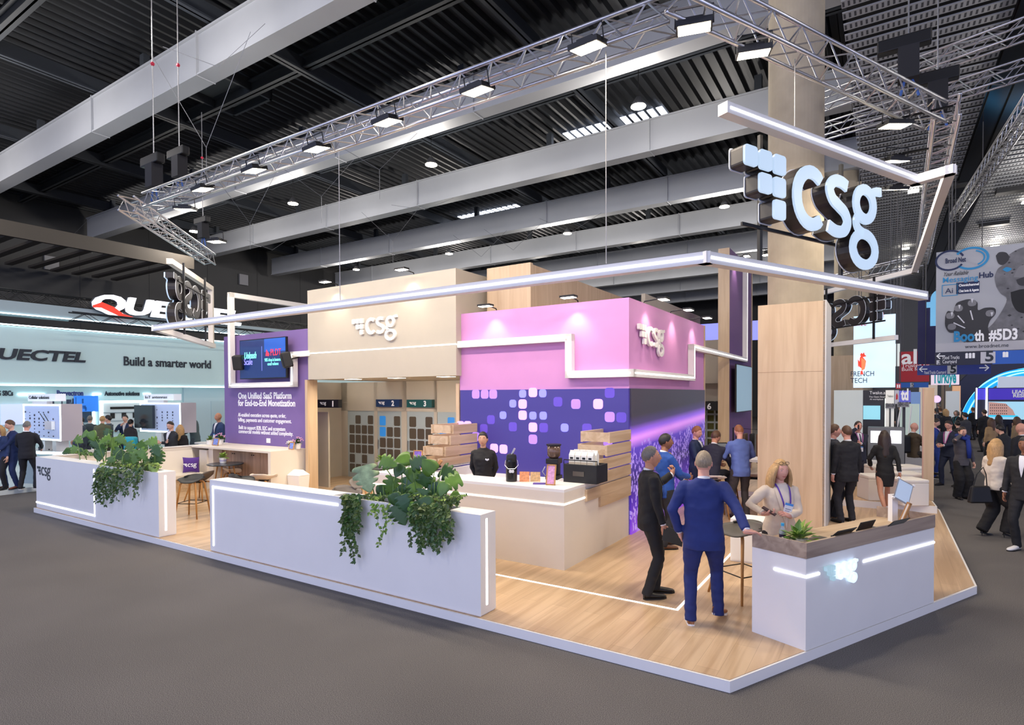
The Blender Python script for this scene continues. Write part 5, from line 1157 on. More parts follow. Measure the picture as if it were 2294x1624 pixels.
    if glasses:
        m=MB(); z_=.010 if glasses=='eyes' else .088; y_=.098 if glasses=='eyes' else .074
        for sx in(-1,1): m.tube([HT(Vector((sx*.034+.025*math.cos(a),y_-.004*abs(math.cos(a)),z_+.018*math.sin(a)))*s) for a in[2*PI*k/12 for k in range(13)]],.0026*s,5); m.tube([HT(Vector((sx*.058,y_-.004,z_))*s),HT(Vector((sx*.08,.0,z_-.004))*s)],.0022*s,4)
        bake(m,'glasses',mat('glasses_frame',(70,50,36),.3),t)
    SM=mat('leather_%d_%d'%(shoes[0],shoes[1]),shoes,.4)
    for f,a,fy in((fl,al,footyaw[0]),(fr,ar,footyaw[1])):
        p=Vector((a.x,a.y+.03*s,a.z-.085*s-heel*s)); p.z=max(p.z,0.0)
        shoe(p,Vector((-math.sin(fy),math.cos(fy),0)),s,SM,t,sole,heel,pitch=fp if f is fr else 0)
    t['_L']=L; t['_R']=R
    return t
def wpos(t,l): return t.matrix_world@Vector(l)
def held(t,which): 
    return Vector(t.location)+Matrix.Rotation(t.rotation_euler.z,3,'Z')@Vector(t[which])
NAVY=(22,46,120); 
# --- main group
pv=onz(1576,1398,HP)
navy=person('person in bright navy suit and tan shoes, back turned, one hand on the reception desk',pv,-.28,1.80,'pink','sandy','crop',jacket=(30,46,108),trous=(28,42,100),fat=1.13,
  lh=(-.235,.02,.93),rh=onz(1680,1203,HP+1.035),feet=((-.13,-.02,0),(.15,.16,.02)),footyaw=(.1,-.45),lelb=(-1,-.5,0),relb=(.6,-.2,-.6),head=(-.12,.05),shoes=(158,98,52),sole=WHITE,face=False,curl=(.8,.35),rfd=(1,.45,-.12),lfd=(.3,.3,-1),vox=.011,palmR=(0,0,-1),hem=.79,fp=.25)
pv=onz(1455,1334,HP)
blk=person('grey-haired person in black suit and purple lanyard, fist raised, holding a dark tablet',pv,-PI/2+.05,1.77,'tan','silver','receding',jacket=(24,23,24),trous=(22,22,24),
  rh=(.27,.10,.83),lh=aty(1506,1062,7.35),feet=((-.10,.12,0),(.12,-.04,0)),footyaw=(-.1,.1),curl=(1.5,1.0),lelb=(-.3,-.2,-1),relb=(.2,-1,0),head=(-.1,-.04),lan=(110,84,180),shoes=(26,22,20),lfd=(-.1,.25,1),palmL=(0,-1,.3),rfd=(0,.25,-1),palmR=(-1,0,0),vox=.011,hairlen=0,fat=1.03)
m=MB(); HTb=None
q=held(blk,'_R'); t=empty('tablet','dark grey tablet held low in the right hand of the black-suited person','tablet',q+Vector((.10,-.03,-.11)),.0); t.rotation_euler=(math.radians(62),math.radians(20),.12); MB().box(-.125,.125,-.09,.09,-.005,.005).build('tablet_case',mat('tablet_case',(48,46,46),.5),t,bevel=.004)
pv=onz(1489,1226,HP)
b3=person('brown-shoed person in blue jacket standing behind the black-suited man',pv,-PI/2+.25,1.77,'brown','black','short',jacket=(30,74,150),trous=(34,34,40),rh=(.12,.36,1.12),lh=(-.05,.40,1.02),feet=((-.14,.14,0),(.12,-.06,0)),shoes=(92,56,36),head=(-.25,0),lan=(150,120,60),curl=(.9,.9))
pv=aty(1559,1000,11.9); pv.z=HP
person('ginger-haired person in dark blue suit looking down beside the city video wall',pv,-PI*.72,1.74,'pink','ginger','short',jacket=(34,48,78),trous=(30,40,66),lh=(-.1,.30,1.08),rh=(.12,.30,1.05),head=(-.1,.22))
pv=aty(1592,1100,11.4); pv.z=HP
person('person in dark suit sitting on a high stool, seen from behind, hand on his knee',pv,-.75,1.78,'tan','brown','short',jacket=(36,36,52),trous=(26,26,34),hip=.86,lean=.30,lh=(-.05,.50,1.0),rh=(.25,.52,.86),feet=((-.12,.34,.30),(.20,.42,.34)),head=(-.2,.25),face=False,hem=.84)
pv=aty(1659,1150,11.3); pv.z=HP
person('person in light blue checked jacket at the high table, back turned',pv,.05,1.80,'pink','ginger','crop',jacket=(96,116,176),trous=(66,60,58),lh=(-.16,.34,1.1),rh=(.2,.34,1.1),head=(0,.35),lean=.08,face=False,shoes=(60,44,34),feet=((-.12,0,0),(.13,.03,0)),collar=False,hem=.80)
pv=aty(1746,1100,6.5); pv.z=HP
wo=person('long-haired blonde person in cream blazer behind the reception desk, looking at the camera',pv,PI+.05,1.66,'pink','blonde','long',jacket=(222,204,182),trous=(28,26,28),shirt=(226,212,196),rh=aty(1712,1150,6.18),lh=aty(1768,1156,6.2),fem=True,fat=1.14,hairlen=.36,wave=.02,hairw=1.28,lan=(96,64,160),collar=False,glasses='top',curl=(.45,.9),lfd=(.75,.3,.35),palmL=(0,-.6,-1),rfd=(-.6,.5,.1),palmR=(0,0,1),lelb=(-1,-.6,-.4),relb=(1,-.6,-.4),vox=.010,head=(.06,.05),shoes=(40,36,34))
q=held(wo,'_R'); o=MB().box(-.036,.036,-.075,.075,-.004,.004).build('phone',mat('phone_dark',(60,40,40),.2)); o.location=q+Vector((.03,-.05,.035)); o.rotation_euler=(.5,-.1,.9); setp(o,'dark smartphone held in the hand of the blonde receptionist','phone')
q=wo.location+Vector((-.03,-.27,1.17)); t=empty('name_badge','white name badge with blue header hanging on a purple lanyard','badge',q); t.rotation_euler=(0,.25,0); MB().box(-.045,.045,-.003,0,-.07,.06).build('badge_card',WHITE,t); MB().box(-.045,.045,-.004,-.003,.035,.06).build('blue_header',mat('badge_blue',(80,150,220),.5),t); MB().box(-.03,.03,-.0042,-.003,-.01,.0).box(-.03,.02,-.0042,-.003,-.03,-.022).build('print_lines',mat('print_grey',(150,150,160),.5),t)
MB().tube([(0.04,0,0),(.04,-.0,.0)],.01).build('x',BLK,t) if False else None
# barista
pv=aty(1083,1100,10.05); pv.z=HP
ba=person('dark-haired person in black button shirt standing behind the coffee counter',pv,PI-.12,1.76,'olive','black','long',jacket=(26,25,27),trous=(28,27,29),lh=(-.10,-.10,.92),rh=(.10,-.10,.92),fem=True,top='shirt',hem=.84,shirt=(26,25,27),lelb=(-1,-.4,0),relb=(1,-.4,0),vox=.010,fat=1.0)
m=MB(); 
for a in(-.02,0,.02): m.ball((a,0,abs(a)*.5),.014,1,.3,1.2,6,4)
m.build('chest_print',mat('print_white',(225,225,228),.5),ba,loc=(-.09,.142,1.30))
# inner stand, right
pv=onz(1897,1171,HP)
person('person in black suit seen from behind beside the oak cladding',pv,.1,1.80,'pink','brown','crop',jacket=(26,26,30),trous=(28,28,34),lh=(-.26,.04,.80),rh=(.26,.06,.80),face=False,feet=((-.13,0,0),(.12,.04,0)),fat=1.06,hem=.77)
pv=onz(1866,1161,HP)
person('person in dark trousers half hidden behind the oak cladding, facing right',pv,-PI/2-.25,1.80,'pink','brown','short',jacket=(40,44,56),trous=(28,30,38),rh=(.2,.25,.95),lh=(-.2,.3,1.0),shoes=(120,92,62))
pv=aty(1921,1100,14.2); pv.z=HP
gm=person('person in glasses and dark suit phoning, one arm across the chest',pv,PI-.1,1.72,'pink','dark','receding',jacket=(34,36,52),trous=(30,32,46),rh=(.10,.14,1.62),lh=(.10,.36,1.26),glasses='eyes',lan=(196,120,180),badge=True,fat=1.08,rfd=(-.1,-.1,1),palmR=(-1,0,0),relb=(1,.2,-.8),tie=(60,60,80),curl=(.4,.9))
o=MB().box(-.035,.035,-.004,.004,-.07,.07).build('phone',BLK); o.location=held(gm,'_R')+Vector((.03,0,.05)); setp(o,'phone held to the ear of the person in glasses','phone')
pv=onz(1982,1152,HP)
person('walking person with long brown wavy hair in black blazer and short black skirt',pv,-.35,1.66,'tan','dark','long',jacket=(22,22,23),trous=(22,22,24),hairlen=.42,wave=.05,fem=True,skirt=.60,feet=((-.10,-.42,.06),(.08,.22,0)),lh=(-.22,.24,1.0),rh=(.25,-.12,.86),heel=.06,face=False,shoes=(24,20,20),lean=.08,hem=.80,collar=False,head=(-.05,.05))
pv=aty(2046,1050,16.3); pv.z=.25
person('bald person in olive brown jacket sitting on a white bench behind the oak post',pv,-PI/2,1.74,'pink','grey','bald',jacket=(84,70,52),trous=(50,46,42),hip=.60,lh=(-.1,.45,.75),rh=(.1,.45,.75),feet=((-.12,.45,0),(.12,.45,0)),head=(0,.1))
t=empty('backpack','black backpack worn by the seated bald person','backpack',pv+Vector((-.30,-.02,.85)),.1); MB().box(-.12,.12,-.16,.16,-.25,.25).build('bag',BLK,t,bevel=.05); MB().box(-.17,-.12,-.12,.12,-.2,.0).build('front_pocket',mat('bag_grey',(34,34,38),.7),t,bevel=.02)
# --- aisle
A0=0
pv=onz(2127,1088,A0)
person('heavy-set person in dark navy suit with pink lanyard reading his phone in the aisle',pv,PI*.62,1.76,'pink','dark','receding',jacket=(36,42,62),trous=(32,38,58),fat=1.2,lh=(-.05,.36,1.12),rh=(.08,.38,1.12),head=(.1,.4),lan=(214,110,180),curl=(.7,.7),feet=((-.14,-.05,0),(.14,.12,0)),lean=.05)
pv=aty(2093,1100,17.2); pv.z=0
person('person in bright blue suit with pink lanyard facing the heavy-set man',pv,-PI*.75,1.76,'light','dark','short',jacket=(34,62,140),trous=(34,60,136),lan=(214,110,180),lh=(-.1,.3,1.1),rh=(.1,.3,1.1),head=(0,.35),sole=WHITE)
pv=onz(2153,1117,A0)
person('person in grey blazer and blue scarf holding a phone to the ear',pv,PI-.05,1.70,'light','dark','bun',jacket=(84,80,84),trous=(26,24,24),wide=True,fem=True,rh=(.10,.13,1.60),lh=(-.27,.05,.85),relb=(1,.1,-.9),rfd=(-.1,-.1,1),curl=(.8,.8),top='blazer',collar=False,hem=.83)
o=MB(); o.tube([(-.09,.10,1.47),(0,.14,1.43),(.09,.10,1.47),(.07,-.06,1.50),(-.07,-.06,1.50),(-.09,.10,1.47)],.045,8).tube([(-.03,.15,1.44),(-.05,.17,1.2),(-.06,.165,.98)],[.045,.05,.04],8); sc_=empty('scarf','long blue scarf round the neck of the person in the grey blazer','scarf',pv,PI-.05); o.build('scarf_cloth',cloth('scarf_blue',(28,52,136)),sc_,smooth=True)
pv=onz(2228,1202,A0)
bw=person('blonde person in cream jacket and wide black trousers looking right across the aisle',pv,-PI/2+.1,1.70,'light','blonde','long',jacket=(224,212,196),trous=(24,22,22),wide=True,fem=True,hairlen=.34,wave=.03,lh=(-.2,.18,.95),rh=(.2,.22,.90),collar=False,top='jacket',hem=.86,shoes=(22,20,20),heel=.05,feet=((-.1,-.12,0),(.1,.14,0)),curl=(.9,.9),shirt=(224,212,196))
MB().box(-.005,.005,-.16,.16,0,.02).build('x',BLK,bw) if False else None
t=empty('handbag','black leather handbag hanging behind the blonde person in the cream jacket','handbag',bw.location+Vector((-.30,-.05,.60))); MB().add([(-.2,-.06,0),(.2,-.06,0),(.2,.06,0),(-.2,.06,0),(-.15,-.04,.3),(.15,-.04,.3),(.15,.04,.3),(-.15,.04,.3)],[(3,2,1,0),(0,1,5,4),(1,2,6,5),(2,3,7,6),(3,0,4,7),(4,5,6,7)]).build('bag_body',BLK,t,bevel=.03); MB().tube([(-.12,0,.28),(-.06,0,.5),(.05,0,.62),(.1,0,.5),(.12,0,.28)],.009,5).build('strap',BLK,t)
pv=onz(2296,1235,A0)
person('person in dark suit cut off by the right edge, hand hanging by the thigh',pv,PI/2+.5,1.80,'brown','black','short',jacket=(34,34,36),trous=(32,32,34),lh=(-.25,.05,.82),rh=(.26,.05,.82),shoes=(230,228,224))
# --- crowd in the aisle
def crowd(lab,x,yt,h,yaw,grp=None,floor=0,YY=None,**k):
    d=ray(x,yt); Y=YY or (floor+h-CAMH)/d[2]; p=Vector((d[0]*Y,d[1]*Y,floor)); k.setdefault('face',False); k.setdefault('vox',.024); k.setdefault('v',0)
    return person(lab,p,yaw,h,group=grp,**k)
crowd('person in tan coat with a small dark backpack, seen from behind in the aisle',2221,937,1.66,.1,hair='brown',style='long',hairlen=.3,jacket=(168,136,96),trous=(30,28,30),fem=True,top='coat',hem=.55,collar=False)
crowd('person in black jacket with backpack straps bending forward in the aisle',2262,950,1.72,.3,hair='black',jacket=(30,32,38),trous=(30,30,34),lean=.3,top='jacket',lh=(-.15,.4,1.05),rh=(.15,.4,1.05))
crowd('person in charcoal coat with dark hair standing left of the tan coat',2206,918,1.80,0,hair='dark',jacket=(26,26,28),trous=(26,26,28),top='coat')
crowd('person with long dark wavy hair right of the tan coat',2238,930,1.68,.2,hair='dark',style='long',hairlen=.32,wave=.05,jacket=(40,34,32),trous=(30,28,28),fem=True,top='coat',collar=False)
crowd('person with long brown hair in beige top near the right edge of the aisle crowd',2279,934,1.68,.3,hair='brown',style='long',hairlen=.3,wave=.05,jacket=(150,126,92),trous=(36,34,34),fem=True,top='coat',collar=False)
crowd('bald person in black jacket at the right edge of the aisle crowd',2289,949,1.80,.2,skin='pink',style='bald',jacket=(30,30,34),trous=(30,30,34),fat=1.1)
crowd('grey curly-haired person with a cyan lanyard facing left in the crowd',2143,920,1.70,PI*.6,hair='grey',style='long',hairlen=.12,wave=.08,jacket=(36,36,40),trous=(30,30,32),lan=(60,180,200),fem=True,top='coat')
crowd('person in dark grey coat with backpack behind the scarf wearer',2163,925,1.76,.2,hair='black',jacket=(62,62,66),trous=(34,34,36),top='coat')
crowd('ginger long-haired person in the crowd left of the blue arch foot',2188,912,1.72,.1,hair='ginger',style='long',hairlen=.3,jacket=(36,34,36),trous=(30,30,32),fem=True,top='coat',collar=False)
crowd('person in navy suit seen from behind below the big city screen',2236,910,1.80,.0,hair='black',jacket=(30,38,62),trous=(28,34,56))
crowd('person with head bowed in navy suit right of the navy suit below the screen',2256,911,1.78,PI*.8,hair='dark',jacket=(32,40,64),trous=(28,34,56),head=(0,.4))
crowd('person in dark suit facing the camera near the right edge under the screen',2280,912,1.78,PI,skin='tan',hair='dark',jacket=(30,32,44),trous=(28,30,40),face=True)
crowd('person in navy jacket with pale neck under the left foot of the arch',2168,907,1.80,0,hair='grey',style='crop',jacket=(32,42,68),trous=(28,34,56))
crowd('person in yellow-collared grey coat far back in the aisle crowd',2105,906,1.76,.1,hair='grey',jacket=(70,70,76),trous=(40,40,44),top='coat',shirt=(200,220,50))
crowd('person with dark hair behind the pink-lanyard man, partly hidden',2146,942,1.66,-.3,hair='black',style='bun',jacket=(44,40,42),trous=(34,30,32),fem=True,top='coat')
crowd('person in black coat standing beyond the grey counter left of the oak post',2017,908,1.84,-.3,hair='dark',jacket=(30,32,40),trous=(34,42,66),top='coat')
crowd('person with reddish jacket beside the black coat beyond the grey counter',2034,912,1.74,-.4,hair='brown',jacket=(110,50,36),trous=(34,34,40),top='coat')
R=random.Random(11)
cc=[((30,32,38),'black'),((40,44,60),'navy'),((66,62,60),'grey'),((52,44,40),'brown'),((26,26,28),'dark')]
spots=[(2094,904),(2112,900),(2120,903),(2127,907),(2134,902),(2141,905),(2150,902),(2158,905),(2101,899),(2085+30,897),(2177,905),(2205,907),(2218,903),(2196,903),(2050-3,900),(2044,905),(2054,909),(2060-8,897),(2092,910),(2098,918),(2130,914),(2150,911),(2180,909),(2226,908),(2246,905),(2268,905),(2291,906),(2040,897),(2107,914),(2119,916)]
protos=[]
for i,(x,yt) in enumerate(spots):
    h=R.uniform(1.66,1.84); yaw=R.choice([0,.3,-.3,PI,PI-.4,.1]); d=ray(x,yt); Y=min((h-CAMH)/d[2],46) if d[2]<0 else 46; p=Vector((d[0]*Y,d[1]*Y,0))
    if i<6:
        col,nm=cc[i%5]; t=person('distant person in dark clothes among the packed aisle crowd',p,yaw,h,skin=['light','tan','pink','brown','olive','light'][i],hair=['dark','black','grey','black','brown','blonde'][i],style=['short','crop','balding','short','short','long'][i],hairlen=.2 if i==5 else 0,jacket=col,trous=(30,30,36),face=False,vox=.03,v=0,group='distant visitors packed in the aisle'); protos.append(t)
    else:
        t=copy_tree(protos[i%6]); t.location=p; t.rotation_euler=(0,0,yaw)
# --- neighbouring booth, left
F=.12
def lp(lab,x,yb,yaw,h=1.76,z=F,**k):
    p=onz(x,yb,z); k.setdefault('vox',.02); return person(lab,p,yaw,h,**k)
def lpY(lab,x,yt,h,yaw,z=F,**k):
    return crowd(lab,x,yt,h,yaw,floor=z,**k)
lp('person in navy suit and brown shoes talking at the far left',27,1094,PI-.25,1.78,hair='brown',jacket=(32,48,92),trous=(30,46,90),fat=1.08,head=(-.3,.3),lh=(-.05,.34,1.02),rh=(.1,.32,1.02),shoes=(118,60,40),feet=((-.16,0,0),(.18,.04,0)))
lp('balding person in black suit seen from behind at the far left',62,1096,.25,1.76,hair='grey',style='balding',jacket=(26,26,32),trous=(24,25,32),face=False,lh=(-.2,.28,1.0),rh=(.2,.3,1.05),head=(.1,.2),shoes=(26,26,30),sole=WHITE,feet=((-.15,0,0),(.17,.05,0)),skin='pink',fat=1.05)
lpY('smiling dark-haired person in grey blazer behind the left planter',181,934,1.76,PI-.5,hair='black',jacket=(52,62,78),trous=(40,46,58),face=True,lh=(-.1,.34,1.15),rh=(.15,.34,1.15),vox=.02,head=(-.2,0))
lpY('person with grey-blond hair standing behind the smiling man',176,928,1.80,PI-.3,hair='white',jacket=(60,74,96),trous=(50,60,80))
lpY('person in blue cap and grey jacket with pink collar behind the left planter',201,932,1.72,.3,hair='grey',jacket=(70,82,88),trous=(50,52,58),style='short')
lpY('person in olive overshirt with bald head seen from behind',229,932,1.76,.2,style='balding',hair='blonde',jacket=(104,106,78),trous=(60,60,52),top='overshirt',fat=1.08)
lpY('person in grey jacket and light blue shirt looking left past the olive overshirt',243,931,1.76,PI/2+.3,hair='black',jacket=(74,86,96),trous=(50,56,66))
lpY('person in navy suit touching the chin behind the teal backpack',281,930,1.76,PI+.2,hair='black',jacket=(36,54,92),trous=(36,48,80),face=True,rh=(.05,.2,1.45),relb=(.6,.2,-.8))
lpY('person with dark bun wearing a teal backpack behind the left planter',292,940,1.64,0,hair='black',style='bun',jacket=(40,36,40),trous=(34,34,38),fem=True,top='coat')
p=onz(293,1100,F); d=ray(293,975); Y=15.6; t=empty('backpack','bright teal backpack on the back of the dark-bunned person','backpack',Vector((d[0]*Y,Y-.0,1.28))); MB().box(-.15,.15,-.12,.08,-.22,.16).build('bag',mat('teal_bag',(40,170,190),.6),t,bevel=.05)
lpY('person with head bowed in dark suit, arms folded, behind the left side wall',383,944,1.80,PI-.2,z=0,hair='dark',style='crop',jacket=(44,46,50),trous=(36,38,42),head=(0,.4),face=True,lh=(.12,.26,1.2),rh=(-.1,.28,1.22))
lpY('person with long blonde wavy hair and black top behind the left side wall',403,952,1.68,.1,z=0,hair='blonde',style='long',hairlen=.34,wave=.05,jacket=(32,30,32),trous=(30,30,32),fem=True,top='jacket',collar=False)
lpY('person in grey-green jacket leaning left over a white table',437,914,1.90,PI/2+.1,YY=19.5,hair='dark',jacket=(80,98,102),trous=(70,82,88),lean=.12,head=(0,.2),rh=(.1,.42,1.05),lh=(-.1,.42,1.05))
lpY('bald person in blue jacket with lanyard at the purple wall edge',490,921,1.86,PI-.5,YY=18.3,hair='dark',style='bald',jacket=(44,66,104),trous=(50,44,48),lan=(90,90,110),badge=True,face=True,rh=(.3,.12,1.0),skin='tan')
lpY('blonde person in blue cut off by the left picture edge',0,953,1.66,PI,hair='blonde',style='long',hairlen=.2,jacket=(40,58,100),trous=(30,30,36),fem=True)
# ================================================================ neighbouring booth on the left
QP=mat('cool_lit_white_panel',(196,222,222),.55,noise_amt=.01,noise_scale=1); QG=mat('cool_grey_panel',(150,166,172),.6); QD=mat('ink_letter',(34,42,54),.5); QF=mat('booth_floor_white',(206,214,214),.5)  # panel white has the cyan tint of the booth's cool lights painted in
LEDC=glow('led_strip_cool',(225,248,255),6); BLUEW=glow('lightbox_blue_white',(205,222,245),.85)
QB=mat('dark_truss',(30,32,34),.5,metal=.4)
a=uvz(onz(0,1112,0));b=uvz(onz(80,1097,0))
t=bthing('booth_platform','white floor platform of the neighbouring booth on the left','platform',0,0)
MB().prism([(-26,-2),(-17.9,-2),(a[0]+.0,a[1]-3),(b[0]+.3,b[1]+.1),(-17.6,9),(-17.4,26),(-26,26)],0,.12).build('body',QF,t)
t=bthing('booth_header_wall','pale header wall reading Build a smarter world over the left booth','partition',-25,0,0,rot=PI/2)
MB().box(-4,30,0,.5,2.95,4.93).build('body',QP,t); MB().box(-4,30,-.03,0,2.9,2.94).box(-4,30,-.03,0,4.95,4.99).build('light_line',LEDC,t); MB().box(-4,30,-.25,.5,5.3,5.75).build('grey_canopy',QG,t); MB().box(-4,30,-.28,-.25,5.3,5.33).build('canopy_light_line',LEDC,t)
def tu(parent,s,x0,x1,y,size,u=-24.98,m=QD,bold=.008,shear=0,depth=.02,name='lettering'):
    a=onu(x0,y,u);b=onu(x1,y,u); o=text(parent,s,a[1],a[2],size,y=-.02,m=m,bold=bold,width=b[1]-a[1],depth=depth,name=name)
    if shear:
        for v in o.data.vertices: v.co.x+=v.co.z*shear
    return o
tu(t,'Build a smarter world',276,471,818,.50,bold=.006)
def boldword(parent,word,x1,y,size,shear,w,m,u=-24.98,bold=.018,depth=.03,name='lettering'):
    b=onu(x1,y,u); o=text(parent,word,b[1]-w,b[2],size,y=-.03,m=m,bold=bold,width=w,depth=depth,name=name)
    for v in o.data.vertices: v.co.x+=v.co.z*shear
    return o
boldword(t,'QUECTEL',190,811,.50,.25,3.15,QD)
# lit roof sign
t=bthing('roof_sign','big glowing white letters with a red swoosh above the left booth','sign',-24.6,0,0,rot=PI/2)
a=onu(196,694,-24.7);b=onu(540,716,-24.7)
SG=glow('roof_sign_white',(250,250,255),1.3)
o=text(t,'QUECTEL',a[1],a[2],.86,y=-.1,m=SG,bold=.03,width=b[1]-a[1]-.2,depth=.09,name='letters'); 
for v in o.data.vertices: v.co.x+=v.co.z*.28
o2=text(t,'QUECTEL',a[1],a[2],.86,y=.04,m=QD,bold=.045,width=b[1]-a[1]-.16,depth=.04,name='letter_backs')
for v in o2.data.vertices: v.co.x+=v.co.z*.28
c=onu(199,688,-24.8); MB().stroke([(c[1],c[2]),(c[1]+.25,c[2]+.08),(c[1]+.6,c[2]-.05),(c[1]+.95,c[2]-.24),(c[1]+1.3,c[2]-.26)],[.08,.2,.22,.13,.02],-.24,-.12).build('red_swoosh',glow('swoosh_red',(232,56,40),.9),t)
for i in range(5): MB().tube([(a[1]+1.2*i,.1,a[2]+.1),(a[1]+1.2*i,.1,5.75)],.02,5).build('post',QB,t)
mm=MB()
truss((-25.4,-2),(-25.4,24),6.0,'dark truss running above the left booth canopy',w=.4,bay=.9,m=QB); truss((-27.5,-2),(-27.5,24),6.3,'second dark truss behind the glowing roof letters',w=.4,bay=.9,m=QB)
truss((-24.2,9),(-24.2,28),5.35,'dark lower truss under the left booth canopy',w=.3,bay=.9,m=QB)
t=bthing('booth_back_wall','pale rear wall of the left booth with product displays','partition',-25.6,0,0,rot=PI/2)
MB().box(-4,13.6,0,.2,.12,2.95).build('body',QP,t); MB().box(13.6,30,-.1,.2,.12,2.95).build('grey_part',mat('pale_grey_wall',(176,196,202),.6),t); MB().box(14.8,17.2,-.12,-.1,.12,2.3).build('door_outline',mat('pale_grey_door',(170,190,196),.6),t)
def tb(s,x0,x1,y,size=.24,m=QD): 
    a=onu(x0,y,-25.58);b=onu(x1,y,-25.58); text(t,s,a[1],a[2],size,y=-.02,m=m,bold=.006,width=b[1]-a[1],depth=.015)
tb('5G SBCs',-12,29,886); tb('Provectron',127,186,886,.28,mat('provectron_blue',(56,64,130),.5)); tb('Automotive solutions',235,313,886)
def ru(x0,y0,x1,y1,u=-25.6): 
    a=onu(x0,(y0+y1)/2,u)[1];b=onu(x1,(y0+y1)/2,u)[1]; return a,b,onu((x0+x1)/2,y1,u)[2],onu((x0+x1)/2,y0,u)[2]
m=MB()
for x0,y0,x1,y1 in((40,882,100,883),(208,881,226,883),(208,881,210,960),(321,881,337,883)): r=ru(x0,y0,x1,y1); m.box(r[0],max(r[1],r[0]+.05),-.04,-.01,min(r[2],r[3]-.05),r[3])
m.build('wall_light_lines',LEDC,t)
r=ru(0,905,52,951); s=bthing('wall_screen','large bright screen with figures on the left booth wall','screen',-25.6,0,0,rot=PI/2); MB().box(r[0],r[1],-.1,-.02,r[2],r[3]).build('picture',mat('screen_lilac',(180,190,215),.3,emit=(180,190,215),es=.8),s)
m=MB(); R=random.Random(5)
for i in range(26): x=r[0]+.9+R.random()*1.6; z=r[2]+.05+R.random()*.7; m.box(x,x+R.uniform(.03,.12),-.105,-.1,z,z+R.uniform(.1,.3))
m.build('dark_figures',mat('figures_dark',(46,56,80),.5),s)
r=ru(156,903,203,946); s=bthing('wall_screen','dark screen showing a hall ceiling between the two display panels','screen',-25.6,0,0,rot=PI/2); MB().box(r[0],r[1],-.1,-.02,r[2],r[3]).build('picture',mat('screen_night',(44,58,72),.2,emit=(40,60,80),es=.6),s); MB().box(r[0]+.1,r[0]+.9,-.105,-.1,r[2]+.4,r[2]+1.0).build('blue_inset',glow('screen_blue',(40,110,200),.8),s)
r=ru(221,897,327,965); s=bthing('display_board','white product board with rows of small black modules, framed in light','display board',-25.6,0,0,rot=PI/2)
MB().box(r[0],r[1],-.12,-.02,r[2],r[3]).build('board',mat('board_white',(220,232,232),.5),s); MB().box(r[0],r[1],-.14,-.12,r[3]-.08,r[3]).box(r[0],r[0]+.1,-.14,-.12,r[2],r[3]-.08).build('light_frame',LEDC,s)
m=MB()
for k,(n,z) in enumerate(((13,.72),(3,.42),(4,.15))):
    for i in range(n): x=r[0]+.35+i*(r[1]-r[0]-.5)/n; m.box(x,x+.09+.06*(k==1),-.15,-.12,r[2]+(r[3]-r[2])*z,r[2]+(r[3]-r[2])*z+.09+.12*(k==1))
m.build('modules',BLK,s); MB().box(r[0]+.1,r[1],-.16,-.12,r[2]+(r[3]-r[2])*.6,r[2]+(r[3]-r[2])*.62).box(r[0]+.1,r[1],-.16,-.12,r[2]+(r[3]-r[2])*.33,r[2]+(r[3]-r[2])*.35).build('shelves',QG,s)
# free-standing display kiosks
def kiosk(lab,x0,y0,x1,y1,xs,Y,title,tvx=None,seed=1):
    p=aty(x0,(y0+y1)/2,Y); q=aty(x1,(y0+y1)/2,Y*.94); d=q-p; an=math.atan2(d.y,d.x); w=Vector((d.x,d.y)).length; z1=aty(x0,y0,Y).z; z0=aty(x0,y1,Y).z+.03
    t=empty('display_kiosk',lab,'display kiosk',Vector((p.x,p.y,F)),an); z0-=F;z1-=F
    MB().box(0,w,0,.5,z0,z1).build('cabinet',mat('kiosk_side',(196,188,194),.5),t); MB().box(.05,w-.05,-.01,0,z0+.05,z1-.05).build('front_board',mat('kiosk_board',(188,202,232),.4,emit=(188,202,232),es=.25),t)
    MB().box(0,w,-.02,0,z1-.035,z1).box(0,w,-.02,0,z0,z0+.035).box(0,.035,-.02,0,z0,z1).box(w-.035,w,-.02,0,z0,z1).build('light_frame',LEDC,t)
    MB().box(.12,w*.8,.05,.3,z1+.08,z1+.28).build('title_box',mat('title_white',(232,236,242),.4,emit=(232,236,242),es=.3),t); text(t,title,.2,z1+.14,.13,y=.04,m=QD,width=w*.55)
    MB().box(w*.3,w*.45,.1,.4,.8,z0).build('support_post',WHITE,t); MB().box(w*.65,w*.75,.1,.4,.8,z0).build('support_post',WHITE,t); MB().box(.2,w*.5,.12,.25,z1,z1+.08).build('title_bracket',WHITE,t)
    R=random.Random(seed); m=MB()
    for i in range(7):
        for j in range(8):
            if R.random()<.75: x=.12+i*(w-.25)/7;z=z0+.1+j*(z1-z0-.25)/8; s_=R.uniform(.01,.035); m.box(x,x+s_,-.03,-.01,z,z+s_*1.6)
    m.build('small_products',mat('product_grey',(70,74,84),.5),t); return t,w,z0,z1
t,w_,z0,z1=kiosk('kiosk board titled Cellular solutions with small products and an antenna router',54,905,137,985,158,16.4,'Cellular solutions')
o=MB(); o.box(w_*.68,w_*.86,-.1,-.02,z0+.3,z0+.52).build('router_box',WHITE,t); MB().tube([(w_*.66,-.06,z0+.5),(w_*.52,-.06,z0+.72)],.01,5).tube([(w_*.74,-.06,z0+.52),(w_*.62,-.06,z0+.72)],.01,5).build('router_antennas',BLK,t)
t,w_,z0,z1=kiosk('kiosk board titled IoT antennas with a dark television',315,902,405,968,421,19.4,'IoT antennas',seed=3)
MB().box(-.12,w_*.42,-.14,-.06,z0+.12,z1-.08).build('television',mat('tv_dark',(44,50,56),.15),t)
t=empty('demo_counter','white demo counter with glowing edge under the Cellular solutions board','counter',aty(95,1010,16.3),-.25); t.location.z=F
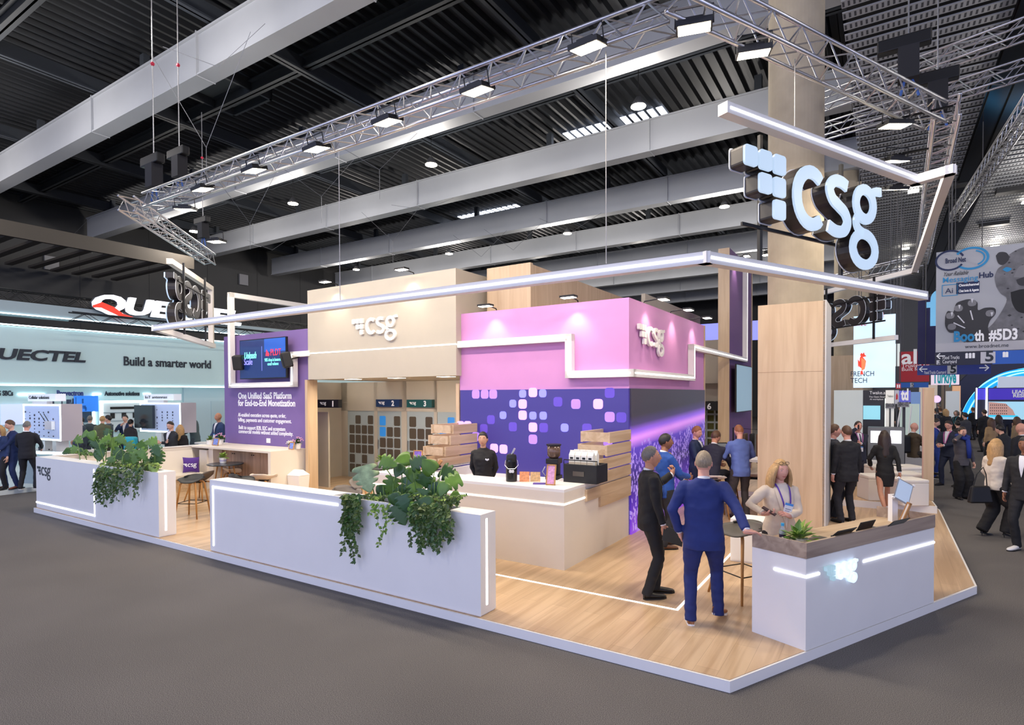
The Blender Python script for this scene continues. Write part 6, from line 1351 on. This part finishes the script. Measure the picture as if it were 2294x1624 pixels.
MB().box(-.6,1.5,-.35,.5,.86,.92).build('top',WHITE,t); MB().box(-.6,1.5,-.36,-.35,.84,.9).build('light_edge',LEDC,t); MB().box(-.5,1.4,-.25,.4,0,.86).build('base',QG,t)
m=MB(); R=random.Random(2)
for i in range(14): x=R.uniform(-.5,1.3);y=R.uniform(-.25,.3); m.box(x,x+.06,y,y+.05,.92,.92+R.uniform(.03,.16))
m.build('demo_devices',QD,t)
for i,(x,Y) in enumerate(((428,17.6),(452,17.4))):
    p=aty(x,1000,Y); p.z=F*0; t=empty('white_chair',('left','right')[i]+' white plastic chair beyond the low side wall','chair',p,.3*i); s_=shellmesh(.5,.45,.35,.1).build('seat_shell',mat('chair_white',(214,226,226),.5),t,smooth=True,loc=(0,0,.47)); s_.modifiers.new('s','SOLIDIFY').thickness=.015
    for sx in(-.18,.18):
        for sy in(-.16,.16): MB().tube([(sx*.6,sy*.6,.47),(sx,sy,0)],.012,5).build('leg',ALU,t)
p=aty(463,960,18.5); t=empty('white_table','white high table beside the leaning person','table',Vector((p.x,p.y,0))); MB().lathe([(.35,1.03),(.35,1.06)],24).build('top',WHITE,t); MB().tube([(0,0,0),(0,0,1.03)],.03,8).build('stem',WHITE,t)
p=aty(415,1000,15.9); t=empty('white_table','low white table behind the blonde person by the side wall','table',Vector((p.x,p.y,0))); MB().box(-.7,.7,-.3,.3,.72,.76).build('top',WHITE,t); MB().box(-.65,-.6,-.28,.28,0,.72).box(.6,.65,-.28,.28,0,.72).build('legs',WHITE,t)
# ================================================================ aisle side, right
RODS=mat('banner_rod',(70,70,74),.5)
def vp(x0,y0,x1,y1,v):
    xm=(x0+x1)/2;ym=(y0+y1)/2; return onv(x0,ym,v)[0],onv(x1,ym,v)[0],onv(xm,y1,v)[2],onv(xm,y0,v)[2]
def panel(name,lab,cat,x0,y0,x1,y1,v,m,th=.05,part='board'):
    a,b,z0,z1=vp(x0,y0,x1,y1,v); t=bthing(name,lab,cat,a,v,z0); hang='hanging' in lab or 'high' in lab or name in('direction_sign','exit_sign','light_box','hanging_banner','direction_strip')
    gr=name in('display_stand','distant_stand','bench','grey_counter') and not hang
    MB().box(0,b-a,0,th,-z0 if gr else 0,z1-z0).build(part,m,t)
    if hang:
        for k in(.12,.88): yy=.16 if name=='direction_sign' else th/2; MB().tube([((b-a)*k,yy,z1-z0-.1),((b-a)*k,yy,11.45-z0)],.012,4).build('hanging_rod',RODS,t)
    elif not gr: MB().tube([((b-a)*.5,th+.02,z1-z0-.05),((b-a)*.5,th+.02,-z0)],.02,5).build('post',RODS,t)
    return t,b-a,z1-z0
def tp(t,w,h,s,fx,fz,size,m,bold=0,width=None,y=-.01): return text(t,s,w*fx,h*fz,size,y=y,m=m,bold=bold,width=width,depth=.004)
# french tech light box
t,w_,h_=panel('light_box','tall white-blue light box with red origami rooster behind the columns','light box',1912,706,2006,868,21,glow('box_white_blue',(196,222,240),.95),.3)
RED_=glow('rooster_red',(226,70,48),.7); ORG=glow('rooster_orange',(240,130,80),.8)
u=lambda x,y:((x-1912)/94*w_,(868-y)/162*h_)
m=MB(); m.mi=0; m.plate([u(1930,795),u(1927,800),u(1925,820),u(1933,826),u(1939,822),u(1941,808)],-.02,-.005); m.mi=1; m.plate([u(1930,800),u(1941,808),u(1938,826),u(1931,830)],-.03,-.02); m.mi=0; m.plate([u(1922,803),u(1928,812),u(1923,822)],-.02,-.005); m.plate([u(1927,795),u(1930,789),u(1933,792),u(1936,788),u(1938,794),u(1942,797),u(1934,799)],-.02,-.005); m.plate([u(1929,830),u(1933,830),u(1935,838),u(1928,838)],-.02,-.005); m.build('origami_rooster',[RED_,ORG],t)
k_=w_/94; a,b=u(1905,842); text(t,'FRENCH',a,b,.22,y=-.01,m=QD,width=53*k_); a,b=u(1905,857); text(t,'TECH',a,b,.22,y=-.01,m=QD,width=38*k_)
a,b=u(1896,728); text(t,'France',a,b,.26,y=-.01,m=glow('text_red',(180,40,60),.5),width=44*w_/94)
m=MB();m.mi=0; x,z=u(1961,714); m.box(x,x+.08,-.01,0,z,z+.16); m.mi=1; x,z=u(1971,713); m.box(x,x+.1,-.01,0,z,z+.16); m.build('flag_bars',[mat('flag_blue',(40,90,210),.5),mat('flag_red',(226,50,60),.5)],t)
MB().tube([(.2,.1,h_),(.2,.1,h_+5)],.01,4).build('hanger',RODS,t)
# small booths under it
DK=mat('booth_dark',(44,46,54),.5)
t,w_,h_=panel('display_stand','dark panel with white heading and a cyan screen below it','display stand',1933,874,1982,965,19.5,DK,.15); tp(t,w_,h_,'Twake.ai',.3,.9,.13,TXTW,width=.4); tp(t,w_,h_,'The Open Source',.28,.82,.06,TXTW); tp(t,w_,h_,'AI workplace',.32,.76,.06,TXTW)
MB().box(.02*w_,.8*w_,-.06,-.01,h_*.28,h_*.62).build('screen',glow('screen_cyan',(130,190,205),.9),t)
t,w_,h_=panel('display_stand','narrow white panel with small lettering beside the dark one','display stand',1984,874,2003,905,19.4,mat('panel_ivory',(222,222,214),.5,emit=(222,222,214),es=.4),.1); tp(t,w_,h_,'Twake.ai',.2,.5,.09,QD,width=w_*.7)
t,w_,h_=panel('booth_sign','pale sign with red rooster beside the blue square sign','sign',2004,874,2014,905,19.4,mat('panel_grey',(200,204,214),.5),.05); MB().plate([(w_*.3,h_*.3),(w_*.7,h_*.35),(w_*.75,h_*.6),(w_*.5,h_*.8),(w_*.3,h_*.6)],-.01,-.002).build('red_mark',mat('mark_red',(200,50,50),.5),t)
t,w_,h_=panel('booth_sign','blue square sign with two white letters','sign',2014,875,2040,901,19.4,glow('td_blue',(84,88,176),.55),.06); tp(t,w_,h_,'td',.2,.22,.42,TXTW,bold=.02,width=w_*.65)
for i,(x0,x1,y0,s) in enumerate(((1983,2005,904,'5B41-04'),(2010,2037,901,'5B41-02'))):
    t,w_,h_=panel('number_tag','grey stand number tag reading '+s,'sign',x0,y0,x1,y0+11,19.3,mat('tag_grey',(150,152,156),.5),.03); tp(t,w_,h_,s,.06,.22,.17,QD,width=w_*.85)
a=aty(1989,905,19); b=aty(1989,1000,19); o=MB().box(-.06,.06,-.06,.06,0,2.25).build('light_column',glow('column_glow',(225,240,225),1.6),loc=(a.x,19,.1)); setp(o,'glowing vertical light column by the grey counter','lamp')
a=aty(2012,905,18.6); o=MB().tube([(.1,0,2.1),(-.28,0,.1)],.025,6).build('white_pole',WHITE,loc=(a.x,18.6,0)); setp(o,'slanting white pole of the stand number tags','pole')
a=aty(2035,905,18.9); o=MB().tube([(.1,0,2.1),(-.1,0,.1)],.02,6).build('white_pole',WHITE,loc=(a.x,18.9,0)); setp(o,'white pole under the blue square sign','pole')
t,w_,h_=panel('grey_counter','grey counter with two lit white squares behind the walking person','counter',1944,958,2026,1035,18.6,mat('counter_grey',(120,124,128),.5),.6)
MB().box(w_*.08,w_*.36,-.02,0,h_*.55,h_*.9).box(w_*.62,w_*.92,-.02,0,h_*.55,h_*.92).build('lit_squares',glow('square_white',(235,235,240),1.1),t)
t,w_,h_=panel('exit_sign','small red safety sign above the booth numbers','sign',2007,859,2018,871,20.5,mat('safety_red',(170,30,44),.5,emit=(170,30,44),es=.3),.03); MB().box(w_*.2,w_*.45,-.01,0,h_*.2,h_*.8).box(w_*.6,w_*.85,-.01,0,h_*.2,h_*.8).build('white_pictogram',TXTW,t)
# red and blue banners
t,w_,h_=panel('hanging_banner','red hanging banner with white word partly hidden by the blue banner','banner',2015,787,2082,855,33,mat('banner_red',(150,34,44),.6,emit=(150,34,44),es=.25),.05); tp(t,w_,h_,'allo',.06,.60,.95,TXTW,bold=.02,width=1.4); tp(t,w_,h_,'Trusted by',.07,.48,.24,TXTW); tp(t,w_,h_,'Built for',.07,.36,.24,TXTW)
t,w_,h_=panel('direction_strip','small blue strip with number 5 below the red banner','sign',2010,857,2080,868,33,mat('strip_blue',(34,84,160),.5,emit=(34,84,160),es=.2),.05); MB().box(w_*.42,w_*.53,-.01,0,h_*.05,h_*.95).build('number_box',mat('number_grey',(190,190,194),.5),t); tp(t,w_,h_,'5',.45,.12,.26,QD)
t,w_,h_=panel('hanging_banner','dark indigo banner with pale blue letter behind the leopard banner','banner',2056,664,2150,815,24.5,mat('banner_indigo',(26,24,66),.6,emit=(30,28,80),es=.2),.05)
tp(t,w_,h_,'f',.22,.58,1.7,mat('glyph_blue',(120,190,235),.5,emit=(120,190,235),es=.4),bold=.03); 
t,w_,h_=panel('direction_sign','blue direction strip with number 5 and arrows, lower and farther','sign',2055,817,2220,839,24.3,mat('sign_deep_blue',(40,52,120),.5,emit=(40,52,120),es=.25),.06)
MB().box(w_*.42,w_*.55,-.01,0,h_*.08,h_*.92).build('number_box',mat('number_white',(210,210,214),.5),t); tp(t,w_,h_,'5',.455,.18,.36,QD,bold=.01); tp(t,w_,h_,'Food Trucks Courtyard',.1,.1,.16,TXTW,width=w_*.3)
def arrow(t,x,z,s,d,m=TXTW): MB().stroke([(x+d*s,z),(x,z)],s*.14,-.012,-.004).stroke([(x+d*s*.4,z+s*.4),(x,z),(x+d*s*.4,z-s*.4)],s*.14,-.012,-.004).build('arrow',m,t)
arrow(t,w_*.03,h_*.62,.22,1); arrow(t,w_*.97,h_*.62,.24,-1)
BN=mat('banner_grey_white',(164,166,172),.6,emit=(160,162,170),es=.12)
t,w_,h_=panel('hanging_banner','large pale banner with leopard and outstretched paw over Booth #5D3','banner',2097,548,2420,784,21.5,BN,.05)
U=lambda x,y:((x-2097)/323*w_,(784-y)/236*h_)
gd=mat('ink_grey_dark',(52,52,56),.6);gm_=mat('ink_grey_mid',(112,112,116),.6,noise_amt=.3,noise_scale=4);gl=mat('ink_grey_light',(128,128,132),.6);bl=mat('ink_blue',(40,130,180),.6,emit=(40,130,180),es=.15);nv=mat('ink_navy',(30,44,84),.6)
x,z=U(2119,576); text(t,'Broad Net',x,z,.2,y=-.016,m=nv,width=U(2168,0)[0]-x,bold=.004)
cx,cz=U(2130,570); r_=.28
MB().stroke(arc(cx,cz,.33,r_,20,330,24),.05,-.012,-.004).build('logo_ring',nv,t); MB().stroke(arc(cx+.5,cz,.38,r_+.02,-140,150,24),.06,-.012,-.004).stroke(arc(cx+.5,cz,.30,r_-.06,-60,70,16),.04,-.012,-.004).build('logo_ring',bl,t)
x,z=U(2113,606); o=text(t,'Your Reliable',x,z,.17,y=-.012,m=gd,width=U(2173,0)[0]-U(2113,0)[0]); 
for vtx in o.data.vertices: vtx.co.x+=vtx.co.z*.35
x,z=U(2112,621); text(t,'Messaging',x,z,.22,y=-.012,m=bl,bold=.001,width=U(2196,0)[0]-x); x,z=U(2199,617); text(t,'Hub',x,z,.22,y=-.012,m=nv,bold=.006,width=U(2232,0)[0]-x)
for (xx,yy,s) in((2146,637,'Omnichannel'),(2146,650,'Chat bots & Agents')): x,z=U(xx,yy); w9=U(2201,0)[0]-x; MB().box(x,x+w9,-.012,-.004,z,z+.17).build('navy_label',nv,t); text(t,s,x+.06,z+.05,.1,y=-.016,m=TXTW,width=w9*.86,bold=.003)
x,z=U(2112,652); MB().stroke([(x,z),(x+.36,z),(x+.36,z+.32),(x,z+.32)],.025,-.012,-.004,closed=True).build('ai_frame',bl,t); text(t,'Ai',x+.07,z+.07,.22,y=-.012,m=nv)
# leopard: head, ear, eye, nose, mouth, body, paw
def pl_(pts,m,y0,n='leopard_shape'): MB().plate([U(*p) for p in spline(pts+pts[:1],4)[:-1]],y0-.004,y0).build(n,m,t)
pl_([(2240,640),(2236,618),(2243,600),(2254,592),(2262,575),(2290,560),(2330,556),(2370,566),(2395,600),(2398,650),(2410,700),(2418,784),(2200,784),(2170,772),(2162,740),(2190,745),(2225,730),(2250,700),(2264,670),(2250,656)],gm_,-.008,'leopard_body')
pl_([(2238,570),(2246,563),(2262,566),(2268,580),(2256,592),(2244,588)],gd,-.012,'leopard_ear'); pl_([(2380,560),(2395,556),(2404,570),(2396,586),(2384,580)],gd,-.012,'leopard_ear')
pl_([(2272,655),(2300,650),(2330,656),(2336,690),(2318,704),(2290,700),(2276,680)],mat('ink_black',(18,18,20),.6),-.014,'open_mouth'); pl_([(2284,628),(2310,622),(2318,630),(2305,642),(2290,640)],gd,-.016,'leopard_nose'); pl_([(2253,603),(2262,598),(2274,603),(2264,609)],bl,-.016,'blue_eye'); pl_([(2330,600),(2340,594),(2350,600),(2340,606)],bl,-.016,'blue_eye')
pl_([(2278,622),(2290,600),(2312,598),(2320,618),(2300,624)],gl,-.012,'leopard_muzzle')
pl_([(2120,700),(2126,688),(2140,690),(2146,672),(2160,666),(2178,664),(2196,672),(2198,690),(2214,686),(2236,688),(2238,702),(2226,716),(2222,736),(2236,760),(2240,784),(2190,784),(2180,770),(2150,742),(2130,738),(2120,722)],gd,-.014,'leopard_paw')
m=MB(); R=random.Random(8)
for cxx,cyy in((2132,700),(2152,684),(2184,674),(2226,700),(2136,726)): 
    x,z=U(cxx,cyy); m.plate(rrect(x-.1,x+.1,z-.08,z+.1,.07,2),-.02,-.018)
m.build('paw_pads',gl,t); m=MB()
for cxx,cyy in((2136,696),(2154,680),(2184,668),(2230,702)): x,z=U(cxx,cyy); m.plate([(x-.03,z+.06),(x+.03,z+.06),(x+.0,z-.07)],-.024,-.022)
for p in(((2150,700),(2166,718)),((2180,690),(2186,712)),((2140,716),(2168,730))): m.stroke([U(*q) for q in p],.03,-.024,-.022)
m.build('claws',mat('claw_white',(215,215,220),.5),t); m=MB()
for i in range(95):
    xx=R.uniform(2244,2400);yy=R.uniform(562,780)
    if (2268<xx<2340 and 620<yy<706) or (yy>650 and xx<2262): continue
    x,z=U(xx,yy); s=R.uniform(.02,.05); m.plate([(x-s,z),(x,z+s*.7),(x+s,z),(x,z-s*.7)],-.0135,-.0125)
m.build('leopard_spots',gd,t)
x,z=U(2140,760); 
kx=U(2140,0)[0]; k_=U(2141,0)[0]-kx; text(t,'Boo',x,z,.42,y=-.03,m=bl,bold=.015,width=49*k_); text(t,'th',x+51*k_,z,.42,y=-.03,m=TXTW,bold=.015,width=22*k_); text(t,'#5D3',x+84*k_,z,.42,y=-.03,m=TXTW,bold=.015,width=65*k_)
x,z=U(2097,784); MB().box(0,w_,-.034,-.0,0,.26).build('footer_band',mat('footer_white',(190,190,194),.6),t); x,z=U(2168,779); text(t,'www.broadnet.me',x,.09,.15,y=-.038,m=QD,width=U(2268,0)[0]-x)
MB().tube([(.3,.02,h_),(.3,.02,h_+4)],.012,4).tube([(w_-.6,.02,h_),(w_-.6,.02,h_+4)],.012,4).build('hanging_wires',RODS,t)
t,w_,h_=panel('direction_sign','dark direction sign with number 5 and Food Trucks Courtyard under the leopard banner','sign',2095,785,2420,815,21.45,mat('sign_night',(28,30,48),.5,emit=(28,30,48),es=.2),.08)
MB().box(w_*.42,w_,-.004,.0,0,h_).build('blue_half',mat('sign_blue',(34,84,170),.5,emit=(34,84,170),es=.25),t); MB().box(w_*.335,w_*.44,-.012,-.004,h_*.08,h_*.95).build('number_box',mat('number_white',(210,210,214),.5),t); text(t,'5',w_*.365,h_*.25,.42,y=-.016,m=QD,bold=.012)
text(t,'Food Trucks',w_*.055,h_*.48,.15,y=-.01,m=TXTW,width=w_*.125); text(t,'Courtyard',w_*.055,h_*.16,.15,y=-.01,m=TXTW,width=w_*.105); MB().box(w_*.01,w_*.04,-.01,-.0,h_*.08,h_*.42).build('number_box',mat('number_white',(210,210,214),.5),t); text(t,'3',w_*.016,h_*.12,.2,y=-.016,m=QD); arrow(t,w_*.012,h_*.74,.2,1)
m=MB()
for x in(.235,.26,.285,.5,.52): m.ball((w_*x,-.006,h_*.82),.035,1,.1,1,6,4).box(w_*x-.03,w_*x+.03,-.01,-.002,h_*.5,h_*.75)
m.build('pictograms',TXTW,t)
# far stands at the end of the aisle
t,w_,h_=panel('fascia_sign','white-pink sign with teal letters Türkiye at the end of the aisle','sign',2086,839,2149,862,36,glow('fascia_pinkwhite',(226,206,220),.7),.2); tp(t,w_,h_,'Türkiye',.06,.2,.85,mat('teal_letters',(30,150,160),.5,emit=(30,150,160),es=.4),bold=.03,width=w_*.84)
c0=aty(2262,975,34); t=empty('light_arch','huge navy arch with glowing cyan sweep at the end of the aisle','arch',Vector((c0.x,34,0)),-TH)
q=lambda x,y:((lambda P:((P-t.location)@Vector((math.cos(TH),-math.sin(TH),0)),P.z))(aty(x,y,34)))
arcpts=spline([q(2128,985),q(2132,950),q(2143,915),q(2160,882),(q(2185,852)),q(2215,830),q(2250,815),q(2300,806)],4); MB().stroke(arcpts,[.9]*len(arcpts),-.2,.6).build('navy_rim',mat('arch_navy',(24,34,72),.4),t)
inn=spline([q(2146,985),q(2150,950),q(2160,918),q(2175,888),(q(2198,862)),q(2228,842),q(2262,830),q(2305,824)],4); MB().stroke(inn,[1.1]*len(inn),-.1,.5).build('cyan_sweep',glow('arch_cyan',(20,140,220),1.1),t)
m=MB()
for k in range(3): m.stroke([(x+.28*k-.25,z-.1*k) for x,z in inn],[.07]*len(inn),-.14,-.11)
m.build('bright_streaks',glow('arch_bright',(150,235,255),1.6),t)
t,w_,h_=panel('big_screen','wide stand screen with violet header and a city street picture','screen',2186,868,2420,940,33,mat('screen_frame_dark',(40,40,58),.4),.4)
MB().box(w_*.13,w_,-.02,0,h_*.62,h_*.98).build('violet_header',mat('header_violet',(60,40,160),.4,emit=(60,40,170),es=.7),t); MB().box(0,w_*.1,-.02,0,h_*.62,h_*.98).build('violet_block',mat('header_violet2',(70,60,190),.4,emit=(70,60,190),es=.7),t)
text(t,'LEADING EDGE',w_*.36,h_*.82,.2,y=-.03,m=TXTW,bold=.008,width=1.4); text(t,'RESEARCH',w_*.37,h_*.70,.2,y=-.03,m=TXTW,bold=.008,width=1.0)
MB().box(w_*.0,w_*.012,-.05,0,0,h_).box(w_*.10,w_*.118,-.05,0,0,h_).build('light_line',LED,t)
sky=glow('street_sky',(150,195,215),.85); fac=glow('street_facade',(180,140,130),.7)
MB().box(w_*.13,w_,-.02,0,0,h_*.56).build('street_sky',sky,t); m=MB(); m.plate([(w_*.13,h_*.10),(w_*.13,h_*.55),(w_*.30,h_*.5),(w_*.37,h_*.3),(w_*.40,h_*.10)],-.04,-.025).build('street_facade',fac,t)
m=MB()
for i in range(9):
    for j in range(4): m.box(w_*(.145+.02*i),w_*(.152+.02*i),-.045,-.04,h_*(.16+.09*j),h_*(.20+.09*j))
m.build('facade_windows',mat('facade_dark',(80,60,70),.5),t); MB().box(w_*.13,w_*.42,-.045,-.04,h_*.08,h_*.13).build('street_stripe',glow('street_cyan',(30,180,220),1.),t)
# generic distant stands so the far end of the hall is filled
R=random.Random(21)
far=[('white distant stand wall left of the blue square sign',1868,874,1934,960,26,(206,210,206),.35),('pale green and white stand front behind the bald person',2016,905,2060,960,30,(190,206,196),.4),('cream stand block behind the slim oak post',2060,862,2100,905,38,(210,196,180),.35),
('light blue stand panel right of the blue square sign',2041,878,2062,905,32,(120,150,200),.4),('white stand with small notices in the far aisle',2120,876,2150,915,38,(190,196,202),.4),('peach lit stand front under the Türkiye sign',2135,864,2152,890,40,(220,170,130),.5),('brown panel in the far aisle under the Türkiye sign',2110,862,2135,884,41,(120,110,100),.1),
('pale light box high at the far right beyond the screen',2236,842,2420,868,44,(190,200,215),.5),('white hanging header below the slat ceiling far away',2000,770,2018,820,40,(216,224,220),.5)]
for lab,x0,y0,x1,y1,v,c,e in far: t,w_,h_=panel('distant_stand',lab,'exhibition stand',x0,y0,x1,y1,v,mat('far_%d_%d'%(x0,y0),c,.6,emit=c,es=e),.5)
t,w_,h_=panel('round_sign','round lilac glowing disc sign in the far aisle','sign',2090,885,2108,903,30,BLK,.01); t.children[0].data=MB().stroke(arc(w_/2,h_/2,w_*.25,h_*.25,0,360,19)[:-1],w_*.5,-.03,0,closed=True).build('disc',glow('disc_lilac',(220,190,240),1),t).data
for ch in list(t.children):
    if ch.name.startswith('board'): bpy.data.objects.remove(ch)
o=MB().lathe([(.8,0),(.8,11.5)],24).build('concrete_column',CONC,loc=aty(2250,960,44)*1); o.location.z=0; setp(o,'distant concrete column right of the blue arch','column',kind='structure')
bsingle(MB().box(-3,40,64,64.4,0,11.5),'wall_far',mat('far_wall_grey',(96,98,102),.7),'grey far wall at the end of the aisle','wall',kind='structure')
R=random.Random(31); m=MB()
for i in range(46):      # rows of small ceiling lamps of the far hall
    u_=R.choice([1,5.5,8,11,14,18,22,27]); v_=R.uniform(26,62); m.box(u_-.2,u_+.2,v_-.2,v_+.2,11.3,11.34)
o=bsingle(m,'far_downlights',glow('far_lamp',(255,246,230),14),'small downlights scattered over the far slat ceiling','ceiling lamps',kind='stuff')
t,w_,h_=panel('reception_shell','low grey-white block behind the nearer bench seats','bench',1925,1035,1985,1062,17.5,WHITE,.6)
